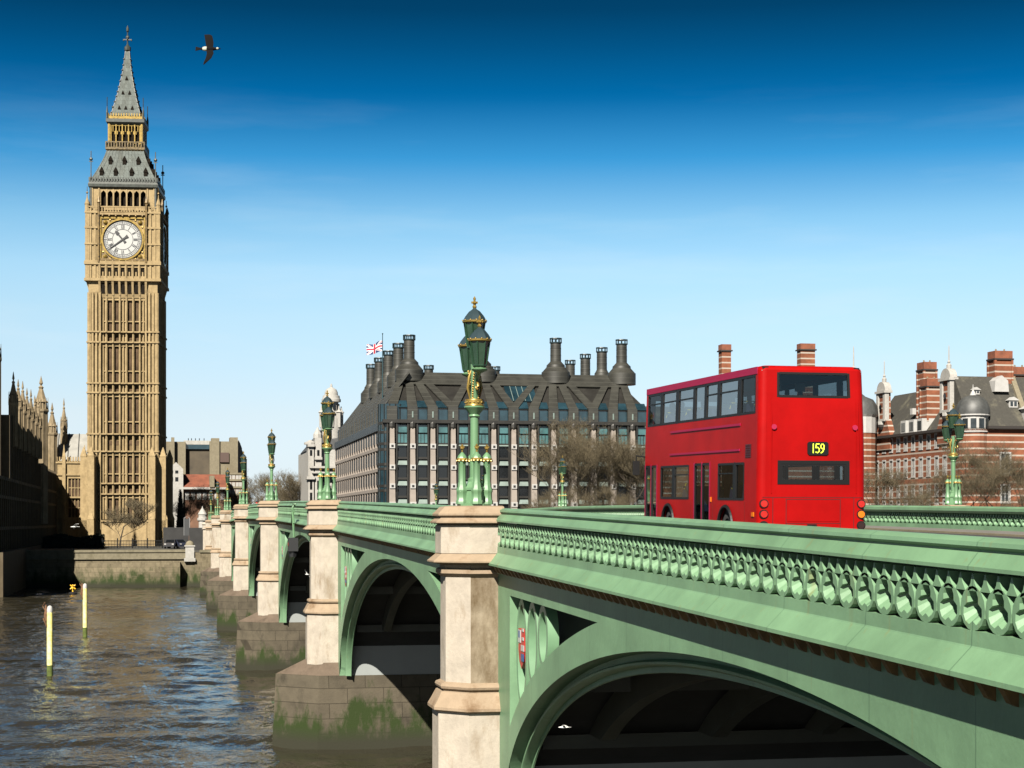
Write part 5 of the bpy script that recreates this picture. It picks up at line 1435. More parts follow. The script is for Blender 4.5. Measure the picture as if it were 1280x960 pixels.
c = MB(); c.lathe([(3.7, ZP(542, dd_)), (3.7, ZP(522, dd_)), (4.1, ZP(519, dd_))], 16, (x - 2.6, y, 0)); c.build('turret_drum', M_WHITE, tt_, B2)
c = MB(); c.lathe([(4.1, ZP(519, dd_)), (3.9, ZP(508, dd_)), (3.0, ZP(500, dd_)), (1.3, ZP(496, dd_)), (.1, ZP(490, dd_))], 16, (x - 2.6, y, 0)); c.build('turret_dome', M_LEAD, tt_, B2, smooth=50)
# ------------------------------------------------------------------ double-decker bus, seen from behind on its near side
BW, BL, BH = 2.53, 10.15, 4.36
bx, by = 13.53, 38.07
bus = thing('double_decker_bus', 'red double-decker bus driving away along the bridge, route 159 on its back', 'bus', (bx, by, road_z(bx + 1.2, by - T0 + 5) - .12))
bus.scale = (1.055, .965, 1.012)
bus.rotation_euler = (math.atan(.0185), 0, 0)
M_RED = mat('glossy_red_bus_paint', (.64, .008, .008), .42, spec=.06, var=.14, vscale=.7)
M_REDRK = mat('crimson_trim', (.60, .012, .10), .5, spec=.15)
M_RUB = mat('black_window_rubber', (.012, .012, .013), .5, spec=.25)
M_SEAT = mat('bus_seat_moquette', (.10, .10, .22), .9)
M_YEL = mat('yellow_handrail', (1.6, 1.25, .08), .4)
M_INT = mat('pale_bus_interior', (.55, .55, .55), .7)
M_TYRE = mat('tyre_rubber', (.03, .03, .03), .9)
M_HUB = mat('grey_wheel_hub', (.45, .45, .45), .4, metal=.6)
M_LAMPR = mat('red_lamp_lens', (.9, .03, .02), .15, coat=.5)
M_LAMPO = mat('amber_lamp_lens', (1.5, .35, .02), .15, coat=.5)
def glass_mat():
    m = bpy.data.materials.new('tinted_bus_glass'); m.use_nodes = True; t = m.node_tree; t.nodes.remove(t.nodes['Principled BSDF'])
    tr = t.nodes.new('ShaderNodeBsdfTransparent'); tr.inputs[0].default_value = (.42, .48, .50, 1)
    gl = t.nodes.new('ShaderNodeBsdfGlossy'); gl.inputs['Roughness'].default_value = .02
    fr = t.nodes.new('ShaderNodeFresnel'); fr.inputs[0].default_value = 1.5
    ad = t.nodes.new('ShaderNodeMath'); ad.operation = 'MULTIPLY_ADD'; ad.inputs[1].default_value = .42; ad.inputs[2].default_value = .03; t.links.new(fr.outputs[0], ad.inputs[0])
    mx = t.nodes.new('ShaderNodeMixShader'); t.links.new(ad.outputs[0], mx.inputs[0]); t.links.new(tr.outputs[0], mx.inputs[1]); t.links.new(gl.outputs[0], mx.inputs[2])
    t.links.new(mx.outputs[0], t.nodes['Material Output'].inputs[0]); return m
M_BGLASS = glass_mat()
def lean(x, y, z):
    """sides draw in slightly towards the roof"""
    k = 1 - .045 * max(0, (z - 1.5) / 2.9) ** 1.4
    return ((x - BW / 2) * k + BW / 2, y + (.10 * max(0, (z - 2.4) / 2.0) ** 1.5 if y < 1.0 else 0), z)
ZS, ZT = .30, 4.25           # skirt, cant rail
UP = [(.30, 1.45), (1.64, 3.12), (3.26, 4.24), (4.34, 5.24), (5.34, 6.74), (6.94, 8.32), (8.46, 9.80)]
LOW = [(1.05, 1.72), (1.86, 3.10), (5.62, 7.00), (7.16, 8.34)]
DOORS = [(3.78, 5.16), (8.72, 9.96)]
R_ = .16                     # corner radius
body_m = MB()
side_holes = [(a, b, 3.26, 4.14) for a, b in UP] + [(a, b, 1.24, 2.12) for a, b in LOW] + [(a, b, .34, 2.16) for a, b in DOORS]
# wheel arches cut as stepped openings
def arch_holes(yc):
    out = []
    for q in range(24):
        a0, a1 = -1 + q * 2 / 24, -1 + (q + 1) * 2 / 24; am = (a0 + a1) / 2
        out.append((yc + a0 * .58, yc + a1 * .58, ZS - .01, .50 + .58 * sqrt(max(0, 1 - am * am))))
    return out
WR, WF = 2.45, 7.55
left = [h for h in side_holes] + arch_holes(WR) + arch_holes(WF)
body_m.holed(R_, BL - R_, ZS, ZT, left, lambda u, v, d: (d, u, v), .07)
right = [(a, b, 3.26, 4.14) for a, b in UP] + [(a, b, 1.24, 2.12) for a, b in LOW + [(3.4, 5.4)]] + arch_holes(WR) + arch_holes(WF)
body_m.holed(R_, BL - R_, ZS, ZT, right, lambda u, v, d: (BW - d, u, v), .07)
rear_holes = [(.42, BW - .36, 3.62, 4.19), (.52, BW - .48, 1.68, 2.08)]
body_m.holed(R_, BW - R_, ZS + .02, ZT, rear_holes, lambda u, v, d: (u, d, v), .07)
front_holes = [(.25, BW - .25, .9, 2.3), (.25, BW - .25, 3.1, 4.05)]
body_m.holed(R_, BW - R_, ZS, ZT, front_holes, lambda u, v, d: (u, BL - d, v), .07)
for cx, cy, a0 in ((R_, R_, pi), (BW - R_, R_, 1.5 * pi), (BW - R_, BL - R_, 0), (R_, BL - R_, .5 * pi)):
    body_m.loft([[(cx + R_ * cos(a0 + q * pi / 12), cy + R_ * sin(a0 + q * pi / 12), z) for q in range(7)] for z in (ZS, 1.2, 2.4, 3.0, 3.6, ZT)], cap=False, close=False)
# roof with rolled edges
def rrect(ins, z, n=6):
    r = max(.02, R_ - ins * .3); x0, x1, y0, y1 = ins, BW - ins, ins, BL - ins; out = []
    for cx, cy, a0 in ((x1 - r, y0 + r, 1.5 * pi), (x1 - r, y1 - r, 0), (x0 + r, y1 - r, .5 * pi), (x0 + r, y0 + r, pi)):
        out += [(cx + r * cos(a0 + q * pi / 2 / n), cy + r * sin(a0 + q * pi / 2 / n), z) for q in range(n + 1)]
    return out
body_m.loft([rrect(0, ZT - .001), rrect(.015, ZT + .04), rrect(.06, ZT + .08), rrect(.16, ZT + .105), rrect(.5, ZT + .12)], cap=False)
body_m.poly(rrect(.5, ZT + .12))
body_m.poly([(0.1, .1, ZS), (BW - .1, .1, ZS), (BW - .1, BL - .1, ZS), (.1, BL - .1, ZS)])
body_m.xf(lean)
body = body_m.build('body', M_RED, bus, smooth=32)
m = MB()
m.loft([rrect(-.004, ZT - .02), rrect(-.004, ZT + .02), rrect(.018, ZT + .065), rrect(.068, ZT + .113)], cap=False)
def side_only(x, y, z): return lean(x, y, z)
m2 = MB(); m2.box(-.014, .01, R_ + .02, BL - R_, ZT - .09, ZT + .075); m2.xf(lean); m2.build('cant_rail', M_REDRK, body)
# glazing, each window its own pane in a rubber frame
def glaze(place, u0, u1, v0, v1, name='window'):
    f = MB(); w = .045
    for a, b, c, d in ((u0 - .01, u0 + w, v0, v1), (u1 - w, u1 + .01, v0, v1), (u0 + w, u1 - w, v0 - .01, v0 + w), (u0 + w, u1 - w, v1 - w, v1 + .01)):
        f.loft([[place(a, c, -.006), place(b, c, -.006), place(b, d, -.006), place(a, d, -.006)], [place(a, c, .05), place(b, c, .05), place(b, d, .05), place(a, d, .05)]])
    f.xf(lean); o = f.build(name, M_RUB, bus)
    g = MB(); g.poly([place(u0 + .01, v0 + .01, .02), place(u1 - .01, v0 + .01, .02), place(u1 - .01, v1 - .01, .02), place(u0 + .01, v1 - .01, .02)]); g.xf(lean); g.build('pane', M_BGLASS, o)
    return o
PLf = lambda u, v, d: (d, u, v)
PRt = lambda u, v, d: (BW - d, u, v)
PRe = lambda u, v, d: (u, d, v)
PFr = lambda u, v, d: (u, BL - d, v)
for i, (a, b) in enumerate(UP):
    o = glaze(PLf, a, b, 3.26, 4.14)
    if i in (1, 2, 4, 5, 6):
        q = MB(); q.box(-.004, .03, a + .04, b - .04, 3.84, 3.875); q.xf(lean); q.build('opening_bar', M_RUB, o)
    glaze(PRt, a, b, 3.26, 4.14)
for i, (a, b) in enumerate(LOW):
    o = glaze(PLf, a, b, 1.24, 2.12); glaze(PRt, a, b, 1.24, 2.12)
    if i in (1, 2): q = MB(); q.box(-.004, .03, a + .04, b - .04, 1.86, 1.89); q.xf(lean); q.build('opening_bar', M_RUB, o)
glaze(PRt, 3.4, 5.4, 1.24, 2.12)
for h in rear_holes: glaze(PRe, *h, name='rear_window')
for h in front_holes: glaze(PFr, *h, name='windscreen')
for a, b in DOORS:
    mid = (a + b) / 2
    for u0, u1 in ((a + .03, mid - .02), (mid + .02, b - .03)):
        o = glaze(PLf, u0, u1, .36, 2.14, 'door_leaf')
        q = MB(); q.tube([(.10, (u0 + u1) / 2, .8), (.10, (u0 + u1) / 2, 1.7)], .018, 6); q.build('door_handrail', M_YEL, o)
    q = MB(); q.box(-.01, .06, a - .02, a + .04, .34, 2.18); q.box(-.01, .06, b - .04, b + .02, .34, 2.18); q.box(-.012, .06, mid - .02, mid + .02, .34, 2.18); q.xf(lean); q.build('door_frame', M_REDRK, bus)
for (a, b) in zip(UP, UP[1:]):
    m = MB(); m.box(-.004, .04, a[1] + .005, b[0] - .005, 3.24, 4.16); m.xf(lean); m.build('window_pillar', M_RUB, bus)
for (a, b) in ((LOW[0], LOW[1]), (LOW[2], LOW[3])):
    m = MB(); m.box(-.004, .04, a[1] + .005, b[0] - .005, 1.22, 2.14); m.xf(lean); m.build('window_pillar', M_RUB, bus)
# black surround of the lower rear window and the number box
m = MB()
for a, b, c, d in ((.44, BW - .40, 2.08, 2.16), (.44, BW - .40, 1.61, 1.68), (.44, .52, 1.68, 2.08), (BW - .48, BW - .40, 1.68, 2.08)): m.box(a, b, -.012, .03, c, d)
m.xf(lean); m.build('rear_window_surround', M_RUB, bus)
m = MB(); zc = 2.44
m.loft([[(1.38 + .245 * sx_, y, zc + .155 * sz_) for sx_, sz_ in ((-1, -.75), (-.85, -1), (.85, -1), (1, -.75), (1, .75), (.85, 1), (-.85, 1), (-1, .75))] for y in (-.02, .03)])
nb_ = m.build('route_number_box', M_RUB, bus)
mdig = mat('lit_yellow_green_digits', (.7, .9, .05), .5, emit=((.62, .9, .06), .16))
DIG = {'1': [[(.0, 0), (.0, 1)]], '5': [[(.36, 1), (.04, 1), (.0, .56), (.2, .62), (.38, .44), (.38, .18), (.2, 0), (0, .08)]], '9': [[(.38, .62), (.22, .44), (.04, .56), (.0, .78), (.10, .97), (.28, .97), (.39, .78), (.36, .4), (.22, .12), (.04, 0)]]}
x = 1.265
for ch in '159':
    q = MB(); sc_ = .205
    for pl in DIG[ch]:
        for (x0, z0), (x1, z1) in zip(pl, pl[1:]):
            p, r = Vector((x + x0 * sc_, -.028, zc - .10 + z0 * sc_)), Vector((x + x1 * sc_, -.028, zc - .10 + z1 * sc_)); dv = (r - p).normalized() * .0075; nn = Vector((-dv.z, 0, dv.x)) * 1.1
            q.loft([[p - dv + nn, p - dv - nn, r + dv - nn, r + dv + nn], [v + Vector((0, .012, 0)) for v in (p - dv + nn, p - dv - nn, r + dv - nn, r + dv + nn)]])
    q.build('route_digit', mdig, nb_)
    x += .062 if ch == '1' else .112
# rear fittings
def disc(mb, x, z, r, y0=-.03, y1=.02, n=16): mb.loft([[(x + r * cos(2 * pi * k / n), y, z + r * sin(2 * pi * k / n)) for k in range(n)] for y in (y1, y0)])
for xx in (.10, BW - .10):
    for z, mm in ((1.16, M_LAMPR), (.92, M_LAMPO if xx > 1 else M_LAMPR), (.66, mat('dark_lamp_lens', (.06, .03, .03), .2))):
        q = MB(); disc(q, xx + (.03 if xx < 1 else -.02), z, .105, -.014, .02); o = q.build('tail_lamp', M_RUB, bus)
        q = MB(); disc(q, xx + (.03 if xx < 1 else -.02), z, .08, -.03, .0); q.build('lamp_lens', mm, o)
for xx in (.34, BW - .26):
    q = MB(); disc(q, xx, 2.93, .062); q.xf(lean); q.build('upper_tail_lamp', mat('pink_red_lamp', (.7, .03, .11), .3), bus)
for xx in (.14, BW - .16):
    q = MB(); q.box(xx - .07, xx + .07, .02, .12, ZT + .02, ZT + .075); q.xf(lean); q.build('marker_lamp', M_RUB, bus)
M_SEAM = mat('dark_panel_seam', (.16, .008, .008), .5)
q = MB()
for a, b, c, d in ((.10, BW - .1, 1.30, 1.315), (.64, .655, .58, 1.26), (BW - .62, BW - .605, .58, 1.26), (.64, BW - .605, 1.255, 1.27), (.64, BW - .605, .70, .715), (.33, .345, .36, 1.30), (BW - .30, BW - .285, .36, 1.30), (.1, BW - .1, .385, .40)):
    q.box(a, b, -.0035, .02, c, d)
q.xf(lean); q.build('engine_cover_seams', M_SEAM, body)
q = MB(); q.box(.68, BW - .64, -.008, .02, .75, 1.22); q.build('engine_cover', M_RED, body)
q = MB(); q.box(.80, BW - .28, -.012, .0, .415, .44); q.build('yellow_bumper_stripe', mat('yellow_stripe', (1.7, 1.3, .1), .5), bus)
q = MB(); q.box(1.14, 1.36, -.02, .0, .60, .69); q.build('plate_lamp', M_RUB, bus)
q = MB(); q.box(.02, BW - .02, -.03, .06, .25, .38); q.xf(lean); q.build('rear_bumper', M_RED, bus)
# raised seams of the rear panel
for sx_ in (.30, BW - .24): q = MB(); q.tube([(sx_, -.004, 1.4), (sx_, -.004, 3.0), (sx_ + (.0), .10, 4.15)], .012, 5); q.build('rear_panel_bead', M_RED, body)
# side mouldings, grille, flap lines
q = MB(); q.box(-.022, .0, 1.4, 9.0 - 1.6, 3.0, 3.055); q.xf(lean); q.build('side_moulding', M_REDRK, bus)
q = MB(); q.box(-.022, .0, 1.4, 7.4, 2.40, 2.45); q.xf(lean); q.build('side_moulding', M_REDRK, bus)
q = MB()
for r in range(6): q.box(-.014, .0, .62, 1.02, 2.12 + r * .055, 2.15 + r * .055)
q.xf(lambda x, y, z: (x, y - .05, z + .12)); q.xf(lean); q.build('side_grille', mat('dark_maroon_grille', (.12, .01, .02), .5), bus)
q = MB()
for y in (1.0, 3.5, 5.4, 8.55): q.box(-.003, .0, y, y + .012, .36, 1.2)
q.xf(lean); q.build('side_panel_seams', M_SEAM, body)
q = MB(); q.box(-.018, 0, 3.62, 3.70, 1.18, 1.30); q.build('door_button', M_LAMPO, bus)
q = MB(); q.box(-.02, 0, .30, .46, .86, .96); q.build('side_marker', M_LAMPO, bus)
# decks, seats, poles
m = MB(); m.box(.08, BW - .08, .1, BL - .1, .34, .38); m.box(.08, BW - .08, .1, BL - .1, 2.36, 2.46); m.box(.08, BW - .08, .08, 1.1, .38, 1.15); m.build('floor', mat('dark_bus_floor', (.10, .10, .11), .8), body)
m = MB(); m.box(.10, BW - .10, .12, BL - .12, 4.225, 4.24); m.build('ceiling', M_INT, body)
for dk, zf, ys in ((0, 2.46, [1.0 + .95 * k for k in range(9)]), (1, .50, [1.7, 2.7, 5.9, 6.8])):
    for y in ys:
        for x0 in (.12, BW - 1.02):
            if dk == 1 and x0 < 1 and 3.4 < y < 5.4: continue
            m = MB(); m.box(x0, x0 + .88, y, y + .42, zf + .40, zf + .48); m.loft([[(x0, y - .06, zf + .42), (x0 + .88, y - .06, zf + .42), (x0 + .88, y + .03, zf + .42), (x0, y + .03, zf + .42)], [(x0 + .05, y - .16, zf + 1.08), (x0 + .83, y - .16, zf + 1.08), (x0 + .83, y - .09, zf + 1.08), (x0 + .05, y - .09, zf + 1.08)]])
            m.box(x0 + .1, x0 + .16, y + .1, y + .3, zf, zf + .4)
            s_ = m.build('seat', M_SEAT, bus)
            m = MB(); m.tube([(x0 + .06, y - .14, zf + 1.0), (x0 + .10, y - .15, zf + 1.14), (x0 + .78, y - .15, zf + 1.14), (x0 + .82, y - .14, zf + 1.0)], .02, 6); m.build('grab_rail', M_YEL, s_)
for (x, y) in ((1.0, 2.0), (1.55, 3.3), (1.0, 4.9), (1.5, 6.4), (.95, 7.5)):
    m = MB(); m.tube([(x, y, .4), (x, y, 2.36)], .02, 6); m.build('pole', M_YEL, bus)
# white panels paint two bright rectangles of light behind the back window
for xx in (1.05, 1.62):
    m = MB(); m.box(xx - .12, xx + .12, 1.9, 1.93, 3.86, 4.06); m.build('bright_window_panel', M_WHITE, bus)
for yy in (WR, WF):
    for x0 in (.075, BW - .52):
        m = MB(); m.box(x0, x0 + .445, yy - .64, yy + .64, .385, 1.14, 'b'); m.build('wheel_well', M_RUB, body)
for yy in (WR, WF):
    for x0 in (-.008, BW + .008):
        m = MB(); m.tube([(x0, yy + .58 * cos(pi * q / 20), .50 + .58 * sin(pi * q / 20)) for q in range(21)], .045, 6); m.build('wheel_arch_trim', M_RUB, bus)
# wheels
for (yy, xx) in ((WR, .20), (WF, .20), (WR, BW - .20), (WF, BW - .20)):
    s_ = -1 if xx < 1 else 1
    m = MB(); m.loft([[(xx + s_ * e, yy + r * cos(2 * pi * k / 24), .49 + r * sin(2 * pi * k / 24)) for k in range(24)] for e, r in ((-.15, .40), (-.13, .48), (.12, .48), (.15, .44), (.155, .30), (.10, .28))]); w = m.build('wheel', M_TYRE, bus, smooth=40)
    m = MB(); m.loft([[(xx + s_ * e, yy + r * cos(2 * pi * k / 16), .49 + r * sin(2 * pi * k / 16)) for k in range(16)] for e, r in ((.09, .29), (.11, .24), (.07, .16), (.15, .12), (.16, .06))]); m.build('hub', M_HUB, w, smooth=40)
for sx_ in (0, 1):
    m = MB(); x = -.16 if sx_ == 0 else BW + .16
    m.tube([(.05 if sx_ == 0 else BW - .05, BL - .1, 2.4), (x, BL + .15, 2.45), (x, BL + .18, 2.3)], .02, 6); m.box(x - .09, x + .09, BL + .14, BL + .2, 1.9, 2.3); m.build('wing_mirror', M_RUB, bus)

def passenger(loc, coat, label):
    """seated figure: head, trunk, folded arms and bent legs as one skin"""
    me = bpy.data.meshes.new('person')
    P = [(0, 0, .10), (0, 0, .36), (0, 0, .58), (0, .01, .68), (0, .03, .80), (0, .03, .90), (.11, .22, .10), (.11, .42, .06), (.11, .44, -.34), (-.11, .22, .10), (-.11, .42, .06), (-.11, .44, -.34), (.20, .0, .54), (.24, .08, .30), (.12, .26, .22), (-.20, .0, .54), (-.24, .08, .30), (-.12, .26, .22)]
    E_ = [(0, 1), (1, 2), (2, 3), (3, 4), (4, 5), (0, 6), (6, 7), (7, 8), (0, 9), (9, 10), (10, 11), (2, 12), (12, 13), (13, 14), (2, 15), (15, 16), (16, 17)]
    R__ = [.16, .15, .16, .06, .10, .08, .09, .075, .05, .09, .075, .05, .07, .05, .04, .07, .05, .04]
    me.from_pydata(P, E_, []); o = bpy.data.objects.new('person', me); COL.objects.link(o); o.modifiers.new('skin', 'SKIN')
    for v, r in zip(me.skin_vertices[0].data, R__): v.radius = (r, r * .85)
    me.skin_vertices[0].data[0].use_root = True
    s_ = o.modifiers.new('sub', 'SUBSURF'); s_.levels = s_.render_levels = 1
    me.materials.append(coat); tag(o, label, 'person')
    o.matrix_world = bus_mw @ Matrix.Translation(loc) @ Matrix.Diagonal((1 / 1.055, 1 / .965, 1, 1))
    h = MB(); h.ball((0, .045, .85), .085, 10, 8, .9, 1.0, 1.2); h.build('face', mat('skin', (1.2, .75, .55), .6), o, smooth=60)
    h = MB(); h.ball((0, .01, .88), .098, 10, 8, .95, 1.0, 1.1); h.build('hair', M_BLKIRON, o, smooth=60)
bus_mw = Matrix.LocRotScale(bus.location, bus.rotation_euler, bus.scale)
M_DKCOAT = mat('dark_coat', (.06, .06, .08), .9)
passenger((.40, 7.75, 2.92), M_DKCOAT, 'dark-coated passenger seated by the second window from the front, upper deck of the bus')
passenger((.75, 6.85, 2.92), mat('brown_coat', (.25, .14, .08), .9), 'brown-coated passenger seated in the middle of the upper deck of the bus')
passenger((.42, 8.70, 2.92), mat('grey_coat', (.3, .3, .32), .9), 'grey-coated passenger at the front of the upper deck of the bus')
# ------------------------------------------------------------------ bare trees
def bare_tree_mesh(seed, H, spread, depth=5, twig=.018, nsub=3, trunk_r=.22, up=.35):
    """trunk+limbs mesh and fine-twig mesh for one winter tree"""
    rg = random.Random(seed); tm, wm = MB(), MB()
    def grow(p, d, L, r, lev):
        n = 3 if lev < 3 else 2; pts = [p.copy()]; rad = [r]; q = p.copy(); dd = d.copy()
        for k in range(n):
            dd = (dd + Vector((rg.uniform(-.22, .22), rg.uniform(-.22, .22), rg.uniform(-.05, .18)))).normalized()
            q = q + dd * (L / n); pts.append(q.copy()); rad.append(r * (1 - .35 * (k + 1) / n))
        if lev >= depth:
            tri(wm, pts, r); return
        (tm if lev < 3 else wm).tube(pts, rad, 6 if lev < 2 else (4 if lev < 3 else 3), cap=False)
        kids = rg.choice((3, 4)) if lev < 1 else (nsub + (1 if rg.random() < .5 else 0))
        for k in range(kids):
            f = rg.uniform(.35, 1.0) if k else 1.0
            i = min(n - 1, int(f * n)); bp = pts[i].lerp(pts[i + 1], f * n - i if i < n else 1)
            a = rg.uniform(0, 2 * pi); side = Vector((cos(a), sin(a), rg.uniform(-.1, .5)))
            nd = (dd * (1 - spread) + side * spread + Vector((0, 0, up * .3))).normalized()
            grow(bp, nd, L * rg.uniform(.58, .80), max(rad[-1] * rg.uniform(.5, .72), twig), lev + 1)
    def tri(mb, pts, r):
        for a, b in zip(pts, pts[1:]):
            d = (b - a); u = d.cross(Vector((rg.uniform(-1, 1), rg.uniform(-1, 1), rg.uniform(-1, 1)))).normalized() * twig; v = d.cross(u).normalized() * twig
            i = [mb.V(a + u), mb.V(a - u * .5 + v * .87), mb.V(a - u * .5 - v * .87)]; j = mb.V(b)
            for k in range(3): mb.F(i[k], i[(k + 1) % 3], j)
    grow(Vector((0, 0, 0)), Vector((0, 0, 1)), H * .34, trunk_r, 0)
    return tm, wm
def make_tree(seed, H, spread, label, loc, group=None, **k):
    t = thing('bare_tree', label, 'tree', loc, 0, group)
    tm, wm = bare_tree_mesh(seed, H, spread, **k)
    tm.build('trunk', M_BARK, t, fix=False); wm.build('crown', M_TWIG, t, fix=False)
    return t
GT = 'bare trees along the far embankment'
pA = make_tree(11, 23, .50, 'bare brown tree before the office block, just right of the distant lamp', (WY(705, 284), 284, 5.2), GT, depth=6, twig=.016, nsub=4)
pB = make_tree(23, 21, .56, 'bare brown tree in front of the domed corner of the red brick building', (WY(1215, 290), 290, 5.2), GT, depth=6, twig=.016, nsub=4)
pC = make_tree(37, 11, .64, 'wide bare shrubby tree at the foot of the clock tower', (WY(150, 305), 305, 4.9), None, depth=6, twig=.02, nsub=4, trunk_r=.16)
rg = random.Random(5)
spots = [(pA, 735, 280, 1.06, 'bare brown tree before the office columns, second from the distant lamp'), (pB, 762, 286, 1.18, 'bare brown tree before the office block, third from the distant lamp'),
         (pA, 788, 282, 1.02, 'bare brown tree before the office block, close to the front of the bus'), (pB, 818, 284, 1.1, 'bare brown tree partly hidden by the front of the bus'),
         (pA, 1098, 300, .80, 'bare brown tree just right of the back of the bus'), (pB, 1128, 296, .74, 'low bare tree before the brick front with tall narrow windows'),
         (pB, 1245, 288, 1.0, 'bare brown tree before the brick building, second from the right edge'), (pA, 1275, 292, .92, 'bare brown tree cut by the right edge of the photo'), (pA, 1185, 298, .74, 'bare brown tree behind the lamp on the far parapet')]
spots += [(pB, 668, 281, .52, 'small bare tree leftmost of those before the office columns'), (pB, 722, 276, .56, 'small low bare tree between two taller ones, left of the bus'), (pB, 778, 277, .58, 'small low bare tree nearest the front of the bus'),
          (pB, 1160, 284, .5, 'small bare tree left of the lamp on the far parapet'), (pB, 1262, 281, .52, 'small bare tree near the right edge of the photo')]
for i, (src, px, y, sc_, lb) in enumerate(spots): dup(src, (WY(px, y), y, 5.2), 1.3 * i + .7, lb, sc_, GT)
GB = 'bare trees behind the bridge'
for i, (px, y, sc_, lb) in enumerate(((232, 352, .62, 'bare tree beside the dark side of the clock tower'), (252, 356, .55, 'bare tree before the white house behind the tower'), (275, 390, .60, 'bare tree before the red-tiled roof behind the bridge'), (298, 385, .60, 'bare tree before the right end of the beige block'))):
    dup(pA if i % 2 else pB, (WY(px, y), y, 5.0), 2.1 * i + .4, lb, sc_, GB)
for i, (px, y, sc_, lb) in enumerate(((325, 520, .95, 'distant bare treetop left of the third lamp'), (348, 505, .95, 'distant bare treetop behind the third lamp'), (366, 500, 1.0, 'distant bare treetop between the third lamp and the white domed building'), (382, 515, 1.05, 'distant bare treetop touching the white domed building'))):
    dup(pB if i % 2 else pA, (WY(px, y), y, 6.0), 1.7 * i + .2, lb, sc_, 'distant bare treetops beyond the bridge')
# dark slim conifer
tr = thing('conifer_tree', 'slim dark conifer between the clock tower and the bridge', 'tree', (WY(225.5, 345), 345, 5))
m = MB(); m.tube([(0, 0, 0), (0, 0, 2)], .2, 6); m.build('trunk', M_BARK, tr)
m = MB(); rg = random.Random(2)
for k in range(900):
    f = rg.random(); z = 1 + 9.6 * f; r = 1.15 * (1 - f) ** .7 * rg.uniform(.55, 1.05); a = rg.uniform(0, 2 * pi); c = Vector((r * cos(a), r * sin(a), z))
    u = Vector((cos(a), sin(a), .6)).normalized() * .42; v = Vector((-sin(a), cos(a), 0)) * .16
    m.poly([c - v, c + u * .5 - v * .4, c + u, c + v])
m.lathe([(.3, .8), (.85, 1.4), (.8, 4), (.5, 7.5), (.1, 10.2)], 9)
m.build('crown', M_CONIFER, tr, fix=False)

# ------------------------------------------------------------------ buildings behind the bridge
def block(name, label, cat, x0, x1, y0, y1, z0, z1, m_, wins=None):
    t = thing(name, label, cat, ((x0 + x1) / 2, (y0 + y1) / 2, z0)); return t
Yc = 440.0
cx = lambda px, y=Yc: WY(px, y)
cz = lambda py, px, y=Yc: ZP(py, DEP(WY(px, y), y))
conc = thing('stone_block', 'tall weathered beige stone block with a pale rooftop right of the clock tower', 'building', (cx(255), Yc + 15, 5)); CO = org(conc)
m = MB(); m.box(cx(200), cx(232), Yc, Yc + 30, 4, cz(552, 216)); wl_ = m.build('end_wall', M_CONC, conc, CO)
m = MB(); m.box(cx(262), cx(297), Yc - 1, Yc + 30, 4, cz(552, 280)); m.build('end_wall', M_CONC, conc, CO)
m = MB(); m.box(cx(232), cx(262), Yc + 2, Yc + 30, 4, cz(560, 247)); m.build('centre_wall', mat('brown_panel_wall', (.13, .10, .06), .8, var=.3, vscale=.3), conc, CO)
m = MB()
for a, b, t_ in ((214, 218, 547), (264, 274, 548), (287, 297, 547)): m.box(cx(a), cx(b), Yc - 1.6, Yc + 4, 4, cz(t_, a))
m.build('wall_pilaster', M_CONC, conc, CO)
m = MB(); m.box(cx(230), cx(264), Yc + 3, Yc + 30, cz(555, 247), cz(550, 247)); m.build('pale_roof', M_PORT, conc, CO)
m = MB(); m.box(cx(230.5), cx(263), Yc + 1.4, Yc + 2.2, cz(561, 247), cz(555.5, 247)); m.build('window_band', M_TEALDK, conc, CO)
m = MB(); m.box(cx(275), cx(286), Yc - 1.5, Yc - .9, cz(578, 280), cz(566, 280)); m.build('blind_panel', mat('maroon_brown_panel', (.16, .10, .08), .8), conc, CO)
m = MB()
for p in (236, 240, 245, 250, 256): m.tube([(cx(p), Yc + 8, cz(551, p)), (cx(p), Yc + 8, cz(546, p))], .1, 4)
m.build('roof_mast', M_BLKIRON, conc, CO)
wg = thing('white_wing', 'narrow white gabled wing at the right end of the beige stone block', 'building', (cx(300), Yc + 8, 5)); WO = org(wg)
m = MB(); m.box(cx(296.3), cx(303), Yc + 2, Yc + 26, 4, cz(560, 300)); m.loft([[(cx(296.3), Yc + 2, cz(560, 300)), (cx(303), Yc + 2, cz(560, 300)), (cx(299), Yc + 2, cz(549, 300))], [(cx(296.3), Yc + 20, cz(560, 300)), (cx(303), Yc + 20, cz(560, 300)), (cx(299), Yc + 20, cz(549, 300))]]); m.build('white_wall', M_PORT, wg, WO)
m = MB(); m.box(cx(303), cx(309.5), Yc + 4, Yc + 20, 4, cz(574, 305)); m.build('brown_annexe', M_BRICKBG, wg, WO)
m = MB(); m.loft([[(cx(303), Yc + 4, cz(574, 305)), (cx(309.8), Yc + 4, cz(574, 305)), (cx(303), Yc + 4, cz(561, 305))], [(cx(303), Yc + 20, cz(574, 305)), (cx(309.8), Yc + 20, cz(574, 305)), (cx(303), Yc + 20, cz(561, 305))]]); m.build('slate_roof', M_SLATE, wg, WO)
Y2 = 415.0
wh = thing('white_house', 'small white house with dark windows beside the clock tower', 'house', (cx(216, Y2), Y2 + 6, 5)); HO2 = org(wh)
m = MB(); x0, x1 = cx(211, Y2), cx(229, Y2); zt_ = cz(586, 220, Y2)
wn_ = [(cx(a, Y2), cx(b, Y2), cz(d, 220, Y2), cz(c, 220, Y2)) for a, b, c, d in ((212.5, 216.5, 586, 592), (219, 223, 586, 592), (212.5, 216.5, 596.5, 602), (219, 223, 596.5, 602))]
wn_ = [(a, b, c, min(d, zt_ - .4)) for a, b, c, d in wn_]
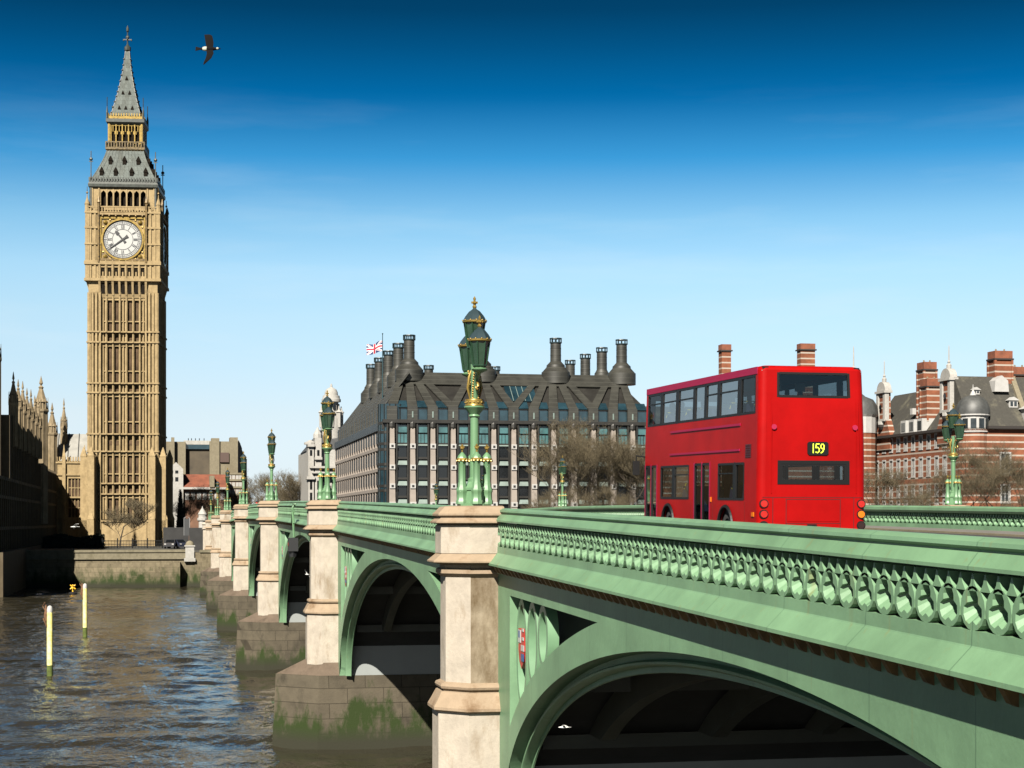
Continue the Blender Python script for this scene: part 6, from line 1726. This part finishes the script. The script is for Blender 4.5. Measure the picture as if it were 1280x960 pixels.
m.holed(x0, x1, 5, zt_, wn_, lambda u, v, d: (u, Y2 + d, v), .4); m.box(x0, x1, Y2 + .45, Y2 + 9, 5, zt_); m.loft([[(x0, Y2, zt_), (x1, Y2, zt_), ((x0 + x1) / 2, Y2, zt_ + 1.6)], [(x0, Y2 + 9, zt_), (x1, Y2 + 9, zt_), ((x0 + x1) / 2, Y2 + 9, zt_ + 1.6)]])
m.build('white_wall', M_PORT, wh, HO2)
for h in wn_: m = MB(); m.box(h[0], h[1], Y2 + .3, Y2 + .4, h[2], h[3]); m.build('window', M_DARKIN, wh, HO2)
rt = thing('red_roofed_house', 'long brick house with red tiled roof in front of the beige stone block', 'house', (cx(262, Y2), Y2 + 8, 5)); RO2 = org(rt)
m = MB(); m.box(cx(230, Y2), cx(284, Y2), Y2 + 1, Y2 + 13, 5, cz(609, 255, Y2)); bw_ = m.build('brick_wall', M_BRICKBG, rt, RO2)
zr0, zr1 = cz(609, 255, Y2), cz(592, 255, Y2)
m = MB(); m.loft([[(cx(229, Y2), Y2, zr0), (cx(229, Y2), Y2 + 14, zr0), (cx(229, Y2), Y2 + 7, zr1)], [(cx(285, Y2), Y2, zr0), (cx(285, Y2), Y2 + 14, zr0), (cx(285, Y2), Y2 + 7, zr1)]]); m.build('tiled_roof', M_TILE, rt, RO2)
m = MB(); m.box(cx(262, Y2), cx(268, Y2), Y2 - .6, Y2 + 6, zr0, zr1 - .5); m.build('stair_gable', M_CONC, rt, RO2)
m = MB(); m.box(cx(229, Y2), cx(285, Y2), Y2 - .25, Y2 + .1, zr0 - .5, zr0); m.build('gutter', M_PORT, rt, RO2)
for k in range(7):
    m = MB(); x = cx(234 + k * 7.4, Y2); m.box(x - .5, x + .5, Y2 + .9, Y2 + 1.02, zr0 - 3.0, zr0 - 1.2); m.build('window', M_WHITE, rt, RO2)
Y3 = 425.0
bk = thing('brick_hall', 'tall narrow brown-brick hall with stone dressings behind the small lamps', 'building', (cx(293, Y3), Y3 + 6, 5)); KO = org(bk)
m = MB(); m.box(cx(284.5, Y3), cx(303, Y3), Y3, Y3 + 14, 5, cz(592, 293, Y3)); w3 = m.build('brick_wall', M_BRICKBG, bk, KO)
m = MB()
for py in (592, 600, 609, 618): m.box(cx(284, Y3), cx(303.5, Y3), Y3 - .3, Y3 + .2, cz(py, 293, Y3) - .25, cz(py, 293, Y3) + .2)
m.build('stone_band', M_CONC, bk, KO)
for py in (597, 606, 615):
    for px in (287.5, 292, 296.5, 300.5):
        m = MB(); x = cx(px, Y3); z = cz(py, px, Y3); m.box(x - .35, x + .35, Y3 - .12, Y3 + .05, z - .8, z + .6); m.build('window', M_PORT, bk, KO)
# white domed government building
Y4 = 470.0
gb = thing('domed_building', 'white stone building with a domed tower rising behind the second lamp', 'building', (cx(405, Y4), Y4 + 14, 6)); GO = org(gb)
m = MB()
q4 = lambda px: cx(px, Y4)
z4 = lambda py: cz(py, 405, Y4)
m.box(q4(387), q4(445), Y4, Y4 + 40, 5, z4(562)); 
for a, b, t_ in ((384.5, 391.5, 556), (393, 401, 548)): m.box(q4(a), q4(b), Y4 - 2, Y4 + 3, 5, z4(t_))
gw = m.build('stone_wall', M_PORT, gb, GO)
m = MB()
for a, b, t_, tb_ in ((383.8, 392.2, 556, 559), (392.3, 401.7, 572, 575), (382.5, 392.5, 596, 599.5), (386, 432, 583, 585.5), (389, 432, 590, 592)): m.box(q4(a), q4(b), Y4 - 2.8, Y4 + 3, z4(tb_), z4(t_))
m.lathe([(1.7, z4(556)), (1.75, z4(553.5)), (.9, z4(552)), (.2, z4(550))], 12, (q4(388), Y4, 0)); m.lathe([(1.2, z4(548)), (1.2, z4(543)), (.8, z4(540)), (.1, z4(534))], 8, (q4(397), Y4, 0))
m.build('stone_cornice', M_PORT, gw, GO)
for py0, py1 in ((563, 570), (601, 612), (616, 626)):
    for px in (388, 397):
        m = MB(); m.box(q4(px - 1.4), q4(px + 1.4), Y4 - 2.1, Y4 - 1.95, z4(py1), z4(py0)); m.build('window', M_DARKIN, gb, GO)
for py0, py1 in ((594, 603), (607, 616), (620, 628)):
    for px in (405, 410, 415.5): m = MB(); m.box(q4(px - 1.2), q4(px + 1.2), Y4 - .15, Y4 + .1, z4(py1), z4(py0)); m.build('window', M_DARKIN, gb, GO)
m = MB(); m.loft([[(q4(386), Y4 + 1, z4(562)), (q4(446), Y4 + 1, z4(562)), (q4(446), Y4 + 30, z4(562)), (q4(386), Y4 + 30, z4(562))], [(q4(404), Y4 + 9, z4(538)), (q4(440), Y4 + 9, z4(538)), (q4(440), Y4 + 20, z4(538)), (q4(404), Y4 + 20, z4(538))]]); m.build('slate_roof', mat('dark_mansard_slate', (.10, .105, .11), .7, var=.2, vscale=.5), gb, GO)
tcx, tcy = q4(418), Y4 + 9
k_ = DEP(tcx, Y4) / FPX
m = MB(); m.lathe([(13.5 * k_, z4(560)), (13.5 * k_, z4(532)), (12.6 * k_, z4(520)), (10.5 * k_, z4(513)), (9.5 * k_, z4(511))], 16, (tcx, tcy, 0)); dm_ = m.build('dome_tower', M_PORT, gb, GO, smooth=30)
m = MB(); m.lathe([(9.0 * k_, z4(511)), (9.0 * k_, z4(500)), (12.2 * k_, z4(499.5)), (12.2 * k_, z4(496)), (11.2 * k_, z4(495.5)), (10.6 * k_, z4(491.5)), (8.6 * k_, z4(491)), (8.2 * k_, z4(487)), (6.5 * k_, z4(483.5)), (3 * k_, z4(481.5)), (1.4 * k_, z4(480.5)), (1.6 * k_, z4(478.5)), (.5 * k_, z4(476))], 16, (tcx, tcy, 0)); m.build('lantern_dome', M_PORT, dm_, GO, smooth=30)
for q in range(8):
    a = 2 * pi * (q + .3) / 8; m = MB(); c = Vector((tcx + 9.0 * k_ * cos(a), tcy + 9.0 * k_ * sin(a), 0)); m.tube([c + Vector((0, 0, z4(510))), c + Vector((0, 0, z4(502)))], .48, 6); m.build('lantern_opening', M_DARKIN, dm_, GO)
for q in range(6):
    a = 2 * pi * (q + .25) / 6; m = MB(); c = Vector((tcx + 13.0 * k_ * cos(a), tcy + 13.0 * k_ * sin(a), 0)); m.tube([c + Vector((0, 0, z4(556))), c + Vector((0, 0, z4(536)))], .65, 6); m.build('tower_window', M_DARKIN, dm_, GO)
for q in range(8):
    a = 2 * pi * q / 8; m = MB(); c = (tcx + 12.6 * k_ * cos(a), tcy + 12.6 * k_ * sin(a), 0); m.lathe([(.6, z4(532)), (.6, z4(514)), (.9, z4(513)), (.3, z4(510)), (.1, z4(505))], 6, c); m.build('tower_pinnacle', M_PORT, dm_, GO)

# far-off wood that reads as one brown mass
m = MB(); rg = random.Random(12)
for k in range(9000):
    px = rg.uniform(286, 396); y = rg.uniform(540, 590); x = WY(px, y); h = 13 + 4 * sin(px * .11) + 3 * sin(px * .31 + 1)
    z = 5 + h * rg.random() ** .8; c = Vector((x, y, z)); u = Vector((rg.uniform(-1, 1), rg.uniform(-1, 1), rg.uniform(-.2, 1.4))) * rg.uniform(.8, 1.9); w = u.cross(Vector((0, 1, 0))).normalized() * .10
    m.poly([c - w, c + w, c + u])
o = m.build('distant_wood', M_TWIG, None, fix=False); o['kind'] = 'stuff'; tag(o, 'far-off brown winter wood low behind the bridge lamps', 'wood')
# ------------------------------------------------------------------ river marks
M_POST = mat('lichen_yellow_pile_paint', (1.5, 1.4, .28), .6, var=.18, vscale=3, c2=(1.9, 1.8, .9))
M_RUST = mat('rusty_iron', (.26, .12, .05), .85, var=.4, vscale=5)
M_WEED = mat('green_weed', (.16, .22, .03), .9, var=.4, vscale=4)
def waterpt(px, py):
    d = EYE * FPX / (py - HZ); return W(px, d)
def pile(px, py, top_py, r, label):
    x, y = waterpt(px, py); d = DEP(x, y); h = ZP(top_py, d)
    t = thing('mooring_pile', label, 'pile', (x, y, 0), 0, 'yellow mooring piles in the river')
    m = MB(); m.lathe([(r, -2), (r, h - .35)], 14, (0, 0, 0)); p = m.build('pile', M_POST, t, smooth=60)
    m = MB(); m.lathe([(r * 1.02, -.5), (r * 1.04, .1), (r * 1.03, .5), (r * 1.01, .7)], 14); m.build('weed_band', M_WEED, p, smooth=60)
    m = MB(); m.lathe([(r * 1.02, h - .36), (r * 1.05, h - .2), (r * .8, h - .02), (r * .3, h + .05)], 12, (0, 0, 0)); m.build('pile_cap', M_WHITE, p, smooth=50)
    m = MB(); m.lathe([(.10, h - .9), (.12, h - .5), (.06, h - .1), (.05, h + .1)], 6, (-r - .05, 0, 0)); m.tube([(-r - .05, 0, h - .3), (-r - .25, .1, h), (-r - .1, -.1, h + .25)], .035, 5); m.tube([(-r, -.1, h - 1.2), (-r - .2, -.15, h - .7)], .05, 5); m.build('iron_fitting', M_RUST, p)
pile(62.3, 846, 758, .175, 'larger yellow pile standing in the river nearest the left edge')
pile(106.3, 795, 730, .175, 'smaller yellow pile farther out in the river, below the clock tower')
x, y = waterpt(91, 742.5); d = DEP(x, y); k = d / FPX
bu = thing('marker_buoy', 'small yellow marker with crossed topmark on a dark float in the river', 'buoy', (x, y, 0))
M_YB = mat('yellow_buoy_paint', (1.7, .95, .05), .5)
m = MB(); m.lathe([(.15, -.5), (5.2 * k, -.1), (5.6 * k, .10), (4.4 * k, .22), (1.2 * k, .30)], 14); m.build('float', M_BLKIRON, bu, smooth=40)
m = MB(); m.lathe([(1.0 * k, .2), (.8 * k, 6.0 * k)], 8); m.build('mast', M_YB, bu)
m = MB()
for s_ in (1, -1): m.tube([(-3.2 * k, 0, 8.8 * k + s_ * 2.6 * k), (3.2 * k, 0, 8.8 * k - s_ * 2.6 * k)], .8 * k, 6); m.tube([(0, -3.0 * k, 8.8 * k + s_ * 2.6 * k), (0, 3.0 * k, 8.8 * k - s_ * 2.6 * k)], .7 * k, 6)
m.build('cross_topmark', M_YB, bu)

# ------------------------------------------------------------------ birds
def bird(loc, label, scale, heading, bank, dark, lw, rw, group=None):
    """one continuous body; wings given as (along, out, up) stations"""
    mt = mat('gull_dark_plumage', (.02, .018, .018), .95, spec=.03) if dark else mat('gull_white_plumage', (1.6, 1.6, 1.55), .8)
    me = MB()
    st = [(-.30, .03, .02), (-.22, .05, .035), (-.10, .075, .065), (.05, .085, .08), (.18, .065, .065), (.27, .045, .045), (.33, .042, .045), (.38, .03, .03), (.46, .006, .006)]
    me.loft([[(a, w * cos(2 * pi * q / 10), h * sin(2 * pi * q / 10)) for q in range(10)] for a, w, h in st])
    me.loft([[(-.24, -.03, -.008), (-.24, .03, -.008), (-.24, .03, .012), (-.24, -.03, .012)], [(-.44, -.09, -.004), (-.44, .09, -.004), (-.44, .09, .006), (-.44, -.09, .006)]])
    o = me.build('gull', mt, None, smooth=60)
    o.location = loc; o.scale = (scale,) * 3; o.rotation_euler = (bank, 0, heading)
    tag(o, label, 'bird', group)
    for s_, wing in ((1, lw), (-1, rw)):
        w = MB(); secs = []
        for a, out, up, c in wing:
            secs.append([(a + c * .5, s_ * out, up), (a + c * .2, s_ * out, up + .018), (a - c * .5, s_ * out, up + .002), (a + c * .15, s_ * out, up - .008)])
        w.loft(secs); w.build('wing', mt, o, smooth=40)
    return o
# soaring gull: wings seen from below, pale rump patch
dz = 62.0; gx, gy = W(260, dz); gz = ZP(61, dz)
WG = [(.06, .04, .02, .24), (.10, .22, .03, .24), (.05, .42, .02, .20), (-.05, .54, -.02, .12), (-.12, .64, -.05, .03)]
WG2 = [(.06, .04, .02, .24), (.05, .22, .05, .28), (.02, .38, .08, .28), (-.01, .50, .08, .27), (-.05, .56, .06, .22)]
g1 = bird((gx, gy, gz), 'dark gull soaring with spread wings high in the blue sky', 1.02, radians(-12), radians(68), True, WG2, WG)
q = MB(); q.ball((-.09, 0, .0), .095, 10, 6, 1.4, .9, .80); q.build('pale_rump', mat('pale_rump_feathers', (.8, .85, .7), .8), g1, smooth=60)
q = MB(); q.ball((.335, 0, .012), .05, 8, 6, 1.1, .9, .9); q.build('pale_face', mat('pale_rump_feathers', (0, 0, 0)), g1, smooth=60)
WF_ = [(.05, .04, .02, .2), (.10, .25, .12, .2), (.02, .50, .10, .14), (-.12, .78, .02, .03)]
dz = 225; gx, gy = W(94, dz); bird((gx, gy, ZP(658.5, dz)), 'white gull gliding before the shadowed palace wall', 1.35, radians(200), radians(20), False, WF_, WF_)
dz = 24; gx, gy = W(706, dz); bird((gx, gy, ZP(909, dz)), 'white gull gliding in the dark under the nearest arch', .20, radians(170), radians(10), False, WF_, WF_)
dz = 88; gx, gy = W(384, dz); bird((gx, gy, ZP(718, dz)), 'white gull flying up under the far arch left of the second pier', .42, radians(120), radians(50), False, WF_, WF_)

# ------------------------------------------------------------------ hanging navigation light over the third arch crown
tmid = (PC[2] + PC[3]) / 2; zt_ = top(tmid)
nl = thing('navigation_light', 'green bracket with black signal lamp hanging over the third arch crown', 'signal light', (XF - .3, T0 + tmid, zt_ - .9))
m = MB(); m.tube([(-.05, 0, -1.0), (-.12, 0, .55), (.05, 0, .75)], .06, 6); m.tube([(-.1, -.9, .3), (-.12, 0, .45), (-.1, .9, -.25)], .05, 6); m.tube([(-.1, -.7, -.3), (-.12, 0, .3), (-.1, .7, .45)], .05, 6); m.tube([(-.08, -.5, .75), (-.08, .5, .75)], .04, 5)
m.build('bracket', M_LGREEN, nl)
m = MB(); m.box(-.35, .15, -.32, .32, -1.75, -1.05); m.lathe([(.2, -2.05), (.26, -1.75)], 8, (-.1, 0, 0)); lb_ = m.build('lamp_housing', M_BLKIRON, nl)
m = MB(); 
for s_ in (-.16, .16): m.lathe([(.11, 0), (.11, .04)], 10, (0, 0, 0))
m.xf(lambda x, y, z: (-.36 - z * .3, y - .16, x - 1.4)); m.build('lamp_lens', M_LAMPR, lb_)
# ------------------------------------------------------------------ street beyond the river wall
Ys = 300.0
def at(px, y): return WY(px, y)
pk = thing('stone_pylon', 'white stone pylon with stepped cap at the far bridge foot', 'pylon', (at(253, 276), 276, 5.0))
m = MB(); m.lathe([(.75, 0), (.75, .8), (.62, .85), (.58, 4.4)], 12); m.build('shaft', M_PORT, pk, smooth=40)
m = MB(); m.lathe([(.62, 4.4), (.8, 4.55), (.8, 4.9), (.62, 5.0), (.62, 5.4), (.72, 5.5), (.58, 5.8), (.32, 6.2), (.1, 6.5), (.04, 6.8)], 12); m.build('stepped_cap', M_PORT, pk, smooth=30)
sg = thing('street_sign', 'tall grey street sign board on a post near the tower foot', 'street sign', (at(233.5, 285), 285, 4.9))
m = MB(); m.tube([(.45, 0, 0), (.45, 0, 5.0)], .07, 6); m.tube([(-.45, 0, 2.2), (-.45, 0, 5.0)], .05, 6); m.tube([(-.45, 0, 5.0), (0, 0, 5.35), (.45, 0, 5.0)], .06, 6); m.build('post', mat('grey_steel', (.45, .46, .47), .5), sg)
m = MB(); m.box(-.40, .40, -.04, .04, 2.2, 4.95); m.build('sign_panel', mat('dark_grey_panel', (.07, .075, .08), .6), sg)
aw = thing('approach_wall', 'dark shaded retaining wall between the tower foot and the bridge end', 'wall', (6, 292, 4.9)); AO = org(aw)
m = MB(); m.box(at(204, 292), at(236, 292), 292, 293, 4.9, 8.4); m.build('wall_panel', mat('shade_black_wall', (.05, .05, .05), .9, var=.2), aw, AO)  # near-black colour paints the shade lying over this wall
m = MB(); m.box(at(236.5, 272), at(259, 272), 272, 273, 4.9, 8.4); m.build('wall_panel', mat('shade_black_wall', (0, 0, 0)), aw, AO)
hg = thing('clipped_hedge', 'low dark hedge along the foot of the clock tower', 'hedge', (-10, 300, 4.9)); HG = org(hg)
m = MB(); rg = random.Random(9)
m.box(-20, at(128, 300), 299.4, 301, 4.9, 6.5); m.build('hedge_core', M_CONIFER, hg, HG)
m = MB()
for k in range(2600):
    x = rg.uniform(-20.2, at(128, 300) + .3); z = rg.uniform(4.9, 6.9 + .3 * sin(x)); y = rg.uniform(298.9, 301); u = Vector((rg.uniform(-.2, .2), rg.uniform(-.1, .1), .25)); v = Vector((.16, rg.uniform(-.1, .1), 0)); c = Vector((x, y, z))
    m.poly([c - v, c + u * .3 - v * .5, c + u, c + v])
m.build('hedge_leaves', M_CONIFER, hg, HG, fix=False)
rl = thing('iron_railing', 'low dark iron railing in front of the clock tower base', 'railing', (-6, 294, 4.9)); RG = org(rl)
m = MB(); xa, xb = at(128, 294), at(203, 294)
for z in (5.6, 6.15): m.tube([(xa, 294, z), (xb, 294, z)], .05, 4)
n_ = 40
for k in range(n_ + 1): x = xa + (xb - xa) * k / n_; m.tube([(x, 294, 4.9), (x, 294, 6.3 if k % 10 else 6.6)], .035 if k % 10 else .1, 4)
m.build('rails', M_BLKIRON, rl, RG)
# small cars in the shade at the foot of the bridge street
def car(loc, rz, paint, label):
    t = thing('parked_car', label, 'car', loc, rz)
    m = MB(); prof = [(-2.1, .35), (-2.1, .85), (-1.9, 1.0), (-1.3, 1.05), (-.75, 1.48), (.7, 1.48), (1.25, 1.02), (1.95, .9), (2.1, .7), (2.1, .35)]
    m.loft([[(a, s_ * (.84 if z < 1.1 else .68), z) for a, z in prof] for s_ in (-1, 1)]); b_ = m.build('body', paint, t, smooth=30)
    for s_ in (-1, 1):
        m = MB(); m.loft([[(a, s_ * y_, z) for a, z, y_ in ((-1.15, 1.08, .82), (-.7, 1.42, .72), (.62, 1.42, .72), (1.1, 1.06, .82))], [(a, s_ * (y_ + .012), z) for a, z, y_ in ((-1.15, 1.08, .82), (-.7, 1.42, .72), (.62, 1.42, .72), (1.1, 1.06, .82))]]); m.build('side_window', M_DARKIN, t)
        for a in (-1.3, 1.3):
            m = MB(); m.loft([[(a + .31 * cos(2 * pi * q / 14), s_ * y_, .31 + .31 * sin(2 * pi * q / 14)) for q in range(14)] for y_ in (.66, .86)]); m.build('wheel', M_TYRE, t)
        m = MB(); m.box(1.98, 2.12, s_ * .62 - .16, s_ * .62 + .16, .66, .84); m.build('headlight', M_WHITE, t)
    m = MB(); m.loft([[(.74, -.62, 1.43), (.74, .62, 1.43), (1.26, .7, 1.05), (1.26, -.7, 1.05)], [(.76, -.62, 1.46), (.76, .62, 1.46), (1.3, .7, 1.06), (1.3, -.7, 1.06)]]); m.build('windscreen', M_DARKIN, t)
    return t
car((at(222, 289), 289, 4.95), radians(-60), mat('dark_blue_car_paint', (.05, .06, .10), .3, coat=.5), 'dark blue car behind the river wall, left of the sign post')
car((at(214, 287.5), 287.5, 4.95), radians(-100), mat('dark_grey_car_paint', (.12, .12, .13), .3, metal=.3, coat=.5), 'dark grey car at the foot of the clock tower, left of the dark car')
# two people in red coats on the far pavement, showing above the parapet
def person(loc, rz, coat, label):
    me = bpy.data.meshes.new('person')
    P = [(0, 0, .92), (0, 0, 1.15), (0, 0, 1.40), (0, 0, 1.50), (0, .02, 1.62), (0, .02, 1.72), (.10, 0, .88), (.11, .10, .48), (.11, .02, .06), (.11, .12, .03), (-.10, 0, .88), (-.11, -.12, .48), (-.11, -.25, .10), (-.11, -.15, .05),
         (.19, 0, 1.38), (.24, -.05, 1.12), (.24, .06, .88), (-.19, 0, 1.38), (-.24, .08, 1.12), (-.24, .20, .92)]
    E_ = [(0, 1), (1, 2), (2, 3), (3, 4), (4, 5), (0, 6), (6, 7), (7, 8), (8, 9), (0, 10), (10, 11), (11, 12), (12, 13), (2, 14), (14, 15), (15, 16), (2, 17), (17, 18), (18, 19)]
    me.from_pydata(P, E_, []); o = bpy.data.objects.new('person', me); COL.objects.link(o)
    R__ = [.16, .15, .16, .06, .10, .08, .10, .075, .05, .04, .10, .075, .05, .04, .07, .05, .04, .07, .05, .04]
    o.modifiers.new('skin', 'SKIN'); me.skin_vertices[0].data
    for v, r in zip(me.skin_vertices[0].data, R__): v.radius = (r, r * .85)
    me.skin_vertices[0].data[0].use_root = True
    s_ = o.modifiers.new('sub', 'SUBSURF'); s_.levels = s_.render_levels = 1
    me.materials.append(coat); o.location = loc; o.rotation_euler = (0, 0, rz); tag(o, label, 'person')
    h = MB(); h.ball((0, .035, 1.67), .085, 10, 8, .9, 1.0, 1.2); h.build('face', mat('skin', (1.2, .75, .55), .6), o, smooth=60)
    h = MB(); h.ball((0, .0, 1.70), .098, 10, 8, .95, 1.0, 1.1); h.build('hair', M_BLKIRON, o, smooth=60)
M_RC = mat('red_coat', (1.1, .06, .06), .8)
t_ = 137.0; person((XF + 2.0, T0 + t_, top(t_) - 1.0), 0, M_RC, 'person in a red coat walking on the bridge behind the third pier, nearer one')
t_ = 150.0; person((XF + 1.2, T0 + t_, top(t_) - 1.0), pi, M_RC, 'person in a red coat farther along the bridge beside the fourth lamp')
